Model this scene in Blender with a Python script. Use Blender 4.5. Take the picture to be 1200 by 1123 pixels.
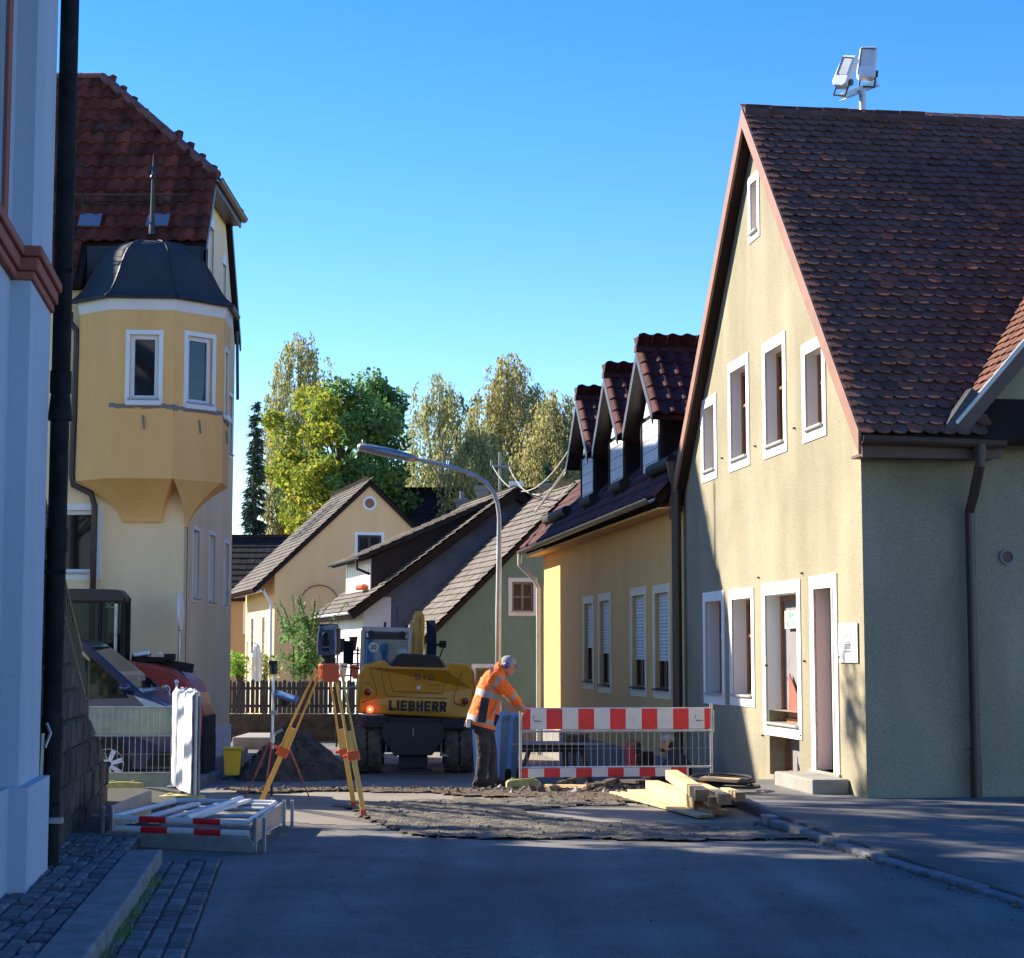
import bpy, math, random
from mathutils import Vector as V, Matrix
random.seed(7)
sc = bpy.context.scene
for o in list(bpy.data.objects): bpy.data.objects.remove(o)
C = sc.collection
# ---------------------------------------------------------------- camera, world, sun, exposure
FPX = 2120.0; PIT = math.atan(206.5/FPX); EYE = 1.6
cam = bpy.data.objects.new('camera', bpy.data.cameras.new('camera')); C.objects.link(cam)
cam.location = (0, 0, EYE); cam.rotation_euler = (math.pi/2+PIT, 0, 0)
cam.data.sensor_width = 36; cam.data.lens = 36*FPX/1200
cam.data.clip_start = .1; cam.data.clip_end = 5000
sc.camera = cam
SUN_AZ = math.atan2(-.915, .403); SUN_EL = math.radians(30.5)
w = bpy.data.worlds.new('World'); sc.world = w; w.use_nodes = True
nt = w.node_tree; bg = nt.nodes['Background']
sky = nt.nodes.new('ShaderNodeTexSky'); sky.sky_type = 'NISHITA'; sky.sun_disc = False
sky.sun_elevation = SUN_EL; sky.sun_rotation = SUN_AZ
sky.air_density = 1.0; sky.dust_density = 0.0; sky.ozone_density = 2.0; sky.altitude = 500
hs = nt.nodes.new('ShaderNodeHueSaturation'); hs.inputs['Saturation'].default_value = 1.42; hs.inputs['Hue'].default_value = .515; hs.inputs['Value'].default_value = 1.1
nt.links.new(sky.outputs[0], hs.inputs['Color']); nt.links.new(hs.outputs[0], bg.inputs[0]); bg.inputs[1].default_value = 0.1
sl = bpy.data.lights.new('sun', 'SUN'); sl.energy = 5.0; sl.angle = math.radians(.6); sl.color = (1, .9, .73)
so = bpy.data.objects.new('sun', sl); C.objects.link(so)
sd = V((math.sin(SUN_AZ)*math.cos(SUN_EL), math.cos(SUN_AZ)*math.cos(SUN_EL), math.sin(SUN_EL)))
so.rotation_euler = sd.to_track_quat('Z', 'Y').to_euler(); so.location = (-30, 20, 30)
sc.view_settings.view_transform = 'Standard'; sc.view_settings.look = 'None'
sc.view_settings.gamma = 1; sc.view_settings.exposure = 1.42

# ---------------------------------------------------------------- measuring helpers (turn measured angles into metres)
def ray(px, py):
    u = (px-600)/FPX; v = (561.5-py)/FPX
    return V((u, math.cos(PIT)-v*math.sin(PIT), math.sin(PIT)+v*math.cos(PIT)))
def P(px, py, Y):
    d = ray(px, py); return V((0, 0, EYE))+d*(Y/d.y)
def G(px, py, z=0):
    d = ray(px, py); s = (z-EYE)/d.z; return V((d.x*s, d.y*s, z))
def W(px, py, O, D):
    d = ray(px, py); det = -D[0]*d.y+D[1]*d.x
    a = (O[0]*d.y-O[1]*d.x)/det; s = (O[1]+a*D[1])/d.y
    return a, EYE+d.z*s
def gz(x, y):
    if y < 21.5: return 0.0
    if y < 33: return -.6*(y-21.5)/11.5
    return -.6

# ---------------------------------------------------------------- mesh builder
class Fr:
    def __init__(s, o, u, v, w): s.o, s.u, s.v, s.w = V(o), V(u).normalized(), V(v).normalized(), V(w).normalized()
    def __call__(s, a, b, c=0): return s.o+s.u*a+s.v*b+s.w*c
WORLD = Fr((0,0,0), (1,0,0), (0,1,0), (0,0,1))
class MB:
    def __init__(s): s.v = []; s.f = []; s.m = []; s.cur = 0
    def add(s, vs, fs):
        n = len(s.v); s.v += [tuple(p) for p in vs]
        for f in fs: s.f.append([i+n for i in f]); s.m.append(s.cur)
        return s
    def box(s, x0, x1, y0, y1, z0, z1, T=WORLD):
        vs = [T(x, y, z) for x in (x0, x1) for y in (y0, y1) for z in (z0, z1)]
        return s.add(vs, [(0,1,3,2),(4,6,7,5),(0,4,5,1),(2,3,7,6),(0,2,6,4),(1,5,7,3)])
    def beam(s, a, b, w, h, up=(0,0,1)):
        a, b = V(a), V(b); d = (b-a).normalized(); up = V(up)
        x = d.cross(up); x = x.normalized() if x.length > 1e-4 else V((1,0,0)); z = x.cross(d).normalized()
        vs = [p+x*(i*w/2)+z*(j*h/2) for p in (a, b) for i in (-1, 1) for j in (-1, 1)]
        return s.add(vs, [(0,1,3,2),(4,6,7,5),(0,4,5,1),(2,3,7,6),(0,2,6,4),(1,5,7,3)])
    def tube(s, pts, r, n=10, cap=True):
        pts = [V(p) for p in pts]; rs = r if isinstance(r, (list, tuple)) else [r]*len(pts)
        rings = []; px = None
        for i, p in enumerate(pts):
            d = (pts[min(i+1, len(pts)-1)]-pts[max(i-1, 0)]).normalized()
            if px is None:
                px = d.orthogonal().normalized()
            px = (px-d*px.dot(d)); px = px.normalized() if px.length > 1e-5 else d.orthogonal().normalized()
            py = d.cross(px)
            rings.append([p+(px*math.cos(2*math.pi*k/n)+py*math.sin(2*math.pi*k/n))*rs[i] for k in range(n)])
        return s.loft(rings, cap)
    def loft(s, rings, cap=True, mats=None):
        n = len(rings[0]); b = len(s.v); s.v += [tuple(p) for r in rings for p in r]
        for i in range(len(rings)-1):
            for k in range(n):
                s.f.append([b+i*n+k, b+i*n+(k+1) % n, b+(i+1)*n+(k+1) % n, b+(i+1)*n+k])
                s.m.append(mats[i] if mats else s.cur)
        if cap:
            s.f.append([b+k for k in range(n)][::-1]); s.m.append(mats[0] if mats else s.cur)
            s.f.append([b+(len(rings)-1)*n+k for k in range(n)]); s.m.append(mats[-1] if mats else s.cur)
        return s
    def ell(s, c, rx, ry, rz, n=12, R=None):
        c = V(c); rings = []
        for i in range(1, n):
            a = math.pi*i/n
            ring = []
            for k in range(2*n):
                t = 2*math.pi*k/(2*n)
                q = V((rx*math.sin(a)*math.cos(t), ry*math.sin(a)*math.sin(t), -rz*math.cos(a)))
                if R: q = R @ q
                ring.append(c+q)
            rings.append(ring)
        return s.loft(rings)
    def lathe(s, prof, c, ax=(0,0,1), n=24):
        ax = V(ax).normalized(); x = ax.orthogonal().normalized(); y = ax.cross(x); c = V(c)
        return s.loft([[c+ax*h+(x*math.cos(2*math.pi*k/n)+y*math.sin(2*math.pi*k/n))*r for k in range(n)] for r, h in prof])
    def prism(s, poly, h0, h1, T):       # poly in (a,b) of frame T, extruded along c
        n = len(poly); vs = [T(a, b, h0) for a, b in poly]+[T(a, b, h1) for a, b in poly]
        return s.add(vs, [tuple(range(n))[::-1], tuple(range(n, 2*n))]+[(i, (i+1) % n, n+(i+1) % n, n+i) for i in range(n)])
    def slab(s, q, th):
        q = [V(p) for p in q]; nn = (q[1]-q[0]).cross(q[2]-q[0]).normalized()
        if nn.z < 0: nn = -nn
        n = len(q); return s.add(q+[p-nn*th for p in q], [tuple(range(n)), tuple(range(n, 2*n))[::-1]]+[(i, n+i, n+(i+1) % n, (i+1) % n) for i in range(n)])
    def build(s, name, mat, parent=None, bevel=0, smooth=False, seg=2, norm=True):
        me = bpy.data.meshes.new(name); me.from_pydata(s.v, [], s.f)
        mats = mat if isinstance(mat, (list, tuple)) else [mat]
        for m in mats: me.materials.append(m)
        if len(mats) > 1: me.polygons.foreach_set('material_index', s.m)
        if norm:
            import bmesh
            bm = bmesh.new(); bm.from_mesh(me); bmesh.ops.recalc_face_normals(bm, faces=bm.faces); bm.to_mesh(me); bm.free()
        if smooth: me.polygons.foreach_set('use_smooth', [True]*len(me.polygons))
        o = bpy.data.objects.new(name, me); C.objects.link(o)
        if bevel:
            b = o.modifiers.new('bevel', 'BEVEL'); b.width = bevel; b.segments = seg; b.limit_method = 'ANGLE'; b.angle_limit = .6
        if parent: adopt(o, parent)
        return o
def adopt(o, parent):
    bpy.context.view_layer.update()
    o.parent = parent; o.matrix_parent_inverse = parent.matrix_world.inverted()
def tag(o, label, cat, group=None, kind=None):
    if label: o['label'] = label
    if cat: o['category'] = cat
    if group: o['group'] = group
    if kind: o['kind'] = kind
    return o
def thing(name, loc, label, cat, group=None):
    o = bpy.data.objects.new(name, None); C.objects.link(o); o.location = loc; o.empty_display_size = .2
    bpy.context.view_layer.update()
    return tag(o, label, cat, group)
def copy_tree(o, parent=None):
    c = o.copy(); C.objects.link(c); c.parent = parent
    if parent: c.matrix_parent_inverse = o.matrix_parent_inverse.copy()
    for ch in list(o.children): copy_tree(ch, c)
    return c
def text(body, size, mat, parent, o, ux, uy, name='lettering', ext=.004, bold=0, xs=1, align='CENTER', shear=0):
    cu = bpy.data.curves.new(name, 'FONT'); cu.body = body; cu.size = size; cu.extrude = ext; cu.offset = bold
    cu.align_x = align; cu.align_y = 'CENTER'; cu.shear = shear
    t = bpy.data.objects.new(name, cu); C.objects.link(t)
    bpy.context.view_layer.update()
    me = bpy.data.meshes.new_from_object(t); bpy.data.objects.remove(t)
    ux = V(ux).normalized(); uy = V(uy).normalized(); un = ux.cross(uy)
    M = Matrix((ux*xs, uy, un)).transposed().to_4x4(); M.translation = V(o)
    me.transform(M); me.materials.clear(); me.materials.append(mat); me.name = name
    ob = bpy.data.objects.new(name, me); C.objects.link(ob); adopt(ob, parent); return ob

# ---------------------------------------------------------------- materials
def mk(name, col, rough=.85, var=.12, vs=1.5, bump=.0, bs=60, metal=0, col2=None, mix=.5, stretch=None, island=None, coat=0, spec=None, bd=.01, emit=0, grain=0, gs=120, crack=0, lichen=None):
    m = bpy.data.materials.new(name); m.use_nodes = True; t = m.node_tree; N = t.nodes; L = t.links
    b = N['Principled BSDF']; b.inputs['Roughness'].default_value = rough; b.inputs['Metallic'].default_value = metal
    if coat: b.inputs['Coat Weight'].default_value = coat; b.inputs['Coat Roughness'].default_value = .08
    if spec is not None: b.inputs['Specular IOR Level'].default_value = spec
    tc = N.new('ShaderNodeTexCoord'); src = tc.outputs['Object']
    if stretch:
        mp = N.new('ShaderNodeMapping'); mp.inputs['Scale'].default_value = stretch; L.new(src, mp.inputs[0]); src2 = mp.outputs[0]
    else: src2 = src
    nz = N.new('ShaderNodeTexNoise'); nz.inputs['Scale'].default_value = vs; nz.inputs['Detail'].default_value = 6; nz.inputs['Roughness'].default_value = .6
    L.new(src2, nz.inputs['Vector'])
    c2 = col2 or tuple(c*(1-var*2) for c in col); c1 = col if col2 else tuple(min(1, c*(1+var)) for c in col)
    r = N.new('ShaderNodeValToRGB'); r.color_ramp.elements[0].position = max(0, mix-.22); r.color_ramp.elements[1].position = min(1, mix+.22)
    r.color_ramp.elements[0].color = (*c2, 1); r.color_ramp.elements[1].color = (*c1, 1)
    L.new(nz.outputs[0], r.inputs[0]); out = r.outputs[0]
    if island:
        g = N.new('ShaderNodeNewGeometry'); r2 = N.new('ShaderNodeValToRGB'); e = r2.color_ramp
        e.elements[0].color = (*island[0], 1); e.elements[1].color = (*island[-1], 1)
        for i, c in enumerate(island[1:-1]):
            q = e.elements.new((i+1)/(len(island)-1)); q.color = (*c, 1)
        L.new(g.outputs['Random Per Island'], r2.inputs[0])
        mx = N.new('ShaderNodeMix'); mx.data_type = 'RGBA'; mx.blend_type = 'MULTIPLY'; mx.inputs[0].default_value = 1
        L.new(out, mx.inputs[6]); L.new(r2.outputs[0], mx.inputs[7]); out = mx.outputs[2]
    def mul(a, bsock):
        x = N.new('ShaderNodeMix'); x.data_type = 'RGBA'; x.blend_type = 'MULTIPLY'; x.inputs[0].default_value = 1; L.new(a, x.inputs[6]); L.new(bsock, x.inputs[7]); return x.outputs[2]
    def ramp(sock, p0, c0, p1, c1_):
        q = N.new('ShaderNodeValToRGB'); e = q.color_ramp.elements; e[0].position = p0; e[1].position = p1; e[0].color = (c0,c0,c0,1); e[1].color = (c1_,c1_,c1_,1); L.new(sock, q.inputs[0]); return q.outputs[0]
    if grain:
        n3 = N.new('ShaderNodeTexNoise'); n3.inputs['Scale'].default_value = gs; n3.inputs['Detail'].default_value = 2; L.new(src, n3.inputs['Vector']); out = mul(out, ramp(n3.outputs[0], .35, 1-grain, .65, 1))
        n4 = N.new('ShaderNodeTexNoise'); n4.inputs['Scale'].default_value = .45; n4.inputs['Detail'].default_value = 5; n4.inputs['Distortion'].default_value = .6; L.new(src, n4.inputs['Vector']); out = mul(out, ramp(n4.outputs[0], .42, 1-grain*.5, .58, 1))
    if crack:
        mp2 = N.new('ShaderNodeMapping'); mp2.inputs['Scale'].default_value = (1.6,.11,1); mp2.inputs['Rotation'].default_value = (0,0,.13); L.new(src, mp2.inputs[0])
        n7 = N.new('ShaderNodeTexNoise'); n7.inputs['Scale'].default_value = 1.5; n7.inputs['Detail'].default_value = 5; L.new(mp2.outputs[0], n7.inputs['Vector']); out = mul(out, ramp(n7.outputs[0], .38, .74, .66, 1.0))
        n5 = N.new('ShaderNodeTexNoise'); n5.inputs['Scale'].default_value = 3; L.new(src, n5.inputs['Vector'])
        ad = N.new('ShaderNodeMix'); ad.data_type = 'RGBA'; ad.blend_type = 'ADD'; ad.inputs[0].default_value = .25; L.new(src, ad.inputs[6]); L.new(n5.outputs[1], ad.inputs[7])
        vo = N.new('ShaderNodeTexVoronoi'); vo.feature = 'DISTANCE_TO_EDGE'; vo.inputs['Scale'].default_value = crack; L.new(ad.outputs[2], vo.inputs['Vector']); out = mul(out, ramp(vo.outputs['Distance'], .0008, .75, .004, 1))
        vs_ = N.new('ShaderNodeTexVoronoi'); vs_.inputs['Scale'].default_value = 7; L.new(src, vs_.inputs['Vector']); out = mul(out, ramp(vs_.outputs['Distance'], .05, .55, .09, 1))
    if lichen:
        n6 = N.new('ShaderNodeTexNoise'); n6.inputs['Scale'].default_value = 2.3; n6.inputs['Detail'].default_value = 8; n6.inputs['Roughness'].default_value = .75; L.new(src, n6.inputs['Vector'])
        x = N.new('ShaderNodeMix'); x.data_type = 'RGBA'; L.new(ramp(n6.outputs[0], .56, 0, .68, .75), x.inputs[0]); L.new(out, x.inputs[6]); x.inputs[7].default_value = (*lichen, 1); out = x.outputs[2]
    L.new(out, b.inputs['Base Color'])
    if bump:
        n2 = N.new('ShaderNodeTexNoise'); n2.inputs['Scale'].default_value = bs; n2.inputs['Detail'].default_value = 4
        L.new(src, n2.inputs['Vector'])
        bp = N.new('ShaderNodeBump'); bp.inputs['Strength'].default_value = bump; bp.inputs['Distance'].default_value = bd
        L.new(n2.outputs[0], bp.inputs['Height']); L.new(bp.outputs[0], b.inputs['Normal'])
    if emit: b.inputs['Emission Color'].default_value = (*col, 1); b.inputs['Emission Strength'].default_value = emit
    return m
def glassmat(name, t=.5, tint=(.75,.82,.85)):
    m = bpy.data.materials.new(name); m.use_nodes = True; n = m.node_tree; N = n.nodes; L = n.links
    b = N['Principled BSDF']; b.inputs['Base Color'].default_value = (.015,.02,.025,1); b.inputs['Roughness'].default_value = .03
    tr = N.new('ShaderNodeBsdfTransparent'); tr.inputs[0].default_value = (*tint, 1)
    mx = N.new('ShaderNodeMixShader'); mx.inputs[0].default_value = 1-t
    L.new(tr.outputs[0], mx.inputs[1]); L.new(b.outputs[0], mx.inputs[2]); L.new(mx.outputs[0], N['Material Output'].inputs[0])
    return m
def stucco(name, col, **k):
    a = dict(rough=.92, var=.07, vs=.9, bump=.55, bs=70, stretch=(1.6, 1.6, .35), bd=.008, spec=.2); a.update(k); return mk(name, col, **a)
M = {}
M['asphalt'] = mk('asphalt', (.29,.28,.265), .9, .12, 1.1, .6, 140, bd=.006, spec=.25, grain=.5, gs=110, crack=.3)
M['dusty'] = mk('dusty asphalt', (.34,.3,.25), .95, 0, 1.1, .6, 90, col2=(.22,.2,.17), bd=.008, spec=.2, grain=.3, gs=90)
M['gravel'] = mk('gravel', (.25,.22,.18), 1, 0, 7, .9, 45, col2=(.11,.095,.08), bd=.04, spec=.1)
M['earth'] = mk('earth', (.2,.155,.12), 1, 0, 6, 1, 22, col2=(.09,.068,.052), bd=.06, spec=.1)
M['grassland'] = mk('grass ground', (.06,.09,.03), 1, .3, .5, .3, 20)
M['concrete'] = mk('concrete', (.3,.285,.26), .93, .15, 2.5, .4, 60, spec=.2)
M['kerb'] = mk('granite kerb', (.2,.205,.21), .9, .2, 6, .6, 60, bd=.008, spec=.25)
M['cobble'] = mk('cobbles', (1,1,1), .8, .18, 9, .6, 40, island=[(.07,.075,.085),(.13,.135,.15),(.19,.19,.2),(.11,.11,.12)], spec=.3, bd=.008)
M['joint'] = mk('joint soil', (.035,.035,.03), 1, .3, 12, .5, 60)
M['stone'] = mk('dark stone', (1,1,1), .95, .3, 4, .9, 14, island=[(.05,.045,.042),(.085,.075,.068),(.12,.105,.09),(.065,.06,.058)], bd=.05, spec=.2)
M['beige'] = stucco('beige roughcast', (.375,.338,.24), grain=.3, gs=70, var=.1, bump=.7, bs=110, bd=.01)
M['white_trim'] = stucco('white trim', (.82,.82,.8), var=.04, bump=.2)
M['ochre'] = stucco('ochre render', (.72,.42,.16), var=.05, bump=.35)
M['cream_trim'] = stucco('cream trim', (.78,.68,.5), var=.04, bump=.2)
M['oriel_yellow'] = stucco('oriel yellow render', (.86,.5,.19), var=.06, bump=.25)
M['pale'] = stucco('pale cream render', (.92,.71,.44), col2=(.8,.6,.36), var=.1, bump=.25, vs=.7)
M['plinth'] = stucco('grey plinth', (.22,.21,.2), bump=.3)
M['dull_ochre'] = stucco('dull ochre render', (.42,.32,.18))
M['green'] = stucco('green render', (.18,.28,.22), var=.08, bump=.3)
M['white_wall'] = stucco('white render', (.75,.74,.72), var=.05, bump=.2)
M['far_yellow'] = stucco('far yellow render', (.9,.56,.27), var=.04, bump=.2)
M['blue'] = stucco('light blue render', (.42,.49,.59), var=.06, bump=.35, grain=.12)
M['red_stone'] = mk('red sandstone trim', (.3,.085,.06), .85, .12, 4, .3, 50)
M['brown_wood'] = mk('brown fascia', (.2,.11,.08), .6, .1, 3, .1, 30, spec=.3)
M['eave_brown'] = mk('dark eave boards', (.11,.065,.05), .7, .1, 3, .1, 30)
M['fascia'] = mk('fascia rust brown', (.24,.12,.085), .65, .1, 3, .1, 30)
M['dark_gutter'] = mk('dark brown gutter', (.05,.03,.027), .4, .15, 5, spec=.5)
M['zinc_dark'] = mk('dark sheet metal', (.03,.034,.04), .5, .15, 4, .1, 20, metal=.3)
M['slate'] = mk('slate blue sheeting', (.03,.038,.05), .8, .12, 3, .25, 30, spec=.4)
M['zinc'] = mk('zinc', (.35,.36,.37), .45, .12, 4, metal=.7)
M['galv'] = mk('galvanised steel', (.5,.52,.54), .45, .15, 8, .1, 60, metal=.8)
M['beaver'] = mk('beaver tail tiles', (1,1,1), .85, .3, 5, .5, 50, island=[(.16,.08,.06),(.22,.1,.075),(.19,.1,.08),(.26,.11,.075),(.15,.085,.075),(.38,.13,.08)], spec=.15, lichen=(.13,.11,.09))
M['pan'] = mk('red pantiles', (1,1,1), .9, .35, 3, .4, 40, island=[(.17,.045,.032),(.25,.06,.04),(.13,.04,.03),(.21,.055,.036),(.32,.08,.05)], spec=.08, lichen=(.09,.06,.05))
M['pan_dark'] = mk('dark red pantiles', (1,1,1), .7, .3, 3, .3, 40, island=[(.11,.035,.032),(.15,.048,.04),(.085,.03,.03)], spec=.2, lichen=(.06,.045,.04))
M['pan_glass'] = mk('translucent roof tile', (.16,.17,.22), .35, .1, 3)
M['ridge'] = mk('ridge tiles', (.2,.07,.05), .8, .25, 4, .3, 40)
M['ridge_dark'] = mk('dark ridge tiles', (.1,.05,.045), .8, .25, 4, .3, 40)
M['grey_tile'] = mk('weathered grey tiles', (1,1,1), .95, .25, 3, .5, 30, island=[(.2,.175,.155),(.24,.21,.185),(.165,.15,.135)], spec=.15)
M['black_tile'] = mk('black tiles', (1,1,1), .8, .25, 3, .3, 30, island=[(.02,.02,.022),(.03,.028,.028),(.025,.025,.03)], spec=.2)
M['under'] = mk('roof underlay', (.035,.025,.022), .95, .1, spec=.02)
M['pane'] = mk('window pane', (.012,.014,.018), .04, .2, 2, spec=.6)
M['glass'] = glassmat('clear glass')
M['sky_cabglass'] = glassmat('tinted cab glass', .6, (.6,.8,1))
M['sky_cabglass'].node_tree.nodes['Principled BSDF'].inputs['Base Color'].default_value = (.05,.2,.4,1)  # blue base colour stands in for sky reflected in the glass
M['loader_glass'] = glassmat('green tinted cab glass', .6, (.45,.6,.5))
M['white_pvc'] = mk('white window frame', (.72,.74,.78), .4, .03, 3, spec=.5)
M['brown_frame'] = mk('brown window frame', (.3,.12,.05), .5, .12, 8, .1, 40)
M['dark_frame'] = mk('dark brown window frame', (.06,.03,.022), .5, .12, 8)
M['curtain'] = mk('net curtain', (.6,.6,.6), .9, .1, 4)
M['blind'] = mk('pale blind', (.22,.21,.22), .9, .1, 4)
M['shutter'] = mk('roller shutter', (.62,.62,.6), .6, .05, 4)
M['sill'] = mk('metal sill', (.45,.42,.38), .5, .08, 5, metal=.3)
M['ex_yellow'] = mk('machine yellow', (1,.44,.03), .5, .03, 2, coat=.25)
M['ex_grey'] = mk('machine dark grey', (.05,.042,.038), .55, .1, 4)
M['ex_light'] = mk('machine light grey', (.5,.5,.5), .45, .05, 4, coat=.3)
M['black'] = mk('black rubber', (.015,.015,.016), .8, .2, 8, .2, 60)
M['tyre'] = mk('dusty tyre rubber', (.24,.18,.13), .95, .3, 10, .4, 60)
M['ink'] = mk('black lettering', (.01,.01,.012), .5, 0)
M['red_lens'] = mk('red lens', (.35,.01,.008), .2, .05)
M['red_lit'] = mk('lit red lamp', (1,.1,.03), .3, .05, emit=1.2)
M['hub'] = mk('lamp centre', (1,.45,.15), .3, 0, emit=3)
M['orange'] = mk('orange warning jacket', (.95,.16,.02), .8, .12, 10, .9, 13, bd=.05)
M['reflect'] = mk('reflective stripe', (.3,.28,.27), .5, .1, 20)
M['trousers'] = mk('dark work trousers', (.035,.035,.042), .95, .35, 8, .9, 13, bd=.05)
M['skin'] = mk('skin', (.48,.24,.16), .55, .08, 12, spec=.4)
M['navy'] = mk('navy ear defender', (.06,.08,.3), .4, .1)
M['grey_cap'] = mk('grey cap', (.28,.28,.28), .9, .1, 20)
M['dark_cloth'] = mk('dark jacket cloth', (.025,.03,.045), .95, .2, 9, .4, 20)
M['wood_pale'] = mk('pale sawn timber', (.72,.5,.26), .8, .12, 3, .3, 30, stretch=(1.2,1.2,1.2), spec=.2)
M['wood_end'] = mk('timber end grain', (.36,.16,.07), .85, .2, 18, .2, 50)
M['wood_old'] = mk('old dark wood', (.09,.065,.05), .95, .25, 6, .4, 40)
M['tripod_wood'] = mk('yellow tripod wood', (.85,.46,.09), .45, .08, 3, coat=.3)
M['orange_metal'] = mk('orange metal fittings', (.75,.11,.03), .45, .1, 5)
M['red_metal'] = mk('red metal tube', (.4,.08,.06), .45, .1, 5)
M['foil_red'] = mk('red reflective foil', (.62,.015,.02), .4, .08, 5, spec=.4)
M['foil_white'] = mk('white reflective foil', (.6,.61,.62), .4, .06, 5, spec=.4)
M['band_back'] = mk('grey green plastic band', (.3,.35,.3), .6, .1, 6)
M['foot'] = mk('yellow green barrier foot', (.45,.4,.16), .85, .2, 8, .3, 40)
M['sheet'] = mk('white plastic sheet', (.78,.78,.8), .4, .05, 3, spec=.5)
M['car_blue'] = mk('blue car paint', (.004,.014,.07), .22, .04, 2, coat=1)
M['loader_red'] = mk('red loader paint', (.38,.055,.035), .42, .08, 3, coat=.3)
M['headlamp'] = mk('headlamp plastic', (.4,.5,.6), .1, .2, 8, spec=.8)
M['hubcap'] = mk('silver wheel trim', (.85,.85,.85), .35, .05, 5)
M['bin_yellow'] = mk('yellow bin plastic', (.78,.5,.02), .5, .06, 4)
M['bin_blue'] = mk('blue bin plastic', (.25,.42,.68), .5, .06, 4)
M['red_plastic'] = mk('red plastic', (.4,.02,.05), .5, .1, 6)
M['instrument'] = mk('instrument blue grey', (.09,.1,.15), .35, .08, 6, coat=.2)
M['fence_wood'] = mk('dark fence boards', (.035,.04,.055), .9, .2, 4, .3, 30)
M['bark'] = mk('bark', (.09,.07,.055), 1, .3, 5, .8, 18, bd=.04)
M['birch_bark'] = mk('birch bark', (.45,.43,.4), .9, 0, 4, .3, 20, col2=(.12,.11,.1), stretch=(1,1,.4), mix=.42)
M['pale_panel'] = mk('pale slate cladding', (.72,.74,.76), .7, .06, 4)
M['black_clad'] = mk('dark dormer cladding', (.03,.022,.022), .85, .1, 5, .2, 20)
M['pole_metal'] = mk('lamp pole metal', (.5,.5,.48), .4, .08, 3, metal=.5)
M['wire'] = mk('wire', (.3,.29,.27), .6, .05)
M['railing'] = mk('black railing', (.012,.013,.018), .35, .2, 6)
M['pipe_black'] = mk('black painted iron', (.012,.012,.014), .75, .5, 5, .2, 30, spec=.2)
M['sign_white'] = mk('white plaque', (.8,.8,.78), .35, .04, 4)
M['sign_grey'] = mk('grey print', (.2,.2,.22), .6, .05)
M['sign_green'] = mk('green print', (.1,.28,.18), .6, .05)
M['slate_clad'] = mk('weathered blue grey cladding', (.16,.19,.24), .85, 0, 1.4, .4, 18, col2=(.085,.095,.12), mix=.5)
def leafmat(name, cols, tr=.5):
    m = mk(name, (1,1,1), .65, .1, 2, island=cols, spec=.3); n = m.node_tree; N = n.nodes; L = n.links
    b = N['Principled BSDF']; src = b.inputs['Base Color'].links[0].from_socket
    t = N.new('ShaderNodeBsdfTranslucent'); L.new(src, t.inputs[0])
    x = N.new('ShaderNodeMixShader'); x.inputs[0].default_value = tr
    L.new(b.outputs[0], x.inputs[1]); L.new(t.outputs[0], x.inputs[2]); L.new(x.outputs[0], N['Material Output'].inputs[0]); return m
M['leaf_maple'] = leafmat('sunlit yellow green leaves', [(.22,.3,.04),(.3,.38,.05),(.5,.48,.06),(.16,.26,.04),(.58,.45,.05)])  # sunlight on the round tree's left side is put into this colour
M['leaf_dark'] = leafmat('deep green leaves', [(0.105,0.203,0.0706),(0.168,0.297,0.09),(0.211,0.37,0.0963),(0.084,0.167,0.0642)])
M['leaf_gold'] = leafmat('yellow green leaves', [(0.38,0.38,0.057),(0.57,0.475,0.057),(0.247,0.323,0.057),(0.6,0.494,0.076)])
M['leaf_birch'] = leafmat('grey green birch leaves', [(0.257,0.314,0.128),(0.399,0.427,0.171),(0.57,0.513,0.2),(0.2,0.257,0.128)])
M['leaf_birch_gold'] = leafmat('golden birch leaves', [(0.52,0.41,0.154),(0.36,0.349,0.154),(0.546,0.472,0.154),(0.26,0.287,0.154)])
M['needle'] = leafmat('dark needles', [(0.0228,0.0532,0.0342),(0.038,0.076,0.0456),(0.057,0.095,0.057)], .1)
M['leaf_bright'] = leafmat('bright green leaves', [(0.285,0.532,0.057),(0.19,0.38,0.057),(0.475,0.6,0.095)])

# ---------------------------------------------------------------- the setting: ground, road, pavements
def inpoly(x, y, p):
    c = False; j = len(p)-1
    for i in range(len(p)):
        if (p[i][1] > y) != (p[j][1] > y) and x < (p[j][0]-p[i][0])*(y-p[i][1])/(p[j][1]-p[i][1])+p[i][0]: c = not c
        j = i
    return c
HOLE = (1.45, 3.2, 24.1, 26.0)          # the pit behind the barrier
def sheet(name, xs, ys, dz, mat, keep=None, hole=True, rough=0):
    mb = MB(); idx = {}
    def vi(i, j):
        if (i, j) not in idx:
            idx[(i, j)] = len(mb.v); x, y = xs[i], ys[j]
            mb.v.append((x, y, gz(x, y)+dz+(random.uniform(0, rough) if rough else 0)))
        return idx[(i, j)]
    for i in range(len(xs)-1):
        for j in range(len(ys)-1):
            cx, cy = (xs[i]+xs[i+1])/2, (ys[j]+ys[j+1])/2
            if hole and HOLE[0] < cx < HOLE[1] and HOLE[2] < cy < HOLE[3]: continue
            if keep and not keep(cx, cy): continue
            mb.f.append([vi(i, j), vi(i+1, j), vi(i+1, j+1), vi(i, j+1)]); mb.m.append(0)
    o = mb.build(name, mat, norm=False); o['kind'] = 'structure'; return o
def rng(a, b, s): n = max(1, round((b-a)/s)); return [a+(b-a)*i/n for i in range(n+1)]
GX = [-1500,-300,-60,-25,-10,-5,-3,0,1.45,3.2,5,10,25,60,300,1500]
GY = [-300,-40,0,8,14,18,21.5,24.1,26.0,29,33,38,60,100,300,3000]
sheet('ground', GX, GY, -.012, M['grassland'])
RX = [-14,-9,-6,-4.4,-3,-1.5,0,1.45,3.2,4.4,8,14]
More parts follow.
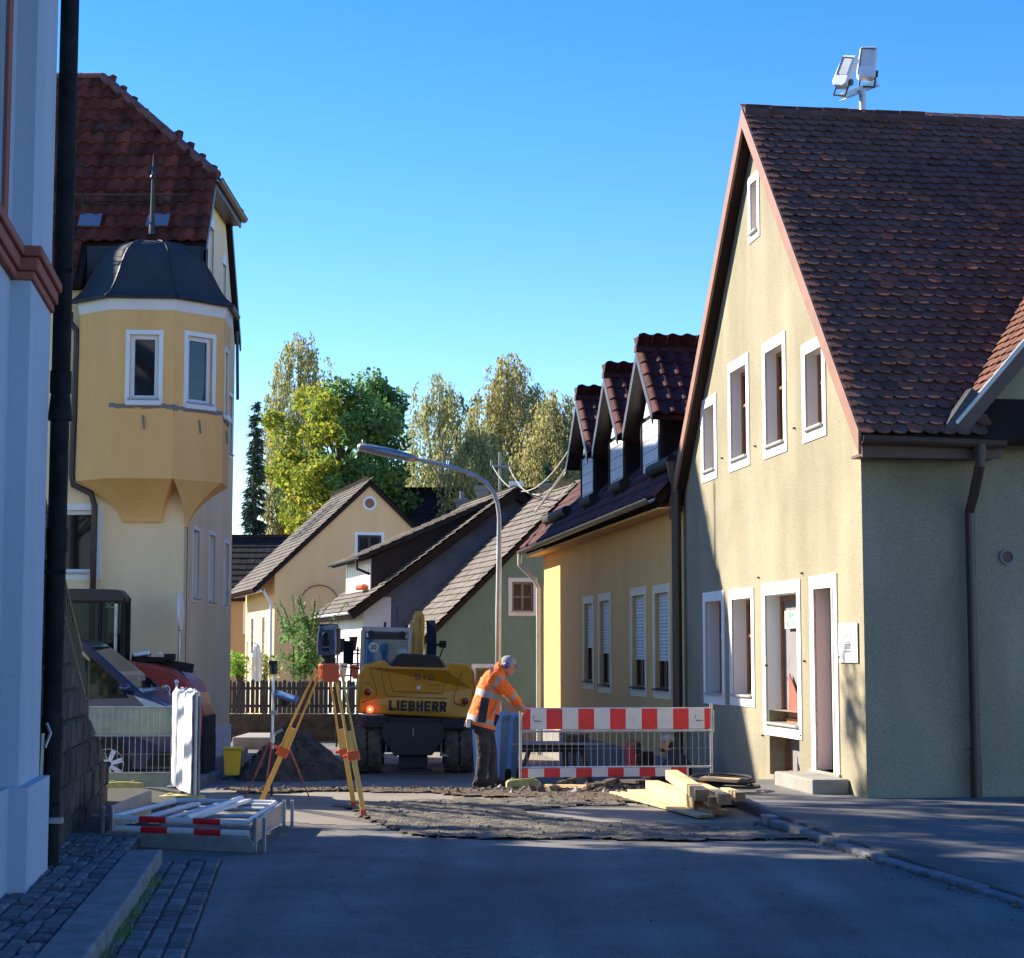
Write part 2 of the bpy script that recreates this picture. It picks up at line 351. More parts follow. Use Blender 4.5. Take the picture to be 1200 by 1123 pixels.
RY = [-6,0,4,8,12,15,18,20,21.5,24.1,26.0,28,30,33,36,40,46,52,60,70]
sheet('road', RX, RY, -.004, M['asphalt'])
# sun-bleached dusty stretch in the middle of the building site
def wob(y, a): return .16*math.sin(y*2.1+a)+.1*math.sin(y*5.3+2*a)
def dusty(x, y): return y > 17.6+.18*x*.5+wob(x, .3) and y < 60 and x > -3.7+.05*(y-18) 
sheet('dusty_road_surface', rng(-4.4, 1.45, .13)+rng(1.45, 3.2, .125)[1:], rng(16, 24.1, .13)+rng(24.1, 26, .13)[1:]+rng(26, 34, .4)[1:]+[40, 60], .0, M['dusty'], dusty)
gp = [tuple(G(*q)[:2]) for q in [(392,943),(520,938),(690,934),(740,944),(640,948),(600,952),(700,966),(860,968),(960,984),(860,986),(640,984),(500,982),(455,972),(430,958)]]
sheet('gravel_patch', rng(-3, 3.2, .09), rng(15.2, 23, .09), .006, M['gravel'], lambda x, y: inpoly(x+wob(y*2, 1)*.3, y+wob(x*2, 2)*.4, gp), rough=.022)
gp2 = [tuple(G(*q)[:2]) for q in [(250,917),(520,918),(640,926),(720,931),(880,938),(870,946),(760,946),(560,932),(420,929),(300,929)]]
sheet('earth_strip', rng(-4.4, 1.45, .12)+rng(1.45, 3.2, .125)[1:], rng(18, 24.1, .12), .01, M['earth'], lambda x, y: inpoly(x+wob(y, 1)*.6, y+wob(x, 2)*1.2, gp2), rough=.022)
pit = MB(); x0, x1, y0, y1 = HOLE
pit.add([(x0,y0,-.1),(x1,y0,-.1),(x1,y1,-.2),(x0,y1,-.2),(x0,y0,-1.0),(x1,y0,-1.0),(x1,y1,-1.0),(x0,y1,-1.0)], [(0,1,5,4),(1,2,6,5),(2,3,7,6),(3,0,4,7),(4,5,6,7)])
tag(pit.build('earth_pit', M['earth'], norm=False), None, None, kind='structure')

DS = V((-.1397, .9902, 0)); NS = V((-.9902, -.1397, 0))       # street direction, and the way the right-hand fronts face
# --- left cobbled pavement with granite kerb and cobbled gutter
K0 = G(100, 1123, .12); K1 = G(190, 995, .12); KD = (K1-K0); KD.z = 0; KD.normalize(); KN = V((-KD.y, KD.x, 0))    # KN points left
def stones(name, o, d, n, L, Wd, sx, sy, z, mat, hmax=.02, gap=.012, parent=None):
    mb = MB(); r = 0; v = 0
    while v < Wd:
        w_ = sy*random.uniform(.85, 1.15); u = random.uniform(-sx, 0)
        while u < L:
            l_ = sx*random.uniform(.7, 1.35); a0, a1 = max(u, 0)+gap/2, min(u+l_, L)-gap/2; b0, b1 = v+gap/2, v+w_-gap/2
            if a1-a0 > .03:
                h = z+random.uniform(-.5, .5)*hmax; c = .014; j = lambda: random.uniform(-.005, .005)
                base = [(a0,b0),(a1,b0),(a1,b1),(a0,b1)]; top = [(a0+c+j(),b0+c+j()),(a1-c+j(),b0+c+j()),(a1-c+j(),b1-c+j()),(a0+c+j(),b1-c+j())]
                vs = [o+d*a+n*b+V((0,0,z-.05)) for a, b in base]+[o+d*a+n*b+V((0,0,h-.012)) for a, b in base]+[o+d*a+n*b+V((0,0,h+random.uniform(-.003,.003))) for a, b in top]
                mb.add(vs, [(0,1,5,4),(1,2,6,5),(2,3,7,6),(3,0,4,7),(4,5,9,8),(5,6,10,9),(6,7,11,10),(7,4,8,11),(8,9,10,11)])
            u += l_
        v += w_
    return mb
o0 = K0-KD*3; o0.z = 0
ks = MB(); u = 0; KL = (K1-K0).length+3
while u < KL-.05:
    l_ = min(1.0, KL-u); T = Fr(o0, KD, KN, (0,0,1)); h = .12+random.uniform(-.004, .004)
    ks.box(u+.006, u+l_-.006, random.uniform(-.006,.004), .26, -.15, h, T); u += l_
tag(ks.build('kerb', M['kerb'], bevel=.018), None, None, kind='structure')
lp = MB(); T = Fr(o0, KD, KN, (0,0,1)); lp.box(0, KL+7, .262, 4.2, -.2, .088, T); tag(lp.build('pavement_bed', M['joint']), None, None, kind='structure')
st = stones('', o0+KN*.27, KD, KN, KL+1.6, 2.2, .15, .105, .11, None); tag(st.build('cobbled_pavement', M['cobble'], norm=False), None, None, kind='structure')
st = stones('', o0-KN*.44, KD, KN, KL+.3, .43, .17, .14, .008, None, .008); tag(st.build('cobbled_gutter', M['cobble'], norm=False), None, None, kind='structure')
jb = MB(); jb.box(0, KL+.3, -.45, -.004, -.1, -.002, T); tag(jb.build('gutter_bed', M['joint']), None, None, kind='structure')
# weeds in the gutter
wd = MB()
for k in range(420):
    a = random.choice([3.6, 4.4, 4.6, 5.2, 6.0, 6.9])+random.gauss(0, .18); b = -abs(random.gauss(0, .035))-.005
    p = T(a, b, .0); q = p+V((random.uniform(-.03,.03), random.uniform(-.03,.03), random.uniform(.015,.06))); s_ = V((random.uniform(-.008,.008), random.uniform(-.008,.008), 0))
    wd.add([p-s_, p+s_, q], [(0,1,2)])
tag(wd.build('weeds', M['leaf_dark'], norm=False), 'small weeds growing in the gutter joint by the kerb', 'weeds', kind='stuff')
# --- pavement beyond the stairs, in front of the left buildings
lf = MB(); lf.box(-9, -5.2, 19.6, 36, -.6, -.2); lf.box(-5.2, -4.05, 19.6, 23.4, -.6, -.06); tag(lf.build('left_forecourt', M['concrete'], bevel=.02), None, None, kind='structure')
lk = MB(); T2 = Fr(G(215, 928, 0), (V((-5.2, 33, 0))-G(215, 928, 0)), V((-1, -.1, 0)), (0,0,1)); T2.o.z = 0
for i in range(11): lk.box(i+.006, i+.994, -.01, .2, -.7, max(gz(0, 21+i)+.06, -.4), T2)
tag(lk.build('left_kerb', M['kerb'], bevel=.012), None, None, kind='structure')
# --- right pavement with low kerb
CO = V((3.72, 19.18, 0))
KA = G(905, 965); KB = G(1200, 1055); kd = (KA-KB).normalized(); kn = V((kd.y, -kd.x, 0))
RT = Fr(KB-kd*9, kd, kn, (0,0,1)); RL = (KA-KB).length+9
rp = MB(); _p = RT(RL,14,.105); rp.add([RT(0,0,.034),RT(RL*.72,0,.034),RT(RL,0,.105),_p,RT(RL*.72,14,.034),RT(0,14,.034),RT(0,0,-.3),RT(RL*.72,0,-.3),RT(RL,0,-.3)], [(0,1,4,5),(1,2,3,4),(0,6,7,1),(1,7,8,2)]); tag(rp.build('right_pavement', M['asphalt'], bevel=.012), None, None, kind='structure')
rk = MB(); u = 0
while u < RL-.1:
    l_ = min(.95, RL-u); rk.box(u+.008, u+l_-.01, -.13+random.uniform(-.02,.015), .0-.003, -.2, .022+max(0,(u/RL-.75))*.3+random.uniform(-.012,.014), RT); u += l_
tag(rk.build('right_kerb', M['kerb'], bevel=.02), None, None, kind='structure')
rs = MB(); hp = [G(852, 945, .12), G(905, 957, .12), G(915, 953, .12)]
HT = Fr(CO, DS, NS, (0,0,1))
rs.prism([(-1.5,1.45),(-1.2,1.42),(1.3,1.25),(3.0,1.08),(3.0,0),(0,0),(0,-9),(-1.5,-9)], -.2, .11, HT)
tag(rs.build('raised_pavement', M['asphalt'], bevel=.03), None, None, kind='structure')
# pebbles and clods on the site
def scatter(name, n, fn, smin, smax, mat, label):
    mb = MB()
    for k in range(n):
        x, y = fn(); s_ = random.uniform(smin, smax)*random.choice([.6, .8, 1, 1.6]); z = gz(x, y)+s_*.3
        a = random.random()*6.28; R = Matrix.Rotation(a, 3, 'Z') @ Matrix.Rotation(random.random()*3, 3, 'X')
        vs = [V((1,0,0)),V((-1,0,0)),V((0,1,0)),V((0,-1,0)),V((0,0,.8)),V((0,0,-.8))]
        vs = [V((x, y, z))+(R @ (q*random.uniform(.6,1.2)))*s_ for q in vs]
        mb.add(vs, [(0,2,4),(2,1,4),(1,3,4),(3,0,4),(2,0,5),(1,2,5),(3,1,5),(0,3,5)])
    return tag(mb.build(name, mat, norm=False), label, 'rubble', kind='stuff')
def ingp(p):
    while True:
        x, y = random.uniform(-4.2, 3.2), random.uniform(15.4, 24)
        if inpoly(x, y, p): return x, y
scatter('pebbles', 1500, lambda: ingp(gp), .008, .022, M['gravel'], 'loose dark gravel strewn over the dug-up road surface')
scatter('clods', 900, lambda: ingp(gp2), .012, .035, M['earth'], 'brown clods of soil along the dug-up strip')
scatter('road_grit', 220, lambda: (random.uniform(-2, 3.1), random.uniform(11, 17)), .003, .008, M['gravel'], 'scattered grit and leaves on the shaded asphalt')
def rub():
    return random.gauss(1.15, .7), random.gauss(21.9, .45)
scatter('rubble', 500, rub, .02, .06, M['wood_old'], 'brown rubble and broken bits heaped below the red and white barrier')
scatter('stone_rubble', 130, rub, .02, .05, M['concrete'], 'pale broken stones lying in front of the red and white barrier')
kr = lambda: (lambda a: (RT(a, -.15+random.gauss(0,.05)).x, RT(a, -.15+random.gauss(0,.05)).y))(random.uniform(6, RL))
scatter('kerb_crumbs', 380, kr, .006, .018, M['gravel'], 'crumbled grit lying along the low right-hand kerb')

# ---------------------------------------------------------------- house-building helpers
def clip(poly, a, b, c):
    out = []
    for i in range(len(poly)):
        p, q = poly[i], poly[(i+1) % len(poly)]; dp, dq = a*p[0]+b*p[1]-c, a*q[0]+b*q[1]-c
        if dp <= 0: out.append(p)
        if (dp < 0 < dq) or (dq < 0 < dp):
            t = dp/(dp-dq); out.append((p[0]+t*(q[0]-p[0]), p[1]+t*(q[1]-p[1])))
    return out
def wall(mb, T, u0, u1, v0, v1, holes=(), clips=(), depth=.2):     # T(u, v, w out)
    us = sorted({u0, u1, *[h[i] for h in holes for i in (0, 1)]}); vs = sorted({v0, v1, *[h[i] for h in holes for i in (2, 3)]})
    us = [x for x in us if u0 <= x <= u1]; vs = [x for x in vs if v0 <= x <= v1]
    for i in range(len(us)-1):
        for j in range(len(vs)-1):
            cu, cv = (us[i]+us[i+1])/2, (vs[j]+vs[j+1])/2
            if any(h[0] < cu < h[1] and h[2] < cv < h[3] for h in holes): continue
            p = [(us[i],vs[j]),(us[i+1],vs[j]),(us[i+1],vs[j+1]),(us[i],vs[j+1])]
            for c in clips:
                p = clip(p, *c)
                if len(p) < 3: break
            if len(p) >= 3: mb.add([T(a, b, 0) for a, b in p], [tuple(range(len(p)))])
    for h in holes:
        d = h[4] if len(h) > 4 else depth; a, b, c, e = h[:4]
        for q in ([(a,c),(a,e)], [(b,e),(b,c)], [(a,e),(b,e)], [(b,c),(a,c)]):
            mb.add([T(*q[0], 0), T(*q[1], 0), T(*q[1], -d-.02), T(*q[0], -d-.02)], [(0,1,2,3)])
def window(root, T, h, depth=.2, lining=False, trim=.09, tm=None, fm=None, bars=(1,), hb=(), sill=True, curtain=None, name='window', fw=.06, pane=None, shutter=0, label=None, sillm=None):
    a, b, c, e = h[:4]; fm = fm or M['white_pvc']; f = MB()
    d0, d1 = -depth, -depth+.05
    f.box(a, a+fw, c, e, d0, d1, T); f.box(b-fw, b, c, e, d0, d1, T)
    f.box(a+fw, b-fw, c, c+fw, d0, d1, T); f.box(a+fw, b-fw, e-fw, e, d0, d1, T)
    for k in range(1, bars[0]):
        x = a+(b-a)*k/bars[0]; f.box(x-fw*.6, x+fw*.6, c+fw, e-fw, d0, d1+.004, T)
    for t in hb: y = c+(e-c)*t; f.box(a+fw, b-fw, y-.02, y+.02, d0, d1-.006, T)
    o = f.build(name, fm, root, bevel=.004)
    if label: o['label'] = label
    g = MB(); g.box(a+.01, b-.01, c+.01, e-.01, d0+.005, d0+.02, T); g.build('pane', pane or (M['glass'] if curtain else M['pane']), o)
    if curtain:
        k = MB(); n = 24; k.v = []; top = [];
        for i in range(n+1):
            x = a+.02+(b-a-.04)*i/n; y = d0-.06+.012*math.sin(i*1.9)
            top += [T(x, c, y), T(x, e, y)]
        k.add(top, [(2*i, 2*i+2, 2*i+3, 2*i+1) for i in range(n)]); k.build('curtain', curtain, o, norm=False)
        bx = MB(); bx.box(a, b, c, e, d0-.5, d0-.1, T); bx.build('room_lining', M['black_clad'], o)
    if trim:
        t = MB(); p = .014; bt = trim*1.05
        t.box(a-trim, a-.0, c-bt, e+bt, -.01, p, T); t.box(b, b+trim, c-bt, e+bt, -.01, p, T); t.box(a, b, e, e+bt, -.01, p, T); t.box(a, b, c-bt, c, -.01, p, T)
        if lining:
            d_ = -depth+.05; t.box(b-.004, b+.001, c, e, d_, -.01, T); t.box(a-.001, a+.004, c, e, d_, -.01, T); t.box(a, b, e-.004, e+.001, d_, -.01, T)
        t.build('trim', tm or M['white_trim'], o)
    if sill:
        s = MB(); s.box(a-.02, b+.02, c-.012, c+.018, -depth+.05, .055, T); s.build('sill', sillm or M['sill'], o, bevel=.004)
    if shutter:
        s = MB(); n = int((e-c)*shutter/.055); y = e
        for i in range(n):
            s.add([T(a+.01, y, -.07), T(b-.01, y, -.07), T(b-.01, y-.028, -.052), T(a+.01, y-.028, -.052), T(a+.01, y-.055, -.07), T(b-.01, y-.055, -.07)], [(0,1,2,3),(3,2,5,4)]); y -= .055
        s.box(a+.01, b-.01, y-.03, y, -.075, -.05, T); s.build('shutter', M['shutter'], o, norm=False)
    return o
def tiles(mb, o, ud, vd, ul, vl, tw, th, kind='flat', keep=None, lift=.03, seed=0):
    rd = random.Random(seed); ud = V(ud).normalized(); vd = V(vd).normalized(); nn = ud.cross(vd).normalized()
    if nn.z < 0: nn = -nn
    for r in range(int(math.ceil(vl/th))):
        off = (r % 2)*.5*tw if kind == 'beaver' else 0; nc = int(math.ceil(ul/tw))+1
        for c in range(-1, nc):
            u = c*tw+off; v = r*th
            half = kind == 'beaver' and c == -1 and off > 0
            if half: u = 0
            elif u < -.02 or u+tw*.5 > ul: continue
            if keep and not keep(u+tw/2, v+th*.5): continue
            jit = rd.uniform(-.006, .006); jl = rd.uniform(-.004, .004)
            if kind == 'beaver':
                W_ = tw*(.47 if half else .97); L_ = th*1.5; pr = [(0,L_),(0,.05),(W_*.13,.018),(W_*.32,.003),(W_*.5,0),(W_*.68,.003),(W_*.87,.018),(W_,.05),(W_,L_)]
                top = [o+ud*(u+a)+vd*(v+b+jit)+nn*(lift*(1-b/L_)*1.0+.016+jl) for a, b in pr]; bot = [p-nn*.016 for p in top]
                n = len(pr); mb.add(top+bot, [tuple(range(n))]+[(i, n+i, n+i+1, i+1) for i in range(n-1)])
            elif kind == 'pan':
                K = 8; A = tw*.13; L_ = th*1.12; pts = []
                for b, h in ((0, lift), (L_, 0)):
                    for i in range(K+1):
                        s = i/K; z = A*math.sin(2*math.pi*(s-.1))*(1.0 if s < .6 else .8)+A
                        pts.append(o+ud*(u+s*tw*1.0)+vd*(v+b+jit)+nn*(z+h+.01+jl))
                low = [pts[i]-nn*.028 for i in range(K+1)]; b0 = K+1
                mb.add(pts+low, [(i, i+1, b0+i+1, b0+i) for i in range(K)]+[(i, 2*b0+i, 2*b0+i+1, i+1) for i in range(K)]+[(0, b0, 2*b0)])
            else:
                L_ = th*1.08; q = [(0.006,0,lift),(tw-.006,0,lift),(tw-.006,L_,0),(0.006,L_,0)]
                top = [o+ud*(u+a)+vd*(v+b+jit)+nn*(h+.012+jl) for a, b, h in q]; bot = [p-nn*(lift*.6) for p in top[:2]]
                mb.add(top+bot, [(0,1,2,3),(0,4,5,1)])
    return mb
def ridge(mb, a, b, r=.1, step=.36):
    a, b = V(a), V(b); d = (b-a); L = d.length; d.normalize(); x = d.cross(V((0,0,1))).normalized(); z = x.cross(d).normalized(); n = max(1, round(L/step))
    for i in range(n):
        p = a+d*(L*i/n); q = a+d*(L*(i+1)/n+.03); R = []
        for pt, rr in ((p, r), (q, r*.93)):
            R.append([pt+x*(rr*math.cos(t))+z*(rr*.8*math.sin(t)) for t in [math.pi*k/8 for k in range(9)]]+[pt-z*.03-x*rr*.9, pt-z*.03+x*rr*.9])
        mb.loft(R)
def gutter(mb, a, b, r=.07, n=9):
    a, b = V(a), V(b); d = (b-a).normalized(); x = d.cross(V((0,0,1))).normalized(); R = []
    for p in (a, b):
        R.append([p+x*(r*math.cos(t))+V((0,0,r*math.sin(t))) for t in [math.pi+math.pi*k/n for k in range(n+1)]]+[p+x*((r-.012)*math.cos(t))+V((0,0,(r-.012)*math.sin(t)+.0)) for t in [2*math.pi-math.pi*k/n for k in range(n+1)]])
    mb.loft(R); mb.tube([a+x*r, b+x*r], .011, 6); return mb

# ================================================================ beige gabled house on the right
TW = Fr(CO, DS, (0,0,1), NS)                 # (along street, up, out)
TS = Fr(CO, -NS, (0,0,1), -DS)               # (right, up, out) of the shaded front
def hole(O, D, x0, x1, yt, yb):              # measured opening: far edge left
    ym = (yt+yb)/2; a = W(x0, ym, O, D)[0]; b = W(x1, ym, O, D)[0]; z1 = W(x0, yt, O, D)[1]; z0 = W(x0, yb, O, D)[1]
    return (min(a, b), max(a, b), z0, z1)
bh = thing('beige_house', CO, 'beige roughcast gabled house with brown beaver-tail tiles and white window surrounds, on the right', 'house')
HB = lambda *q: hole(CO, DS, *q)
up = [HB(824.9,837.7,480,555), HB(857,875.4,437,541.6), HB(897.8,918.4,414,525.6), HB(944.6,964.3,416,505.6)]
att = HB(880,888,216.6,276)
gd = [HB(827.6,846.7,705.8,813), HB(858.7,881.4,703,814.5), HB(898,935.4,698,847)]
dr = HB(956,978.3,690.5,909); dr = (dr[0], dr[1], .3, dr[3])
bs = HB(902,937,832,925); bs = (bs[0], bs[1], .13, bs[3])
hs = [(*h, .19) for h in up]+[(*att, .19)]+[(*h, .24) for h in gd]+[(*dr, .22), (*bs, .28)]
RZ = lambda u: 8.65-1.092*abs(u-3.9)
mb = MB()
wall(mb, TW, 0, 8.1, -.7, 8.6, hs, [(-1.092, 1, 8.5-1.092*3.9), (1.092, 1, 8.5+1.092*3.9)])
mb.build('wall', M['beige'], bh, norm=False)
mb = MB(); wall(mb, TS, 0, 1.3, -.7, 3.85); wall(mb, Fr(TW(8.1,0,0), -NS, (0,0,1), DS), 0, 11, -.7, 4.0)
wall(mb, Fr(TW(0,0,-11), DS, (0,0,1), -NS), 0, 8.1, -.7, 8.6, (), [(-1.092, 1, 8.5-1.092*3.9), (1.092, 1, 8.5+1.092*3.9)])
mb.build('wall', M['beige'], bh, norm=False)
for h, kw in [(up[0], {}), (up[1], {}), (up[2], {}), (up[3], {}), (att, dict(trim=.1))]:
    window(bh, TW, h, .19, lining=True, fm=M['brown_frame'], bars=(2,), hb=(.62,), **{'trim': .13, **kw}, pane=M['blind'] if h[2] > 6 else None)
for h in gd[:2]: window(bh, TW, h, .24, lining=True, fm=M['brown_frame'], bars=(2,), hb=(.62,), trim=.13)
wg = window(bh, TW, gd[2], .24, lining=True, fm=M['brown_frame'], bars=(1,), trim=.14, fw=.07, pane=M['blind'], label='large ground-floor window with a small green and white notice')
a, b, c, e = gd[2]
nb = MB(); nb.box(a+.08, b-.28, e-.42, e-.2, -.17, -.163, TW); nt_ = nb.build('notice', M['sign_white'], wg)
nb = MB(); rd = random.Random(3)
for row, (z0, z1) in enumerate(((e-.295, e-.225), (e-.4, e-.32))):
    u = b-.31
    while u > a+.13:
        k = rd.uniform(.03, .06); nb.box(u-k, u, z0+rd.uniform(0,.02), z1, -.163, -.16, TW) if rd.random() < .5 else nb.box(u-.012, u, z0, z1, -.163, -.16, TW); u -= k+.022
nb.build('notice_print', M['sign_green'], wg)
nb = MB(); nb.prism([(b-.35, c+.09), (a+.3, c+.09), (b-.38, c+.62)], -.19, -.175, TW); nb.build('paper_poster', M['red_stone'], wg)
# door
a, b, c, e = dr; db = MB(); db.box(a, b, c, e, -.24, -.18, TW)
for k in range(2): db.box(a+.12, b-.12, c+.2+k*1.0, c+1.0+k*.95, -.18, -.168, TW)
do = db.build('door', M['brown_frame'], bh, bevel=.006); do['label'] = 'brown wooden front door in a white surround'
t = MB(); p = .016; tr = .15
t.box(a-tr, a, c-.1, e+.15, -.01, p, TW); t.box(b, b+tr, c-.1, e+.15, -.01, p, TW); t.box(a, b, e, e+.15, -.01, p, TW); t.box(a-.03, a, c, e, -.05, .03, TW); t.box(b-.004, b+.001, c, e, -.18, -.01, TW); t.build('trim', M['white_trim'], do)
t = MB(); t.tube([TW(a+.1, c+1.05, -.17), TW(a+.1, c+1.05, -.11), TW(a+.22, c+1.05, -.11)], .012, 8); t.build('handle', M['galv'], do)
t = MB(); t.box(a-.18, b+.25, .13, .30, -.2, .03, TW); t.build('threshold', M['concrete'], do, bevel=.01)
st = MB(); s0 = W(986.8, 935, CO, DS)[0]; st.box(.55, 2.0, .1, .27, .005, .42, TW); st.build('door_step', M['concrete'], bh, bevel=.02)
# cellar window
a, b, c, e = bs; f = MB(); d0 = -.26
f.box(a, b, c, c+.05, d0, d0+.05, TW); f.box(a, b, e-.06, e, d0, d0+.05, TW); f.box(a, a+.06, c+.05, e-.06, d0, d0+.05, TW); f.box(b-.06, b, c+.05, e-.06, d0, d0+.05, TW); f.box((a+b)/2-.03, (a+b)/2+.03, c+.05, e-.06, d0, d0+.045, TW)
fo = f.build('cellar_window', M['brown_frame'], bh); g = MB(); g.box(a, b, c, e, d0-.02, d0+.01, TW); g.build('pane', M['blind'], fo)
# wall fixings
nb = MB()
for px, py in [(886,523),(932,502),(847,537),(899,780),(895,862),(944,775),(941,672),(890,677),(986,770),(940,862)]:
    u, z = W(px, py, CO, DS); nb.tube([TW(u, z, -.01), TW(u, z, .03)], .013, 6)
nb.build('wall_anchor', M['dark_gutter'], bh)
# roof
def R0(u, w, dz=0): return TW(u, RZ(u)+dz, w)
mb = MB(); WB = -11
mb.slab([R0(-.45,.15,-.03), R0(-.45,-2.2,-.03), R0(3.9,-6.5,-.03), R0(3.9,.15,-.03)][::-1], .1)
mb.slab([R0(3.9,-6.5,-.035), R0(-.45,-2.2,-.035), R0(1.0,WB,-.035), R0(3.9,WB,-.035)], .08)
mb.slab([R0(3.9,.15,-.03), R0(3.9,WB,-.03), R0(8.28,WB,-.03), R0(8.28,.15,-.03)], .1)
roof = mb.build('roof', M['under'], bh)
sl = math.hypot(4.35, 4.75); vd = (DS*4.35+V((0,0,4.75))).normalized(); nS = -NS
def keep(u, v):
    s = u-.15; z = 3.9+v*4.75/sl; return s < 1.32 or z > 4.02+1.12*(s-1.0)
mb = MB(); tiles(mb, R0(-.47, .17, .0), nS, vd, 8.2, sl+.02, .176, .143, 'beaver', keep, lift=.034, seed=4)
mb.build('roof_tiles', M['beaver'], bh, norm=False)
mb = MB(); tiles(mb, R0(8.3, .15, .0), nS, (-DS*4.35+V((0,0,4.75))), 2.5, sl, .35, .3, 'flat', seed=5); mb.build('roof_tiles', M['beaver'], bh, norm=False)
mb = MB(); ridge(mb, TW(3.9, 8.64, .16), TW(3.9, 8.64, -8.5), .1, .36); mb.build('ridge_tiles', M['ridge_dark'], bh)
mb = MB()
for s_ in (1, -1):
    pts = [(3.9, 8.71), (3.9, 8.45)]; ue = -.47 if s_ == 1 else 8.3
    mb.prism([(3.9, 8.70), (3.9, 8.44), (ue, RZ(ue)-.2), (ue, RZ(ue)+.05)], .15, .185, TW)
mb.build('bargeboard', M['fascia'], bh, bevel=.004)
mb = MB()
mb.slab([R0(-.42,.15,-.14), R0(3.9,.15,-.14), R0(3.9,0,-.14), R0(-.42,0,-.14)], .02); mb.slab([R0(8.25,.15,-.14), R0(3.9,.15,-.14), R0(3.9,0,-.14), R0(8.25,0,-.14)], .02)
mb.box(-.35, .02, 3.68, 3.71, -1.4, .1, TW); mb.box(-.40, -.37, 3.66, 3.9, -1.4, .12, TW)
mb.build('soffit', M['eave_brown'], bh)
mb = MB(); gutter(mb, TW(-.5, 3.86, .16), TW(-.5, 3.83, -1.4), .07); mb.build('gutter', M['dark_gutter'], bh, norm=False)
mb = MB(); mb.tube([TW(-.5,3.8,-1.12), TW(-.5,3.58,-1.12), TW(-.28,3.3,-1.14), TW(-.12,3.12,-1.15), TW(-.12,2.9,-1.15), TW(-.12,.08,-1.15)], [.075,.055,.055,.05,.05,.05], 14)
mb.tube([TW(-.12,1.0,-1.15), TW(-.12,.95,-1.15)], .058, 14); mb.tube([TW(-.12,.55,-1.15), TW(-.12,.05,-1.15)], .06, 14)
mb.tube([TW(-.12,2.6,-1.15), TW(-.12,2.57,-1.15)], .056, 14); mb.box(-.16,.0,.6,.63,-1.16,-1.14,TW)
mb.build('downpipe', M['dark_gutter'], bh, smooth=False, bevel=.0)
# side wing
wz = lambda s: 4.05+1.12*(min(s, 9.2-s)-.95)
mb = MB(); wall(mb, TS, 1.3, 7.9, -.7, 8.4, (), [(-1.12, 1, 4.05-1.12*.95-.12), (1.12, 1, 4.05+1.12*(9.2-.95)-.12)])
mb.build('wing_wall', M['beige'], bh, norm=False)
mb = MB(); ov = .38
mb.slab([TS(.95, wz(.95), ov), TS(4.6, wz(4.6), ov), TS(4.6, wz(4.6), -5), TS(.95, wz(.95), -1.0)], .1)
mb.slab([TS(4.6, wz(4.6), ov), TS(8.2, wz(8.2), ov), TS(8.2, wz(8.2), -5), TS(4.6, wz(4.6), -5)], .1); mb.build('wing_roof', M['under'], bh)
mb = MB(); tiles(mb, TS(.95, wz(.95)+.01, ov), DS, -NS+V((0,0,1.12)), 5.2, 5.4, .176, .143, 'beaver', lambda u, v: wz(.95+v*.666) > RZ(min(3.9, u-ov))-.05, seed=17); mb.build('wing_tiles', M['beaver'], bh, norm=False)
mb = MB(); mb.prism([(.92, wz(.92)-.2), (4.6, wz(4.6)-.22), (4.6, wz(4.6)), (.92, wz(.92)+.0)], ov, ov+.03, TS)
mb.slab([TS(1.1, wz(1.1)-.13, ov), TS(1.1, wz(1.1)-.13, 0), TS(4.6, wz(4.6)-.13, 0), TS(4.6, wz(4.6)-.13, ov)], .02); mb.build('wing_bargeboard', M['eave_brown'], bh)
mb = MB(); mb.beam(TS(.9, wz(.9)+.03, ov), TS(4.6, wz(4.6)+.03, ov), .09, .05); mb.build('verge_flashing', M['zinc'], bh, bevel=.01)
mb = MB(); mb.beam(TS(.82, wz(.82)+.02, ov-.05), TS(1.15, wz(1.15)+.1, ov-.05), .16, .14); mb.beam(TS(.9,4.1,.3), TS(1.7,4.75,-.4), .2,.03); mb.build('valley_flashing', M['zinc_dark'], bh, bevel=.01)
a, z = W(1179.5, 653, CO, -NS); mb = MB(); mb.lathe([(.085,0),(.085,.03),(.06,.035),(.055,.01),(0.001,.01)], TS(a, z, 0), -DS); vo = mb.build('vent', M['plinth'], bh, smooth=False)
mb = MB(); mb.lathe([(.054,.0),(.054,.02),(.001,.02)], TS(a, z, 0), -DS); mb.build('vent_opening', M['dark_frame'], vo)
# plinth lip along the shaded wall
mb = MB(); mb.box(-.02, 6.5, -.05, .08, .0, .02, TS); mb.build('base_lip', M['plinth'], bh)
# plaque
a = W(984.8, 752, CO, DS)[0]; b = W(1006.8, 752, CO, DS)[0]; z1 = W(984.8, 730.8, CO, DS)[1]; z0 = W(1006.8, 777, CO, DS)[1]
pq = MB(); pq.box(b, a, z0, z1, .012, .022, TW); po = pq.build('plaque', M['sign_white'], bevel=.003)
tag(po, 'white plaque with grey script and small print on the beige wall beside the door', 'plaque')
pp = MB(); m_ = (a+b)/2; hh = z1-z0; ww = a-b
for k in range(9):
    f_ = k/9; pp.beam(TW(m_+ww*.25-ww*.5*f_, z1-hh*.38+hh*.12*f_+.012*math.sin(k*2.4), .023), TW(m_+ww*.25-ww*.5*(f_+.09), z1-hh*.38+hh*.12*(f_+.09)-.01*math.cos(k*2.4), .023), .002, .012, NS)
for k, (zz, l_) in enumerate(((.48,.2),(.54,.34),(.58,.28),(.63,.3),(.72,.42))):
    pp.box(m_-ww*l_/2, m_+ww*l_/2, z1-hh*zz-.006, z1-hh*zz+.006, .022, .0235, TW)
adopt(pp.build('print', M['sign_grey']), po)

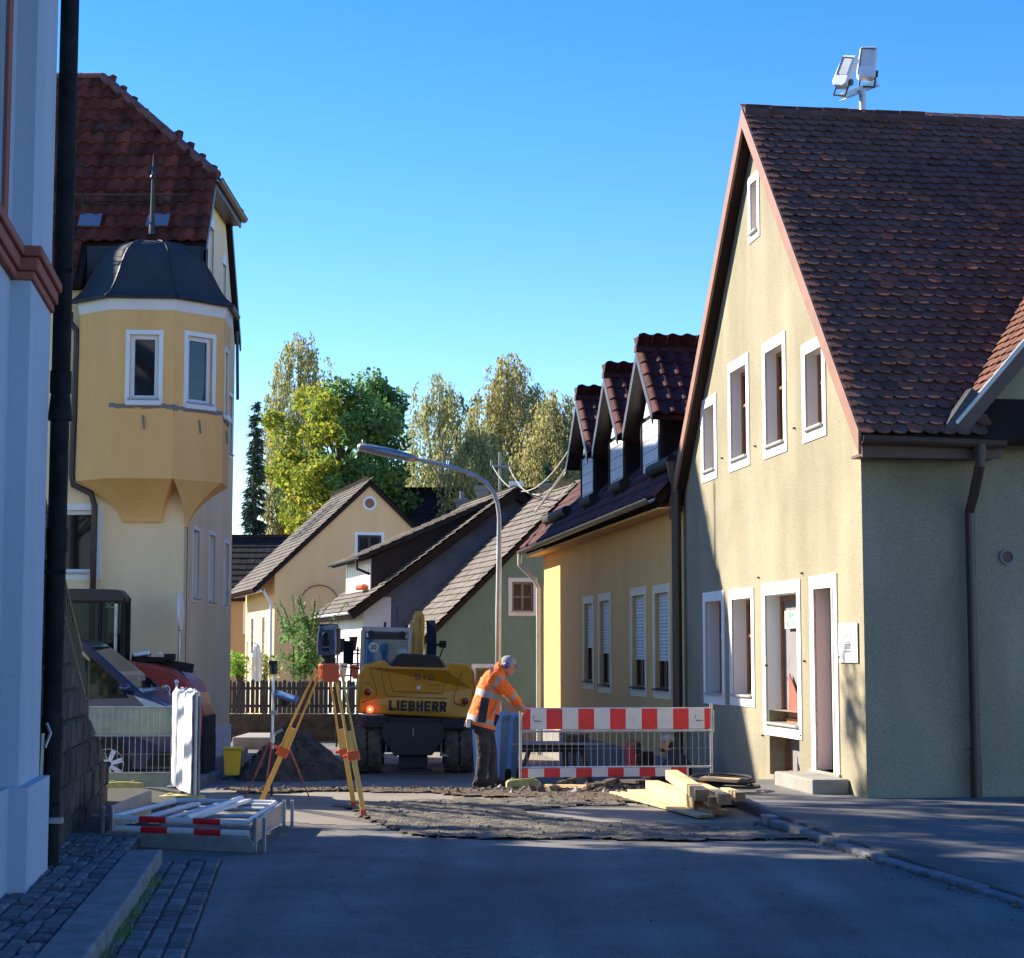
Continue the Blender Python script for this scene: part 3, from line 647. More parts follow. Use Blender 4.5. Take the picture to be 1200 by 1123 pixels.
# ---------------------------------------------------------------- floodlights on the ridge
OR = CO+DS*3.9-NS*0; sR, _ = W(1011, 135, OR, -NS)
fb = TW(3.9, 8.6, -sR); YF = fb.y
fl = thing('floodlight_mast', fb, 'metal pole with two white floodlights standing on the brown roof ridge', 'floodlight')
mb = MB(); top = P(1011, 106, YF); mb.tube([fb, V((fb.x, fb.y, top.z))], .045, 14); mb.build('pole', M['pole_metal'], fl, smooth=False)
mb = MB(); A_ = P(988, 113, YF-.15); B_ = P(1027, 98, YF+.25); mb.beam(A_, B_, .06, .09); mb.beam(A_-V((0,0,.045)), B_-V((0,0,.045)), .14, .012)
mb.build('crossbar', M['pole_metal'], fl, bevel=.005)
for cx, cy, yw, dy, w_, h_, tl in ((990.5,85.5,-.55,-.2,.21,.44,.28), (1016,75.5,-.2,.1,.25,.46,.1)):
    c0 = P(cx, cy, YF+dy); R = Matrix.Rotation(yw, 3, 'Z') @ Matrix.Rotation(-.25, 3, 'X') @ Matrix.Rotation(tl, 3, 'Y')
    F_ = Fr(c0, R @ V((1,0,0)), R @ V((0,0,1)), R @ V((0,-1,0)))
    h = MB(); k = .04
    pr = [(-w_*.86/2, h_/2-.03), (-w_*.7/2, h_/2), (w_/2, h_/2+.01), (w_/2, -h_/2+.04), (w_/2-.04, -h_/2), (-w_/2+.04, -h_/2), (-w_/2, -h_/2+.05)]
    h.prism(pr, -.06, .07, F_); ho = h.build('lamp_head', M['white_pvc'], fl, bevel=.015)
    g = MB(); g.box(-w_*.33, w_*.34, -h_*.14, h_*.4, .07, .075, F_); g.build('lamp_lens', M['curtain'], ho)
    g = MB(); g.box(-w_*.37, -w_*.33, -h_*.16, h_*.42, .07, .082, F_); g.box(-w_*.37, w_*.38, h_*.4, h_*.43, .07, .082, F_); g.build('lens_frame', M['ex_grey'], ho)
    g = MB(); bz = -h_/2-.1
    g.tube([F_(-w_*.3,-h_/2+.06,-.02), F_(-w_*.3,bz,-.02)], .012, 6); g.tube([F_(w_*.5,-h_/2+.1,-.02), F_(w_*.5,bz,-.02)], .012, 6); g.tube([F_(-w_*.3,bz,-.02), F_(w_*.5,bz,-.02)], .012, 6); g.lathe([(.001,-.03),(.045,-.03),(.045,.03),(.001,.03)], F_(w_*.5,-h_/2+.1,-.02), F_.u, 12)
    g.build('bracket', M['ex_grey'], ho)

# ================================================================ ochre house with three dormers
oh = thing('ochre_house', TW(8.12,0,0), 'ochre rendered house with three dark-tiled dormers, between the beige and the green house', 'house')
HW = lambda *q: hole(CO, DS, *q)
ws = [HW(685,695,708,799), HW(703,715,705,803), HW(741,756,699,806), HW(768,784,696,808)]
mb = MB(); wall(mb, TW, 8.12, 21.6, -.9, 4.0, [(*h, .12) for h in ws]); wall(mb, Fr(TW(21.6,0,0), -NS, (0,0,1), DS), 0, 9, -.9, 4.0); wall(mb, Fr(TW(21.6,0,-9), -DS, (0,0,1), NS), 0, 13.4, -.9, 4.0)
P21 = Fr(TW(21.6,0,0), -NS, (0,0,1), DS); mb.add([P21(0,4.0,0), P21(9,4.0,0), P21(4.5,8.6,0)], [(0,1,2)])
mb.build('wall', M['ochre'], oh, norm=False)
for i, h in enumerate(ws): window(oh, TW, h, .12, trim=.13, tm=M['cream_trim'], fm=M['dark_frame'], bars=(2,), shutter=(.55,.62,.68,.7)[i], fw=.05, sillm=M['black'])
mb = MB(); mb.box(8.16, 21.62, -.9, W(700, 868, CO, DS)[1], .001, .025, TW); mb.build('plinth', M['plinth'], oh)
mb = MB(); E0, S0 = .42, 1.1
rz = lambda w_: 3.95+S0*(E0-w_)
mb.slab([TW(8.2, rz(E0), E0), TW(21.9, rz(E0), E0), TW(21.9, rz(-4.5), -4.5), TW(8.2, rz(-4.5), -4.5)], .12)
mb.slab([TW(8.2, rz(-4.5), -4.5), TW(21.9, rz(-4.5), -4.5), TW(21.9, rz(E0), -9.4), TW(8.2, rz(E0), -9.4)], .12)
mb.build('roof', M['under'], oh)
mb = MB(); tiles(mb, TW(8.15, rz(E0)+.0, E0), DS, -NS+V((0,0,S0)), 13.8, 2.2, .24, .33, 'pan', seed=6); mb.build('roof_tiles', M['pan_dark'], oh, norm=False)
mb = MB(); mb.slab([TW(8.15, 3.85, .0), TW(21.8, 3.85, 0), TW(21.8, 3.82, .38), TW(8.15, 3.82, .38)], .03); mb.build('soffit', M['ochre'], oh)
mb = MB(); gutter(mb, TW(8.15, 3.96, .5), TW(21.9, 3.93, .5), .075); mb.build('gutter', M['dark_gutter'], oh, norm=False)
mb = MB(); mb.tube([TW(8.0,4.25,.14), TW(8.0,-.4,.14)], .075, 12); mb.tube([TW(8.0,4.15,.14), TW(8.0,4.5,.15)], [.08,.13], 12); mb.build('downpipe', M['dark_gutter'], oh)
mb = MB(); mb.tube([TW(21.85,3.92,.5), TW(21.85,3.62,.5), TW(21.7,3.3,.2), TW(21.66,3.1,.1), TW(21.66,-.6,.1)], .055, 12); mb.build('downpipe', M['pole_metal'], oh)
for a_, b_ in ((8.35,9.9),(12.0,12.95),(14.9,15.9),(17.9,20.6)):
    mb = MB(); mb.tube([TW(a_, 4.55, .1), TW(b_, 4.55, .1)], .1, 12)
    for q in (a_+.15, b_-.15): mb.beam(TW(q, 4.2, .2), TW(q, 4.66, .03), .04, .03)
    mb.build('snow_guard', M['black'], oh)
for c_ in (10.98, 13.86, 16.8):
    d = MB(); hw = .74; fz = 5.62; wf = -.12
    d.box(c_-hw, c_-hw+.05, 4.2, fz, -2.2, wf, TW); d.box(c_+hw-.05, c_+hw, 4.2, fz, -2.2, wf, TW)
    d.box(c_-hw, c_+hw, 4.1, fz, -2.2, wf-.06, TW)
    d.prism([(c_-hw, fz), (c_+hw, fz), (c_, fz+hw*.97)], -2.2, wf-.06, TW)
    do = d.build('dormer', M['black_clad'], oh)
    q = MB(); q.box(c_-hw+.12, c_+hw-.1, 4.36, fz-.08, wf-.06, wf-.02, TW); q.prism([(c_-hw+.14, fz+.0), (c_+hw-.14, fz+.0), (c_, fz+(hw-.14)*.97)], wf-.06, wf-.02, TW)
    q.build('front_panel', M['pale_panel'], do)
    q = MB(); q.box(c_-hw+.1, c_-hw+.12, 4.36, fz-.08, wf-.05, wf+.0, TW); q.box(c_-.02, c_+.02, fz, fz+.5, wf-.05, wf-.01, TW)
    for j in range(5): q.box(c_-hw+.12, c_+hw-.1, 4.6+j*.2, 4.605+j*.2, wf-.05, wf-.012, TW)
    q.build('panel_joint', M['black_clad'], do)
    hr, ez, pz, wo = 1.2, 5.47, 6.68, .08
    q = MB(); sgn = 1
    for s_ in (1, -1):
        a0 = [TW(c_, pz-.03, wo), TW(c_, pz-.03, -3.2), TW(c_+s_*hr, ez-.03, -3.2), TW(c_+s_*hr, ez-.03, wo)]
        q.slab(a0 if s_ < 0 else a0[::-1], .09)
        q.prism([(c_, pz+.02), (c_, pz-.17), (c_+s_*hr, ez-.17), (c_+s_*hr, ez+.02)], wo, wo+.025, TW)
    q.build('dormer_roof', M['dark_gutter'], do)
    q = MB(); L_ = math.hypot(hr, pz-ez)
    tiles(q, TW(c_-hr-.03, ez-.03, wo+.02), -NS, DS*hr+V((0,0,pz-ez)), 3.0, L_, .25, .34, 'pan', seed=int(c_*10))
    tiles(q, TW(c_+hr+.03, ez-.03, wo+.02), -NS, -DS*hr+V((0,0,pz-ez)), 3.0, L_, .25, .34, 'pan', seed=int(c_*7))
    q.build('dormer_tiles', M['pan_dark'], do, norm=False)
    q = MB(); ridge(q, TW(c_, pz+.02, wo+.04), TW(c_, pz+.02, -3.1), .1, .38); q.build('dormer_ridge', M['pan_dark'], do)

# ================================================================ light blue house at the left edge
BC = V((-3.32, 12.84, 0)); NL = V((.9902, .1397, 0))      # far corner; NL faces the street
TB = Fr(BC, -DS, (0,0,1), NL)                              # (towards viewer, up, out)
bl = thing('blue_house', BC, 'light blue rendered house with red sandstone cornice at the left edge', 'house')
mb = MB(); wall(mb, TB, 1.15, 13, .0, 12, [(1.62, 2.9, 4.36, 6.6, .2)], )
mb.o = None
b2 = MB(); 
for v in mb.v: pass
o = mb.build('wall', M['blue'], bl, norm=False); o.data.transform(Matrix.Translation(-NL*.13))
mb = MB(); mb.box(0, 1.15, .05, 12, -.6, 0, TB); mb.box(0, .02, .05, 12, -8, -.6, TB)
mb.build('corner_pilaster', M['blue'], bl)
mb = MB(); mb.box(-.03, 1.2, .05, .76, -.5, .07, TB); mb.box(1.2, 13, .05, .76, -.5, -.05, TB); mb.prism([(0,0),(0,0.001),(.001,.001)], 0, .001, TB)
mb.build('plinth', M['blue'], bl, bevel=.015)
mb = MB()
for (z0, z1, k) in ((4.05,4.11,.025), (4.11,4.2,.05), (4.2,4.27,.075)):
    mb.box(-.01-k*.3, 1.15+k, z0, z1, -.3, k, TB); mb.box(1.15+k, 13, z0, z1, -.3, k-.11, TB)
mb.build('cornice', M['red_stone'], bl, bevel=.012)
window(bl, Fr(TB(0,0,-.13), TB.u, TB.v, TB.w), (1.62, 2.9, 4.36, 6.6), .2, trim=.17, tm=M['red_stone'], fm=M['white_pvc'], bars=(2,), sill=False)
# unseen block added behind the blue house to cast the foreground shade
RW = 18.2
mb = MB(); mb.box(-15, -6.0, 12.9, RW, 0, 7.4); mb.prism([(-15,7.4),(-6.0,7.4),(-10.5,11.6)], 12.9, RW, Fr((0,0,0),(1,0,0),(0,0,1),(0,1,0)))
mb.build('shade_block', M['blue'], bl)
mb = MB(); F0 = Fr((0,0,0),(1,0,0),(0,0,1),(0,1,0)); mb.prism([(-5.7,7.15),(-10.5,11.65),(-10.5,11.8),(-5.6,7.25)], 12.8, RW+.2, F0); mb.prism([(-15.3,7.15),(-10.5,11.65),(-10.5,11.8),(-15.4,7.25)], 12.8, RW+.2, F0)
mb.build('shade_block_roof', M['black_tile'], bl)
mb = MB(); mb.box(-14, -3.9, 3.0, 3.02, 0, .01); 
mb = MB(); mb.slab([TB(-.4,12,.5), TB(13,12,.5), TB(13,16,-5), TB(-.4,16,-5)], .15); mb.build('roof', M['black_tile'], bl)
# drainpipe and conduit at the corner
mb = MB(); a0 = P(57, 1031, 13.05); a1 = P(81, 2, 13.05); a0.z = .1
mb.tube([(a0.x,13.05,.1), (a0.x,13.05,12)], .068, 16)
for z in (1.0, 2.35, 3.5): mb.tube([(a0.x,13.05,z), (a0.x,13.05,z+.16)], .078, 16)
for z in (.55, 2.2, 4.4): mb.beam((a0.x-.14,13.0,z), (a0.x+.08,13.0,z), .03, .03)
mb.tube([(a0.x,13.05,3.3),(a0.x,13.05,3.48)], [.09,.07], 16)
mb.build('drainpipe', M['pipe_black'], bl, smooth=False)
mb = MB(); q0 = P(45, 1033, 12.95); mb.tube([(q0.x,12.92,.12), (q0.x,12.92,.55), (q0.x+.01,12.92,1.05)], .017, 8); mb.tube([(q0.x,12.92,.5),(q0.x,12.92,.56)], .035, 8); mb.tube([(q0.x+.03,12.92,.95),(q0.x+.06,12.95,1.05),(q0.x+.03,12.95,1.12)], .012, 6); mb.box(q0.x, q0.x+.16, 12.9,12.98,.42,.46)
mb.build('conduit', M['zinc'], bl)
# ---------------------------------------------------------------- stone staircase with railing
SO = G(125, 935, .12); SO.z = 0
TT = Fr(SO, -DS, (0,0,1), NL)
ss = thing('stone_staircase', SO, 'dark stone staircase wall with black iron railing beside the blue house', 'staircase')
def stw(px, py): return W(px, py, SO, -DS)
prof = [stw(128, 900), stw(118, 873), stw(107, 842), stw(96, 804), stw(85, 768), stw(75, 736), stw(66, 702)]
mb = MB(); rd = random.Random(11); UMAX = 5.9
def top(u):
    p = prof
    for i in range(1, len(p)-1):
        if u <= p[i+1][0]: 
            t = (u-p[i][0])/(p[i+1][0]-p[i][0]); return p[i][1]+t*(p[i+1][1]-p[i][1])
    return p[-1][1]+(u-p[-1][0])*.6
z = .0
while z < 3.4:
    h = rd.uniform(.2, .3); u = -.02-rd.uniform(0, .3)
    while u < UMAX:
        l_ = rd.uniform(.3, .62); a = max(u, 0); b = u+l_; za, zb_ = min(z+h, top(a)), min(z+h, top(b)); zt = min(za, zb_)
        if z+.02 < zt and b-a > .06:
            g = .003; pr = rd.uniform(-.01, .015); c = .02
            vs = [TT(x, y, -.35) for x, y in ((a+g,z+g),(b-g,z+g),(b-g,zb_-g),(a+g,za-g))]+[TT(x, y, pr-.02) for x, y in ((a+g,z+g),(b-g,z+g),(b-g,zb_-g),(a+g,za-g))]+[TT(x, y, pr+rd.uniform(0,.015)) for x, y in ((a+g+c,z+g+c),(b-g-c,z+g+c),(b-g-c,zb_-g-c),(a+g+c,za-g-c))]
            mb.add(vs, [(0,1,5,4),(1,2,6,5),(2,3,7,6),(3,0,4,7),(4,5,9,8),(5,6,10,9),(6,7,11,10),(7,4,8,11),(8,9,10,11)])
        u += l_
    z += h
mb.build('stone_wall', M['stone'], ss, norm=False)
mb = MB(); pp = [(0,0.05)]+[(max(0,q[0]), q[1]-.02) for q in prof[:1]]+[(q[0], q[1]-.02) for q in prof[1:]]+[(UMAX, top(UMAX)-.02),(UMAX,.05)]
mb.prism(pp, -.33, -.03, TT); mb.build('wall_core', M['joint'], ss)
mb = MB(); n = 11
for i in range(n):
    u0 = 1.2+i*.3; mb.box(u0, UMAX, .1+i*.17, .1+(i+1)*.17, -1.6, -.36, TT)
mb.build('steps', M['stone'], ss)
mb = MB(); r1 = stw(74, 650); r2 = stw(102, 768); r3 = stw(109, 773); w_ = -.05
slope = (r2[1]-r1[1])/(r2[0]-r1[0])
def rail(u): return r2[1]+(u-r2[0])*slope
mb.tube([TT(r3[0], top(r3[0])-.1, w_), TT(r3[0], r3[1], w_), TT(r2[0]+.1, rail(r2[0]+.1), w_), TT(UMAX+.2, rail(UMAX+.2), w_)], .024, 8)
k = r3[0]+.2
while k < UMAX: mb.tube([TT(k, top(k)-.05, w_), TT(k, rail(k), w_)], .011, 6); k += .145
mb.tube([TT(r3[0]+.1, top(r3[0]+.3)+.1, w_), TT(UMAX, top(UMAX)+.12, w_)], .014, 6)
mb.build('railing', M['railing'], ss)

# ================================================================ pale corner house with oriel
OX, OY = -5.3, 29.2
ph = thing('oriel_house', (OX, OY, -.1), 'pale cream corner house with a yellow oriel, slate bell roof and red pantiles', 'house')
TP = Fr((OX, OY, 0), (-1,0,0), (0,0,1), (0,-1,0))        # front wall: u to the left
TQ = Fr((OX, OY, 0), (0,1,0), (0,0,1), (1,0,0))          # side wall: u away
OL = lambda *q: hole((OX, OY), (0, 1), *q)
fw = (1.42, 2.25, *sorted([P(100,672,OY).z, P(100,598,OY).z]))
sw = [OL(226,233,620,701), OL(245,251.5,626,706), OL(262.5,267.5,636,709)]
s2 = (4.0, 4.75, 5.35, 6.45); arch = [(1.9,2.35,8.15,9.1),(3.35,3.75,7.9,8.75)]
cel = OL(224,230,764,795); cel = (cel[0], cel[1], .75, 1.35)
sideh = [(*h, .1) for h in sw]+[(*s2,.1)]+[(*h,.1) for h in arch]+[(*cel,.15)]
kz = 1.55
mb = MB(); wall(mb, TP, 0, 11, -.9, 7.55, [(*fw, .1)])
wall(mb, TQ, 0, 5, -.9, 9.65, sideh, [(-kz, 1, 7.45), (kz, 1, 7.45+kz*5)])
wall(mb, Fr((OX,OY+5,0),(-1,0,0),(0,0,1),(0,1,0)), 0, 11, -.9, 7.55); wall(mb, Fr((OX-11,OY,0),(0,1,0),(0,0,1),(-1,0,0)), 0, 5, -.9, 9.6, (), [(-kz, 1, 7.45), (kz, 1, 7.45+kz*5)])
mb.build('wall', M['pale'], ph, norm=False)
mb = MB(); mb.box(-.0, 10.9, -.9, .3, .002, .03, TP); mb.box(.0, 5.03, -.9, .32, .002, .03, TQ); mb.build('plinth', M['white_wall'], ph)
window(ph, TP, fw, .12, trim=.1, bars=(1,), fw=.07)
for h in sw+[s2]: window(ph, TQ, h, .1, trim=.06, bars=(1,), fw=.05, tm=M['white_pvc'])
for h in arch:
    wo_ = window(ph, TQ, h, .1, trim=.05, bars=(1,), fw=.04)
    q = MB(); c_ = (h[0]+h[1])/2; r_ = (h[1]-h[0])/2
    q.prism([(c_+r_*math.cos(t), h[3]+r_*math.sin(t)) for t in [math.pi*k/10 for k in range(11)]], .002, .012, TQ); q.build('arch_head', M['white_pvc'], wo_)
window(ph, TQ, cel, .15, trim=0, bars=(1,), fm=M['dark_frame'], sill=False)
mb = MB(); mb.box(.1, 4.2, 1.22, 1.25, .0, .018, TP); mb.box(.26,.29,1.2,4.0,.0,.01,TQ); mb.build('wall_seam', M['plinth'], ph)
# hidden block added behind the corner house to keep the ochre front in shade
mb = MB(); RW2 = 42.0; F3 = Fr((0,0,0),(1,0,0),(0,0,1),(0,1,0)); mb.box(-15, -7.3, 34.3, RW2, -.6, 9.6); mb.prism([(-15,9.6),(-7.3,9.6),(-8.8,12.0),(-13.5,12.0)], 34.3, RW2, F3); mb.build('shade_block', M['pale'], ph)
mb = MB(); mb.prism([(-7.1,9.4),(-8.75,12.1),(-13.55,12.1),(-15.2,9.4),(-15.2,9.55),(-13.6,12.25),(-8.7,12.25),(-7.0,9.55)], 33.9, RW2+.2, F3); mb.build('shade_block_roof', M['pan_dark'], ph)
# roof: steep saddle with half-hipped end
ey, ez0, hz, rzz, ry, rx, hx = OY-.3, 7.6, 9.72, 11.86, OY+2.45, -7.35, -5.06
by = 2*ry-ey; kk = (rzz-ez0)/(ry-ey); hy = ey+(hz-ez0)/kk; hyb = 2*ry-hy; LX = -16.5
mb = MB()
cy_ = ey+.46; cz_ = ez0+kk*.46
mb.slab([(LX,ey,ez0),(-7.0,ey,ez0),(-7.0,cy_,cz_),(LX,cy_,cz_)], .12); mb.slab([(LX,cy_,cz_),(hx,cy_,cz_),(hx,hy,hz),(rx,ry,rzz),(LX,ry,rzz)], .12)
mb.slab([(LX,by,ez0),(LX,ry,rzz),(rx,ry,rzz),(hx,hyb,hz),(OX+.08,hyb+.05,hz-.08),(OX+.08,by,ez0)], .12)
mb.slab([(hx,hy,hz),(hx,hyb,hz),(rx,ry,rzz)], .12)
mb.build('roof', M['under'], ph)
vdv = V((0, ry-ey, rzz-ez0)); L_ = vdv.length; c0 = 7.35+hx-.0
def keepL(u, v):      # u from the verge leftwards
    if u < 1.95 and v < .84: return False
    if v < L_*(hz-ez0)/(rzz-ez0): return True
    return u > (hx-rx)*(v/L_-(hz-ez0)/(rzz-ez0))/(1-(hz-ez0)/(rzz-ez0))-.05
mb = MB(); tiles(mb, V((hx+.02, ey-.03, ez0+.02)), (-1,0,0), vdv, 5.2, L_, .228, .3, 'pan', keepL, lift=.04, seed=2)
mb.build('roof_tiles', M['pan'], ph, norm=False)
mb = MB(); tiles(mb, V((hx+.05, hy, hz)), (0,1,0), V((rx-hx, 0, rzz-hz)), hyb-hy, 3.1, .25, .3, 'flat', lambda u, v: abs(u-(hyb-hy)/2) < (hyb-hy)/2*(1-v/3.1)-.12, seed=3)
mb.build('roof_tiles', M['pan'], ph, norm=False)
mb = MB(); ridge(mb, (hx,hy,hz+.05), (rx,ry,rzz+.06), .12, .38); ridge(mb, (rx,ry,rzz+.06), (LX,ry,rzz+.06), .12, .38); ridge(mb, (hx,hyb,hz+.05), (rx,ry,rzz+.06), .12, .38)
mb.build('ridge_tiles', M['ridge'], ph)
mb = MB(); gutter(mb, (hx+.06, hy-.1, hz-.03), (hx+.06, hyb+.1, hz-.03), .07)
mb.prism([(hy-.05,hz-.02),(hyb+.05,hz-.02),(hyb+.05,hz-.2),(hy-.05,hz-.2)], hx-.02, hx+.02, Fr((0,0,0),(0,1,0),(0,0,1),(1,0,0)))
F1 = Fr((0,0,0),(0,1,0),(0,0,1),(1,0,0))
mb.prism([(ey+.4,ez0+.4*kk+.02),(hy,hz+.02),(hy,hz-.18),(ey+.4,ez0+.4*kk-.18)], hx-.02, hx+.015, F1); mb.prism([(by,ez0+.02),(hyb,hz+.02),(hyb,hz-.18),(by,ez0-.18)], OX+.06, OX+.09, F1)
mb.tube([(OX+.1, by-.6, 7.7),(OX+.12,by-.55,6.4)], .03, 8)
mb.slab([(OX,hy,hz-.16),(OX,hyb,hz-.16),(hx,hyb,hz-.16),(hx,hy,hz-.16)], .02)
mb.build('verge_board', M['dark_gutter'], ph)
# snow guard rail and glazed tiles
def RP(u, v, h=0): 
    n_ = V((0,-vdv.z,vdv.y)).normalized(); return V((hx-u, ey, ez0))+vdv.normalized()*v+n_*h
mb = MB(); vs_ = 1.75; mb.tube([RP(.35,vs_,.32), RP(5,vs_,.32)], .012, 6); mb.tube([RP(.35,vs_,.12), RP(5,vs_,.12)], .01, 6)
for i in range(20): mb.tube([RP(.4+i*.23,vs_,.1), RP(.4+i*.23,vs_,.32)], .006, 5)
for i in range(4): mb.beam(RP(.9+i*1.2,vs_,.0), RP(.9+i*1.2,vs_,.34), .03, .01); mb.beam(RP(.9+i*1.2,vs_-.3,.0), RP(.9+i*1.2,vs_,.32), .03, .012)
mb.build('snow_guard', M['zinc_dark'], ph)
mb = MB()
for u in (.65, 1.78, 2.7): mb.slab([RP(u,1.2,.15), RP(u+.36,1.2,.15), RP(u+.36,1.52,.12), RP(u,1.52,.12)][::-1], .03)
mb.build('skylight_tiles', M['pan_glass'], ph)
# oriel
op = [(-7.02,28.98),(-6.40,28.5),(-5.40,28.58),(-4.72,29.28),(-4.76,30.2),(-5.3,30.75)]
oz0, oz1 = 4.39, 7.13
orl = MB()
fb_ = {}
for i in range(5):
    a, b = V((*op[i],0)), V((*op[i+1],0)); d = (b-a).normalized(); n_ = V((d.y,-d.x,0)); L_ = (b-a).length; T_ = Fr(a, d, (0,0,1), n_)
    hl = []
    if i in (1, 2, 3):
        if i == 1: q = hole(a.xy, d.xy, 152,186,392,468)
        elif i == 2: q = hole(a.xy, d.xy, 219.5,248.5,393,472)
        else: q = (.2, .62, 5.55, 6.6)
        hl = [(*q, .1)]; fb_[i] = (T_, q)
    wall(orl, T_, 0, L_, oz0, oz1, hl)
orl.add([(*p, oz0+.01) for p in op]+[(-5.3,29.2,oz0+.01)], [(0,1,2,3,4,5,6)])
oo = orl.build('oriel', M['oriel_yellow'], ph, norm=False)
def ringp(k, z): 
    c = V((-5.9, 29.25, 0)); return [V((c.x+(p[0]-c.x)*k, c.y+(p[1]-c.y)*k, z)) for p in op]+[V((-5.75,31.0,z)), V((-7.1,30.6,z))]
mb = MB(); mb.loft([ringp(1.004, oz1-.03), ringp(1.012, oz1+.0), ringp(1.03, oz1+.12), ringp(1.04, oz1+.17)]); mb.build('cornice', M['white_wall'], oo)
mb = MB(); prof_ = [(1.075,oz1+.17),(1.1,oz1+.2),(1.03,oz1+.27),(.96,oz1+.37),(.89,oz1+.5),(.83,oz1+.63),(.77,oz1+.77),(.7,oz1+.91),(.62,oz1+1.03),(.51,oz1+1.13),(.36,oz1+1.2),(.16,oz1+1.24),(.02,oz1+1.25)]
mb.loft([ringp(k, z) for k, z in prof_]); mb.box(-6.98, -5.12, 29.22, 29.7, 7.2, cz_-.02); mb.box(-5.12, -5.04, 29.3, 29.5, 7.3, cz_-.02)
oro = mb.build('oriel_roof', M['slate'], oo)
mb = MB()
for i in range(6):
    for j in range(len(prof_)-2):
        p = ringp(prof_[j][0]+.004, prof_[j][1]+.006)[i]; q = ringp(prof_[j+1][0]+.004, prof_[j+1][1]+.006)[i]; mb.beam(p, q, .022, .022)
mb.build('standing_seam', M['zinc_dark'], oro)
mb = MB(); rr = [V((p.x, p.y, p.z-.0)) for p in ringp(1.1, oz1+.18)[:6]]
for i in range(5): mb.tube([rr[i], rr[i+1]], .04, 8)
mb.build('oriel_gutter', M['zinc_dark'], oo)
cx, cy = -5.92, 29.22; mb = MB(); mb.tube([(cx,cy,oz1+1.35),(cx,cy,oz1+1.6),(cx,cy,9.55),(cx,cy,9.85)], [.06,.04,.022,.004], 10); mb.ell((cx,cy,9.45), .05,.05,.05, 6); mb.beam((cx-.09,cy,9.62),(cx+.08,cy,9.58),.012,.07); mb.box(cx-.35,cx-.1,cy,cy+.01,oz1+1.5,oz1+1.51)
mb.v = mb.v[:-8]; mb.f = mb.f[:-6]; mb.m = mb.m[:-6]
mb.build('finial', M['zinc_dark'], oro)
# corbels (concave)
def corb(top, bot, z0, z1, n=8):
    R = []
    for i in range(n+1):
        t = i/n; k = (1-math.cos(t*math.pi/2)) if True else t; k = t**1.0; zz = z1-(z1-z0)*math.sin(t*math.pi/2)**1.0
        kk_ = 1-math.cos(t*math.pi/2)
        z_ = z1-(z1-z0)*t; s_ = 1-(1-t)**1.7
        R.append([V((a[0]+(b[0]-a[0])*s_, a[1]+(b[1]-a[1])*s_, z_)) for a, b in zip(top, bot)])
    return R
mb = MB()
e = .003
mb.loft(corb([(op[0][0],29.21),(op[0][0],op[0][1]),op[1],op[2],(-5.36,29.21)], [(-6.3,29.21),(-6.3,29.17),(-6.25,29.14),(-5.66,29.14),(-5.66,29.21)], 3.74, oz0+.005))
mb.loft(corb([(-5.33,29.21),(op[2][0]+.02,op[2][1]+.02),op[3],op[4],(-5.29,30.8)], [(-5.31,29.21),(-5.27,29.15),(-5.24,29.17),(-5.24,29.25),(-5.29,29.26)], 3.66, oz0+.004))
mb.build('corbel', M['oriel_yellow'], oo)
for i in range(1, 4):
    mb = MB(); T_, q = fb_[i]; L_ = (V((*op[i+1],0))-V((*op[i],0))).length; u = -.01; rdx = random.Random(i)
    while u < L_:
        h_ = rdx.uniform(.03,.055); mb.box(u, min(u+.1, L_), q[2]-.1-h_, q[2]-.08+rdx.uniform(0,.02), .001, .006, T_); u += .1
    mb.tube([T_((q[0]+q[1])/2, q[2]-.26, .02), T_((q[0]+q[1])/2+.02, q[2]-.48, .03)], .014, 6)
    mb.build('bare_cement_patch', M['plinth'], oo)
for i, (T_, q) in fb_.items():
    wo_ = window(oo, T_, q, .1, trim=.07, bars=(1,), fw=.07, pane=M['pane'])
    s = MB(); s.box(q[0]-.05, q[1]+.05, q[2]-.1, q[2]-.02, .0, .07, T_); s.build('window_ledge', M['white_pvc'], wo_, bevel=.008)
    for ch in list(wo_.children): pass
# drainpipe beside the oriel
mb = MB(); u0 = 1.66; pz = [(u0+.25,7.2),(u0+.22,7.02),(u0+.02,6.9),(u0,6.7),(u0,4.55),(u0-.02,4.4),(u0-.25,4.2),(u0-.32,4.05),(u0-.32,0)]
pz = [(P(84,372,29.1).x, 7.15),(P(84,372,29.1).x,6.98),(P(92,378,29.1).x,6.85),(P(92,400,29.1).x,6.6),(P(86,540,29.1).x,4.5),(P(88,560,29.1).x,4.33),(P(107,572,29.1).x,4.2),(P(111,590,29.1).x,4.0),(P(111,590,29.1).x,-.1)]
mb.tube([(x, 29.1 if z < 4.3 else 29.0, z) for x, z in pz], .052, 10); mb.build('drainpipe', M['dark_gutter'], ph, smooth=True)

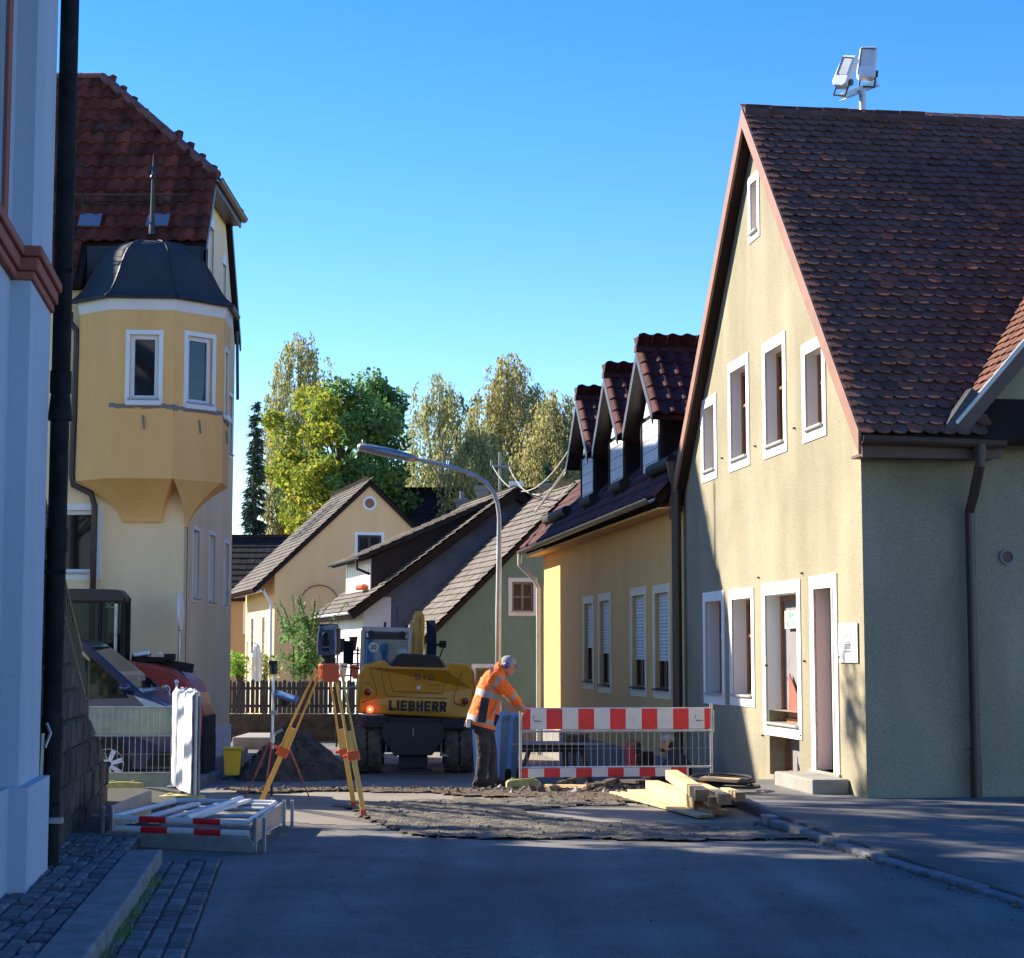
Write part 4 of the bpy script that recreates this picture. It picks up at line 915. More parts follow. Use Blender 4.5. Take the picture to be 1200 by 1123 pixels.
# ================================================================ houses further down the street
def far_house(name, label, apx, apy, Y, dx, rpx, rpy, epx, epy, L, wallm, tilem, zb=-.9, ov=.25, tile=(.3,.36), holes=(), right=True, th=.12, wr=None, eo=None):
    A = P(apx, apy, Y); A.z = 0; d = V((dx, 1, 0)).normalized(); x = V((d.y, -d.x, 0))
    root = thing(name, V((A.x, A.y, zb)), label, 'house'); T = Fr(A, x, (0,0,1), -d)
    Ov = A-d*ov; ra, rz_ = W(rpx, rpy, Ov, x); ea, ez_ = W(epx, epy, Ov, x); k = (rz_-ez_)/(ra-ea)
    Wd = 2*ra; ze = rz_-k*ra-.14
    H = [hole(A, x, *q) for q in holes]
    mb = MB(); wall(mb, T, 0, Wd, zb, rz_, [(*h, .12) for h in H], [(-k, 1, ze), (k, 1, ze+k*Wd)])
    wall(mb, Fr(A, d, (0,0,1), -x), 0, L, zb, ze); wall(mb, Fr(A+x*Wd, d, (0,0,1), x), 0, L, zb, ze); wall(mb, Fr(A+d*L, x, (0,0,1), d), 0, Wd, zb, rz_, (), [(-k, 1, ze), (k, 1, ze+k*Wd)])
    mb.build('wall', wallm, root, norm=False)
    RF = lambda u, w_, dz=0: T(u, rz_-k*abs(u-ra)+dz, w_)
    mb = MB(); e2 = 2*ra-ea
    mb.slab([RF(ea, ov, -.03), RF(ea, -L-ov, -.03), RF(ra, -L-ov, -.03), RF(ra, ov, -.03)], th); mb.slab([RF(e2, ov, -.03), RF(ra, ov, -.03), RF(ra, -L-ov, -.03), RF(e2, -L-ov, -.03)], th)
    mb.build('roof', M['under'], root)
    sl_ = math.hypot(ra-ea, rz_-ez_); mb = MB()
    tiles(mb, RF(ea, ov), d, x*(ra-ea)+V((0,0,rz_-ez_)), L+2*ov, sl_, tile[0], tile[1], 'flat', seed=int(apx), lift=.035)
    tiles(mb, RF(e2, ov), d, -x*(ra-ea)+V((0,0,rz_-ez_)), L+2*ov, sl_, tile[0], tile[1], 'flat', seed=int(apy), lift=.035)
    mb.build('roof_tiles', tilem, root, norm=False)
    return root, T, RF, dict(ra=ra, rz=rz_, ea=ea, ez=ez_, k=k, W=Wd, ze=ze, L=L, H=H, d=d, x=x, A=A)
# green house
gr, GT, GF, gi = far_house('green_house', 'green rendered cottage with weathered grey tiled roof behind the excavator', 497, 800, 46, -.27, 676, 568, 492, 752, 4.6, M['green'], M['grey_tile'], tile=(.3,.25), holes=[(600,625,682,717),(557,586,783,812)])
for h in gi['H']: window(gr, GT, h, .1, trim=.1, tm=M['pale_panel'], fm=M['plinth'], bars=(2,), hb=(.5,), curtain=M['curtain'] if h[2] > 1.8 else None, fw=.06)
mb = MB(); mb.box(.0, gi['W'], -.9, .35, .002, .04, GT); mb.build('plinth', M['plinth'], gr)
# grey slate-clad house
sh, ST, SF, si = far_house('white_cottage', 'white cottage with long grey tiled roof and shed dormer beyond the excavator', 426, 800, 50, -.275, 606, 571, 409, 717, 5.6, M['slate_clad'], M['grey_tile'], tile=(.3,.25), ov=.35, th=.22)
mb = MB(); LT = Fr(si['A'], si['d'], (0,0,1), -si['x']); mb.box(-.02, si['L'], -.9, si['ze']-.02, .002, .03, LT); mb.box(.0, .75, -.9, si['ze']+.2, .002, .03, ST); mb.build('white_side', M['white_wall'], sh)
mb = MB(); gutter(mb, LT(-.3, si['ez'], .45), LT(si['L']+.3, si['ez'], .45), .07); mb.build('gutter', M['white_pvc'], sh, norm=False)
# shed dormer on its street-facing slope
dv = MB(); ua, ub = .35, 2.9; w0, w1 = -.7, -4.6
zf = SF(ua, 0).z; zt = zf+.95
F2 = lambda u, z, w_: ST(u, z, w_)
dv.add([ST(ua,zf-.2,w0), ST(ua,zt,w0), ST(ua,zt,w1), ST(ua,zf-.2,w1)], [(0,1,2,3)])
ur = si['ra']-.5; zr_ = SF(ur,0).z
for w_ in (w0, w1): dv.add([ST(ua,zf-.2,w_), ST(ua,zt,w_), ST(ur,zr_,w_)], [(0,1,2)])
do = dv.build('dormer', M['black_clad'], sh, norm=False)
q = MB(); q.slab([ST(ua-.45,zt-.05,w0+.3), ST(ua-.45,zt-.05,w1-.3), ST(ur,zr_+.08,w1-.3), ST(ur,zr_+.08,w0+.3)], .1); q.build('dormer_roof', M['black_tile'], do)
q = MB(); ud_ = ST.u*(ur-ua+.45)+V((0,0,zr_-zt+.13)); tiles(q, ST(ua-.45,zt-.04,w0+.3), -ST.w, ud_, w0-w1+.6, ud_.length, .3, .34, 'flat', seed=9); q.build('dormer_tiles', M['grey_tile'], do, norm=False)
q = MB(); DT = Fr(ST(ua,0,w0), si['d'], (0,0,1), -si['x']); n = 7
q.box(0, 3.9, zf+.05, zt-.05, .002, .02, DT); q.build('dormer_panel', M['dark_frame'], do)
q = MB()
for k in range(14): q.box(.03+k*.28, .2+k*.28, zf+.03, zt-.06, .02, .05, DT)
q.build('dormer_slats', M['white_pvc'], do)
q = MB(); gutter(q, ST(ua-.5,zt-.05,w0+.3), ST(ua-.5,zt-.05,w1-.3), .06); q.tube([ST(ua-.48,zt-.08,w0+.2), ST(ua-.46,zt-.35,w0+.2), ST(ua-.1,zt-.5,w0+.2)], .04, 8); q.build('dormer_gutter', M['black'], do, norm=False)
q = MB()
for k in range(5): q.ell(DT(.4+k*.18, zf+.12, .16), .12,.12,.09, 5)
q.build('flower_box', M['orange_metal'], do)
# yellow gabled house with round window
yh, YT, YF, yi = far_house('yellow_house', 'yellow gabled house with a small round window, furthest down the street', 321, 760, 62, -.285, 434, 563, 296, 691, 7.4, M['far_yellow'], M['grey_tile'], tile=(.3,.25), holes=[(419,447,627,653)], ov=.1)
h = yi['H'][0]; window(yh, YT, h, .1, trim=.1, fm=M['dark_frame'], bars=(2,), curtain=M['curtain'], fw=.08)
a, z = W(433, 590, yi['A'], yi['x']); mb = MB(); mb.lathe([(.25,0),(.25,.05),(.17,.05),(.17,.0)], YT(a,z,0), YT.w); ro = mb.build('round_window', M['white_trim'], yh)
mb = MB(); mb.lathe([(.17,.0),(.17,.02),(.001,.02)], YT(a,z,0), YT.w); mb.build('pane', M['brown_frame'], ro)
LT = Fr(yi['A'], yi['d'], (0,0,1), -yi['x'])
for u in (2.0, 4.9): window(yh, LT, (u, u+.8, 1.6, 3.0), .02, trim=.1, fm=M['white_pvc'], sill=False)
mb = MB(); gutter(mb, LT(-.3, yi['ez'], .45), LT(yi['L'], yi['ez'], .45), .07); mb.tube([LT(.0,yi['ez'],.4), LT(.05,yi['ez']-.5,.1), LT(.05,-.5,.1)], .05, 8); mb.build('gutter', M['white_pvc'], yh, norm=False)
mb = MB(); mb.slab([YF(1.2,-5.5,.02), YF(1.2,-6.6,.02), YF(2.4,-6.6,.02), YF(2.4,-5.5,.02)], .02); 
for w_ in (-2.6, -4.2): mb.slab([YF(1.3,w_,.07), YF(1.3,w_-1.0,.07), YF(2.7,w_-1.0,.07), YF(2.7,w_,.07)], .06)
mb.v = mb.v[8:]; mb.f = [[i-8 for i in f] for f in mb.f[6:]]; mb.m = mb.m[6:]
mb.build('skylight', M['black_tile'], yh)
# iron trellis arch against the yellow gable
mb = MB(); a, z = W(373, 740, yi['A'], yi['x']); zt_ = W(373, 686, yi['A'], yi['x'])[1]; r_ = .68
c_ = YT(a, zt_-r_, .15)
mb.tube([YT(a-r_, -.6, .15)]+[YT(a+r_*math.cos(t), zt_-r_+r_*math.sin(t), .15) for t in [math.pi-math.pi*k/12 for k in range(13)]]+[YT(a+r_, -.6, .15)], .025, 6)
mb.tube([YT(a-.25, .4, .15), YT(a, zt_-.3, .15), YT(a+.25, .4, .15)], .015, 5)
tag(mb.build('trellis', M['brown_frame']), 'thin rusty arch trellis standing against the yellow gable wall', 'trellis')
# low wing house with dark roof left of it, dark-roofed house behind, further roofs
def plain_house(name, label, X0, X1, Y0, Y1, ze, zr_, wm, tm_, win=()):
    r = thing(name, V(((X0+X1)/2, Y0, -.6)), label, 'house'); mb = MB(); mb.box(X0, X1, Y0, Y1, -.9, ze-.02)
    ym = (Y0+Y1)/2; mb.prism([(Y0,ze-.02),(Y1,ze-.02),(ym,zr_-.1)], X0, X1, F1); mb.build('wall', wm, r)
    mb = MB(); k = (zr_-ze)/(ym-Y0); e = .35
    mb.slab([(X0-.2,Y0-e,ze-e*k),(X1+.2,Y0-e,ze-e*k),(X1+.2,ym,zr_),(X0-.2,ym,zr_)], .12); mb.slab([(X0-.2,Y1+e,ze-e*k),(X0-.2,ym,zr_),(X1+.2,ym,zr_),(X1+.2,Y1+e,ze-e*k)], .12); mb.build('roof', M['under'], r)
    mb = MB(); tiles(mb, V((X0-.2,Y0-e,ze-e*k)), (1,0,0), (0,ym-Y0+e,zr_-ze+e*k), X1-X0+.4, math.hypot(ym-Y0+e, zr_-ze+e*k), .3, .36, 'flat', seed=int(X0*3)+50); tiles(mb, V((X1+.2,Y1+e,ze-e*k)), (-1,0,0), (0,-(ym-Y0+e),zr_-ze+e*k), X1-X0+.4, math.hypot(ym-Y0+e, zr_-ze+e*k), .36, .4, 'flat', seed=8); mb.build('roof_tiles', tm_, r, norm=False)
    mb = MB(); ridge(mb, (X0-.2,ym,zr_+.03), (X1+.2,ym,zr_+.03), .12, .4); mb.build('ridge_tiles', tm_, r)
    T = Fr((X0,Y0,0),(1,0,0),(0,0,1),(0,-1,0))
    for h in win: window(r, T, h, .02, trim=.1, fm=M['dark_frame'], bars=(2,), sill=False)
    return r, T
a = P(272, 690, 72); b = P(333, 690, 72); rz1 = P(300, 630, 74.5).z
plain_house('low_house', 'low ochre house with black tiled roof left of the yellow gable', a.x-3, b.x+.5, 72, 77, a.z-.1, rz1, M['dull_ochre'], M['black_tile'], [(3.55,4.0,P(280,740,72).z,P(280,705,72).z)])
a = P(440, 640, 78); b = P(585, 640, 78); plain_house('dark_roof_house', 'house with a plain black roof behind the round-windowed gable', a.x, b.x, 78, 86, P(500,640,78).z, P(500,578,82).z, M['far_yellow'], M['black_tile'])
a = P(590, 600, 66); b = P(680, 600, 66); dh, _ = plain_house('back_house', 'dark roof just showing above the green cottage ridge', a.x, b.x, 66, 72, P(600,610,66).z, P(600,577,69).z, M['plinth'], M['black_tile'])
for k, (px, py, Y) in enumerate(((566,570,64),(605,565,64),(640,567,60),(541,585,70))):
    p = P(px, py, Y); mb = MB(); mb.box(p.x-.2, p.x+.2, p.y-.2, p.y+.2, p.z-3.2, p.z-.15); mb.box(p.x-.25, p.x+.25, p.y-.25, p.y+.25, p.z-.15, p.z)
    if k == 3: mb.tube([p, p+V((0,0,.3))], .08, 8)
    adopt(mb.build('chimney', M['plinth'] if k != 1 else M['white_wall'], bevel=.01), dh)

# ================================================================ street lamp, wires, roof mast, round mirror pole
la = thing('street_lamp', (-.33, 41.5, -.6), 'tall grey street lamp with a long curved arm behind the excavator', 'street lamp')
pts = [P(x, y, 41.5) for x, y in ((583,850),(584,720),(585,640),(585,606),(583,590),(578,576),(570,566),(558,558),(540,551),(520,545.5),(500,541),(484,537))]
pts[0].z = -.6; pts[0].x = pts[1].x
mb = MB(); mb.tube(pts, [.08,.07,.06]+[.05]*9, 12); mb.build('pole', M['pole_metal'], la, smooth=True)
mb = MB(); a, b = P(487,538,41.5), P(419,523,41.5); mb.tube([a, a+(b-a)*.15, a+(b-a)*.5, b-(b-a)*.06, b], [.07,.1,.12,.1,.04], 12); mb.tube([P(425,524,41.5), P(425,515,41.5)], .015, 6); mb.build('lamp_head', M['zinc'], la, smooth=True)
um = P(586, 578, 60); mt = P(586, 530, 60)
ms = thing('roof_mast', um, 'thin power-line mast with cross-arm above the grey roof', 'mast')
mb = MB(); mb.tube([um-V((0,0,.6)), mt], .05, 8); mb.build('pole', M['concrete'], ms)
mb = MB(); a, b = P(576,546,60), P(597,547,60); mb.beam(a, b, .07, .08)
for q in (a, b): mb.tube([q, q+V((0,0,.18))], .04, 6)
mb.build('crossarm', M['concrete'], ms)
def wire(name, a, b, sag, r, label):
    a, b = V(a), V(b); pts = [a+(b-a)*t+V((0,0,-4*sag*t*(1-t))) for t in [k/24 for k in range(25)]]
    mb = MB(); mb.tube(pts, r, 5); return tag(mb.build(name, M['wire']), label, 'wire', 'overhead wires')
e1 = P(668, 530, 40.5)
wire('overhead_wire', P(577,546,60), P(667,527,40.5), .9, .018, 'upper overhead wire sagging from the mast to the ochre house')
wire('overhead_wire', P(596,547,60), P(669,545,40.5), .8, .018, 'lower overhead wire sagging from the mast towards the dormers')
wire('overhead_wire', P(600,576,58), P(672,566,40.5), .5, .015, 'lowest thin wire running along just over the green cottage ridge')
wire('overhead_wire', P(668,543,41), P(627,600,47), .02, .035, 'straight slanting wire stay down to the green cottage roof')
gp_ = G(205, 920, -.2); mz = thing('mirror_pole', (gp_.x, 28.4, -.3), 'thin metal pole with a narrow white sign seen edge-on before the pale house', 'sign')
a, b = P(209, 700, 28.4), P(209, 840, 28.4); a.x = b.x
mb = MB(); mb.tube([V((a.x,28.4,-.3)), a], .028, 8); mb.build('pole', M['galv'], mz)
mb = MB(); c_ = P(211.5, 717, 28.4); mb.lathe([(.3,-.02),(.31,-.005),(.3,.02),(.001,.03)], c_, V((1,.07,0)), 24); mb.build('sign_disc', M['sign_white'], mz)

# ================================================================ wheeled excavator
EY = 34.0; ec = P(484, 907, EY); EX = ec.x
ex = thing('wheeled_excavator', (EX, EY, -.6), 'yellow wheeled excavator seen from behind, standing in the dug-up street', 'excavator')
yaw = math.radians(3); roll = math.radians(1.5)
Re = Matrix.Rotation(yaw, 3, 'Z'); Ru = Matrix.Rotation(yaw, 3, 'Z') @ Matrix.Rotation(roll, 3, 'Y')
EB = Fr((EX, EY, -.6), Re @ V((1,0,0)), Re @ V((0,1,0)), Re @ V((0,0,1)))
EU = Fr((EX, EY, -.6), Ru @ V((1,0,0)), Ru @ V((0,1,0)), Ru @ V((0,0,1)))
def wheel(parent, c, ax, r, wdt, side, lug=True):
    mb = MB(); pr = [(r*.55,-wdt/2),(r*.9,-wdt/2),(r*.97,-wdt*.38),(r*.985,0),(r*.97,wdt*.38),(r*.9,wdt/2),(r*.55,wdt/2)]
    mb.lathe(pr, c, ax, 32); ax = V(ax).normalized(); x = V((0,0,1)).cross(ax).normalized(); z = ax.cross(x)
    if lug:
        n = 20
        for k in range(n):
            for s_ in (-1, 1):
                t0 = 2*math.pi*(k+(.25 if s_ > 0 else -.25)*.6)/n; t1 = t0+.17
                f_ = lambda t, h, rr: c+(x*math.cos(t)+z*math.sin(t))*rr+ax*h
                hA, hB = s_*.0, s_*wdt*.5
                vs = [f_(t0,hA,r*.96),f_(t0+.12,hA,r*.96),f_(t1+.12,hB,r*.93),f_(t1,hB,r*.93),f_(t0,hA,r*1.025),f_(t0+.12,hA,r*1.025),f_(t1+.12,hB,r*1.0),f_(t1,hB,r*1.0)]
                mb.add(vs, [(0,1,5,4),(1,2,6,5),(2,3,7,6),(3,0,4,7),(4,5,6,7)])
    o = mb.build('wheel', M['tyre'], parent)
    h = MB(); h.lathe([(.001,-wdt*.3),(r*.56,-wdt*.3),(r*.56,wdt*.3),(.001,wdt*.3)], c, ax, 20); h.build('rim', M['ex_grey'], o); return o
for y_ in (.5, 3.2):
    for x_ in (-1.0, -.72, .72, 1.0): wheel(ex, EB(x_, y_, .49), EB.u, .49, .26, 0)
mb = MB(); mb.box(-1.0, 1.0, .42, .6, .38, .58, EB); mb.box(-.3, .3, .3, 3.6, .45, .85, EB); mb.prism([(-.55,.95),(-.6,.7),(-.35,.35),(.35,.35),(.6,.7),(.55,.95)], -.15, .1, Fr(EB.o, EB.u, EB.w, EB.v))
mb.box(-.95, .95, .0, .1, .86, .93, EB); mb.box(-.27,.27,.0,.3,.1,.36,EB); mb.box(-.36,.36,-.04,.06,.05,.1,EB)
mb.build('undercarriage', M['ex_grey'], ex, bevel=.02)
mb = MB(); mb.box(-.55,-.3,.05,.25,.32,.36,EB); mb.box(.5,.68,.05,.25,.32,.36,EB); mb.tube([EB(-.5,-.02,.42),EB(-.5,-.02,.6)],.02,6); mb.tube([EB(.52,-.02,.36),EB(.52,-.02,.6)],.02,6); mb.tube([EB(0,-.17,.7),EB(0,-.17,.86)],.02,6); mb.build('tow_fitting', M['galv'], ex)
mb = MB(); mb.box(-.62,.62,.2,2.6,.9,1.04,EU); mb.box(-.9,-.5,.0,.3,.86,1.06,EU); mb.box(.5,.95,.0,.4,.84,1.04,EU); mb.build('turntable', M['zinc_dark'], ex, bevel=.02)
# counterweight: wrapped rounded rear
EV = Fr(EU.o, EU.u, EU.w, EU.v)     # (x, z, y)
outl = [(-1.1,1.08),(-1.12,1.3),(-1.09,1.8),(-1.0,2.0),(-.62,2.1),(-.5,1.99),(.55,1.99),(.66,2.1),(.98,2.06),(1.1,1.93),(1.15,1.6),(1.12,1.25),(1.08,1.02)]
mb = MB(); rings = []
def bow(x): return -.42*(1-(x/1.2)**2)
for yy, sc_ in ((1.7,1.0),(.9,1.01),(.62,1.0),(.45,.985),(.36,.955)):
    rings.append([EU(x*sc_, yy+bow(x), 1.5+(z-1.5)*(sc_ if yy < .9 else 1)) for x, z in outl])
mb.loft(rings)
cwt = mb.build('counterweight', M['ex_yellow'], ex, bevel=.03)
def rearf(x, z, h=0): return EU(x, .36+bow(x)-h, z)
def groove(pts, w_=.012, n=6):
    for (x0, z0), (x1, z1) in zip(pts, pts[1:]):
        for k in range(n):
            a = rearf(x0+(x1-x0)*k/n, z0+(z1-z0)*k/n, .001); b = rearf(x0+(x1-x0)*(k+1)/n, z0+(z1-z0)*(k+1)/n, .001); mb.beam(a, b, .012, w_, EU.v)
mb = MB()
groove([(-.86,1.93),(-.72,1.5),(-.74,1.4),(-.98,1.3)]); groove([(.86,1.93),(.72,1.42),(.74,1.32),(.95,1.27)])
groove([(-.55,1.95),(-.42,1.52),(.5,1.5),(.62,1.93)]); groove([(-.68,1.97),(-.56,1.46),(-.5,1.43),(.6,1.41)])
groove([(-1.0,1.29),(-.95,1.3)]); mb.build('panel_joint', M['dark_gutter'], cwt)
mb = MB(); R_ = []
for yy, k in ((1.6,1),(.55,1),(.38,.93)):
    R_.append([EU(x*k, yy+bow(x)*.8, z) for x, z in ((-.55,1.95),(-.36,2.2),(-.28,2.23),(.36,2.21),(.45,2.17),(.6,1.95))])
mb.loft(R_); mb.build('engine_hood', M['ex_grey'], ex, bevel=.02)
def curved_text(body, cx, cz, size, mat, bold, xs):
    cu = bpy.data.curves.new('t', 'FONT'); cu.body = body; cu.size = size; cu.extrude = .003; cu.offset = bold; cu.align_x = 'CENTER'; cu.align_y = 'CENTER'; cu.space_character = 1.12
    t = bpy.data.objects.new('t', cu); C.objects.link(t); bpy.context.view_layer.update(); me = bpy.data.meshes.new_from_object(t); bpy.data.objects.remove(t)
    import bmesh
    bm = bmesh.new(); bm.from_mesh(me); bmesh.ops.triangulate(bm, faces=bm.faces); bm.to_mesh(me); bm.free()
    for v in me.vertices: v.co = rearf(cx+v.co.x*xs, cz+v.co.y, .02+v.co.z)
    me.materials.clear(); me.materials.append(mat); o = bpy.data.objects.new('lettering', me); C.objects.link(o); adopt(o, cwt); return o
GL = {'L':[(0,0,0,1),(0,0,1,0)],'I':[(.5,0,.5,1)],'E':[(0,0,0,1),(0,0,1,0),(0,.5,.85,.5),(0,1,1,1)],'B':[(0,0,0,1),(0,0,.85,0),(0,.5,.85,.5),(0,1,.85,1),(.95,.07,.95,.43),(.9,.57,.9,.93)],'H':[(0,0,0,1),(1,0,1,1),(0,.5,1,.5)],'R':[(0,0,0,1),(0,1,.85,1),(0,.47,.85,.47),(.95,.55,.95,.92),(.45,.45,1.05,0)],'9':[(0,.5,0,1),(0,1,1,1),(1,0,1,1),(0,.5,1,.5),(0,0,1,0)],'1':[(.5,0,.5,1),(.2,1,.5,1)],'0':[(0,0,0,1),(1,0,1,1),(0,0,1,0),(0,1,1,1)]}
def block_text(body, cx, cz, h, lw, gap, sw, sh):
    adv = [(sw if c_ in 'I' else lw)+gap for c_ in body]; x = cx-sum(adv)/2; mb = MB()
    for c_, ad in zip(body, adv):
        w_ = ad-gap-sw
        for n_, (x0, z0, x1, z1) in enumerate(GL[c_]):
            a_ = (x+sw/2+(x0*w_ if c_ != 'I' else 0), cz-h/2+sh/2+z0*(h-sh)); b_ = (x+sw/2+(x1*w_ if c_ != 'I' else 0), cz-h/2+sh/2+z1*(h-sh)); hz_ = abs(z1-z0) < .01
            if hz_: a_ = (a_[0]-sw*.5, a_[1]); b_ = (b_[0]+(sw*.45 if c_ in 'LEH' else .0), b_[1])
            elif abs(x1-x0) < .01: a_ = (a_[0], a_[1]-sh/2); b_ = (b_[0], b_[1]+sh/2)
            else: a_ = (a_[0], a_[1]); b_ = (b_[0]-.0, b_[1]-sh/2)
            mb.beam(rearf(*a_, .006+.0006*n_), rearf(*b_, .006+.0006*n_), .012, sh if hz_ else sw, -EU.v) if False else mb.beam(rearf(*a_, .003+.0007*n_), rearf(*b_, .003+.0007*n_), (sh if hz_ else sw), .012, EU.v)
        x += ad
    adopt(mb.build('lettering', M['ink']), cwt)
block_text('LIEBHERR', .06, 1.26, .19, .125, .022, .048, .042)
block_text('910', .17, 1.8, .1, .1, .025, .02, .018)
curved_text('Compact', .36, 1.66, .045, M['ink'], 0, 1.4)
mb = MB(); mb.box(.02,.09,-.01,.0,1.56,1.63, Fr(rearf(0,0,.0)-EU.v*0, EU.u, EU.v, EU.w)); mb.build('label_plate', M['sign_white'], cwt)
for x_, z_, m_, lit in ((-.9,1.49,'red_lens',0),(-.84,1.17,'red_lit',1),(.93,1.36,'red_lens',0)):
    mb = MB(); c_ = rearf(x_, z_, -.01); mb.lathe([(.1,0),(.1,.015),(.07,.018),(.07,.0)], c_, -EU.v, 20); s = mb.build('lamp_recess', M['ex_yellow'] if not lit else M['ex_yellow'], cwt)
    mb = MB(); mb.lathe([(.068,0),(.06,.03),(.001,.04)], c_, -EU.v, 16); mb.build('tail_light', M[m_], cwt)
    if lit:
        mb = MB(); mb.lathe([(.03,.0),(.02,.045),(.001,.05)], c_, -EU.v, 12); mb.build('lamp_centre', M['hub'], cwt)
mb = MB(); mb.box(-.98,-.86,-.02,.0,1.64,1.68, Fr(rearf(-.0,0,0)+EU.v*.3, EU.u, EU.v, EU.w)); mb.build('marker', M['foot'], cwt)
# cab
cx0, cx1, cz0, cz1, cy0, cy1 = -1.08, -.12, 1.3, 2.72, .75, 2.3
cab = MB()
for x_ in (cx0, cx1-.07):
    cab.box(x_, x_+.09, cy0, cy0+.1, cz0, cz1-.06, EU); cab.box(x_, x_+.07, cy1-.1, cy1, cz0, cz1-.05, EU)
cab.box(cx0+.02, cx1, cy0, cy1, cz1-.1, cz1, EU); cab.box(cx0, cx1, cy0, cy1, cz0, 1.75, EU)
cb = cab.build('cab', M['ex_light'], ex, bevel=.025)
g = MB(); g.box(cx0+.09, cx1-.07, cy0+.03, cy0+.045, 1.75, cz1-.22, EU); g.box(cx0+.09, cx1-.07, cy1-.05, cy1-.035, 1.5, cz1-.1, EU); g.box(cx0+.02,cx0+.03,cy0+.1,cy1-.1,1.5,cz1-.1,EU); g.box(cx1-.03,cx1-.02,cy0+.1,cy1-.1,1.5,cz1-.1,EU); g.build('cab_glass', M['sky_cabglass'], cb)
g = MB(); g.box(cx0+.16, cx1-.1, cy0-.015, cy0+.03, cz1-.2, cz1-.11, EU); g.box(cx0+.09,cx1-.07,cy0+.0,cy0+.03,cz1-.235,cz1-.2,EU); g.build('vent_strip', M['ex_grey'], cb)
for x_ in (cx0+.2, cx1-.17):
    g = MB(); g.lathe([(.05,0),(.055,.04),(.04,.05),(.001,.045)], EU(x_, cy0-.01, cz1-.12), -EU.v, 14); g.build('work_lamp', M['zinc_dark'], cb)
g = MB(); g.box(cx0+.42, cx0+.72, cy0+.3, cy0+.42, 1.6, 2.28, EU); g.box(cx0+.42,cx0+.74,cy0+.4,cy0+.85,1.75,1.86,EU); g.box(cx0+.36,cx0+.42,cy0+.35,cy0+.7,1.95,2.0,EU); g.box(cx0+.48,cx0+.66,cy0+.3,cy0+.4,2.28,2.42,EU); g.build('seat', M['navy'], cb, bevel=.03)
g = MB(); g.lathe([(.095,0),(.095,.006),(.001,.006)], EU(cx0+.25, cy0+.028, 2.33), -EU.v, 24); sp = g.build('speed_sticker', M['sign_white'], cb)
text('20', .12, M['ink'], cb, EU(cx0+.25, cy0+.015, 2.33), EU.u, EU.w, ext=.002, bold=.003)
g = MB(); g.tube([EU(cx0+.45, cy0+.4, cz1), EU(cx0+.45, cy0+.4, cz1+.1)], .025, 8); g.tube([EU(cx1-.1, cy0+.5, cz1), EU(cx1-.1, cy0+.5, cz1+.06)], .04, 8); g.tube([EU(cx1-.28, cy0+.1, cz1), EU(cx1-.28, cy0+.1, cz1+.42)], .008, 5); g.build('aerial', M['ex_grey'], cb)
g = MB(); g.tube([EU(cx0+.1,cy0-.1,1.85), EU(cx0+.55,cy0-.25,1.98)], .015, 6); g.lathe([(.001,-.02),(.06,-.02),(.06,.02),(.001,.02)], EU(cx1-.2, cy0-.25, 2.06), -EU.v, 14); g.build('rear_camera', M['ex_grey'], cb)
# handrail at left, mirrors
g = MB(); g.tube([EU(-1.12,.5,1.05),EU(-1.28,.5,1.1),EU(-1.28,.5,1.55),EU(-1.12,.5,1.6)],.018,8); g.build('handrail', M['ex_light'], ex)
g = MB(); g.box(-1.45,-1.25,2.1,2.16,2.0,2.45,EU); g.tube([EU(-1.1,2.2,2.2),EU(-1.3,2.15,2.2)],.015,6); g.tube([EU(-1.1,2.2,1.9),EU(-1.5,2.2,1.95)],.015,6); g.build('mirror', M['black'], ex, bevel=.01)
# boom and stick beyond the body
g = MB(); SX = .02
g.beam(EU(SX-.06,1.4,1.6), EU(SX-.06,2.4,2.95), .09, .3); g.beam(EU(SX+.08,1.4,1.6), EU(SX+.08,2.4,2.95), .07, .3); g.beam(EU(SX,2.4,2.95), EU(SX,4.3,2.6), .16, .28); g.build('boom', M['ex_yellow'], ex, bevel=.03)
g = MB(); g.tube([EU(SX-.16,1.5,1.9), EU(SX-.13,2.2,2.85)], .045, 10); g.tube([EU(SX+.0,1.5,1.9), EU(SX-.02,2.25,2.92)], .04, 10); g.build('boom_ram', M['tripod_wood'], ex)
g = MB()
for k in range(5):
    x_ = SX+.19+k*.035; g.tube([EU(x_,1.45,2.05+.02*k), EU(x_+.01,1.7,2.45), EU(x_-.01,2.1,2.85-.03*k), EU(x_-.02,2.6,2.88)], .028, 8)
g.tube([EU(SX+.35,2.1,2.4), EU(SX+.48,2.1,2.45)], .025, 6); g.box(SX+.42,SX+.56,2.05,2.15,2.36,2.5,EU); g.tube([EU(SX+.4,1.6,2.05),EU(SX+.5,2.0,2.38)],.015,6)
g.build('hydraulic_hose', M['black'], ex)
g = MB(); g.beam(EU(SX,4.3,2.6), EU(SX,4.6,.9), .16, .22); g.build('stick', M['ex_yellow'], ex, bevel=.02)
g = MB(); g.prism([(-.0,.0),(.5,-.1),(.55,-.5),(.1,-.65),(-.1,-.3)], -.4, .4, Fr(EU(SX,4.5,.9), EU.v, EU.w, EU.u)); g.build('bucket', M['ex_grey'], ex, bevel=.01)

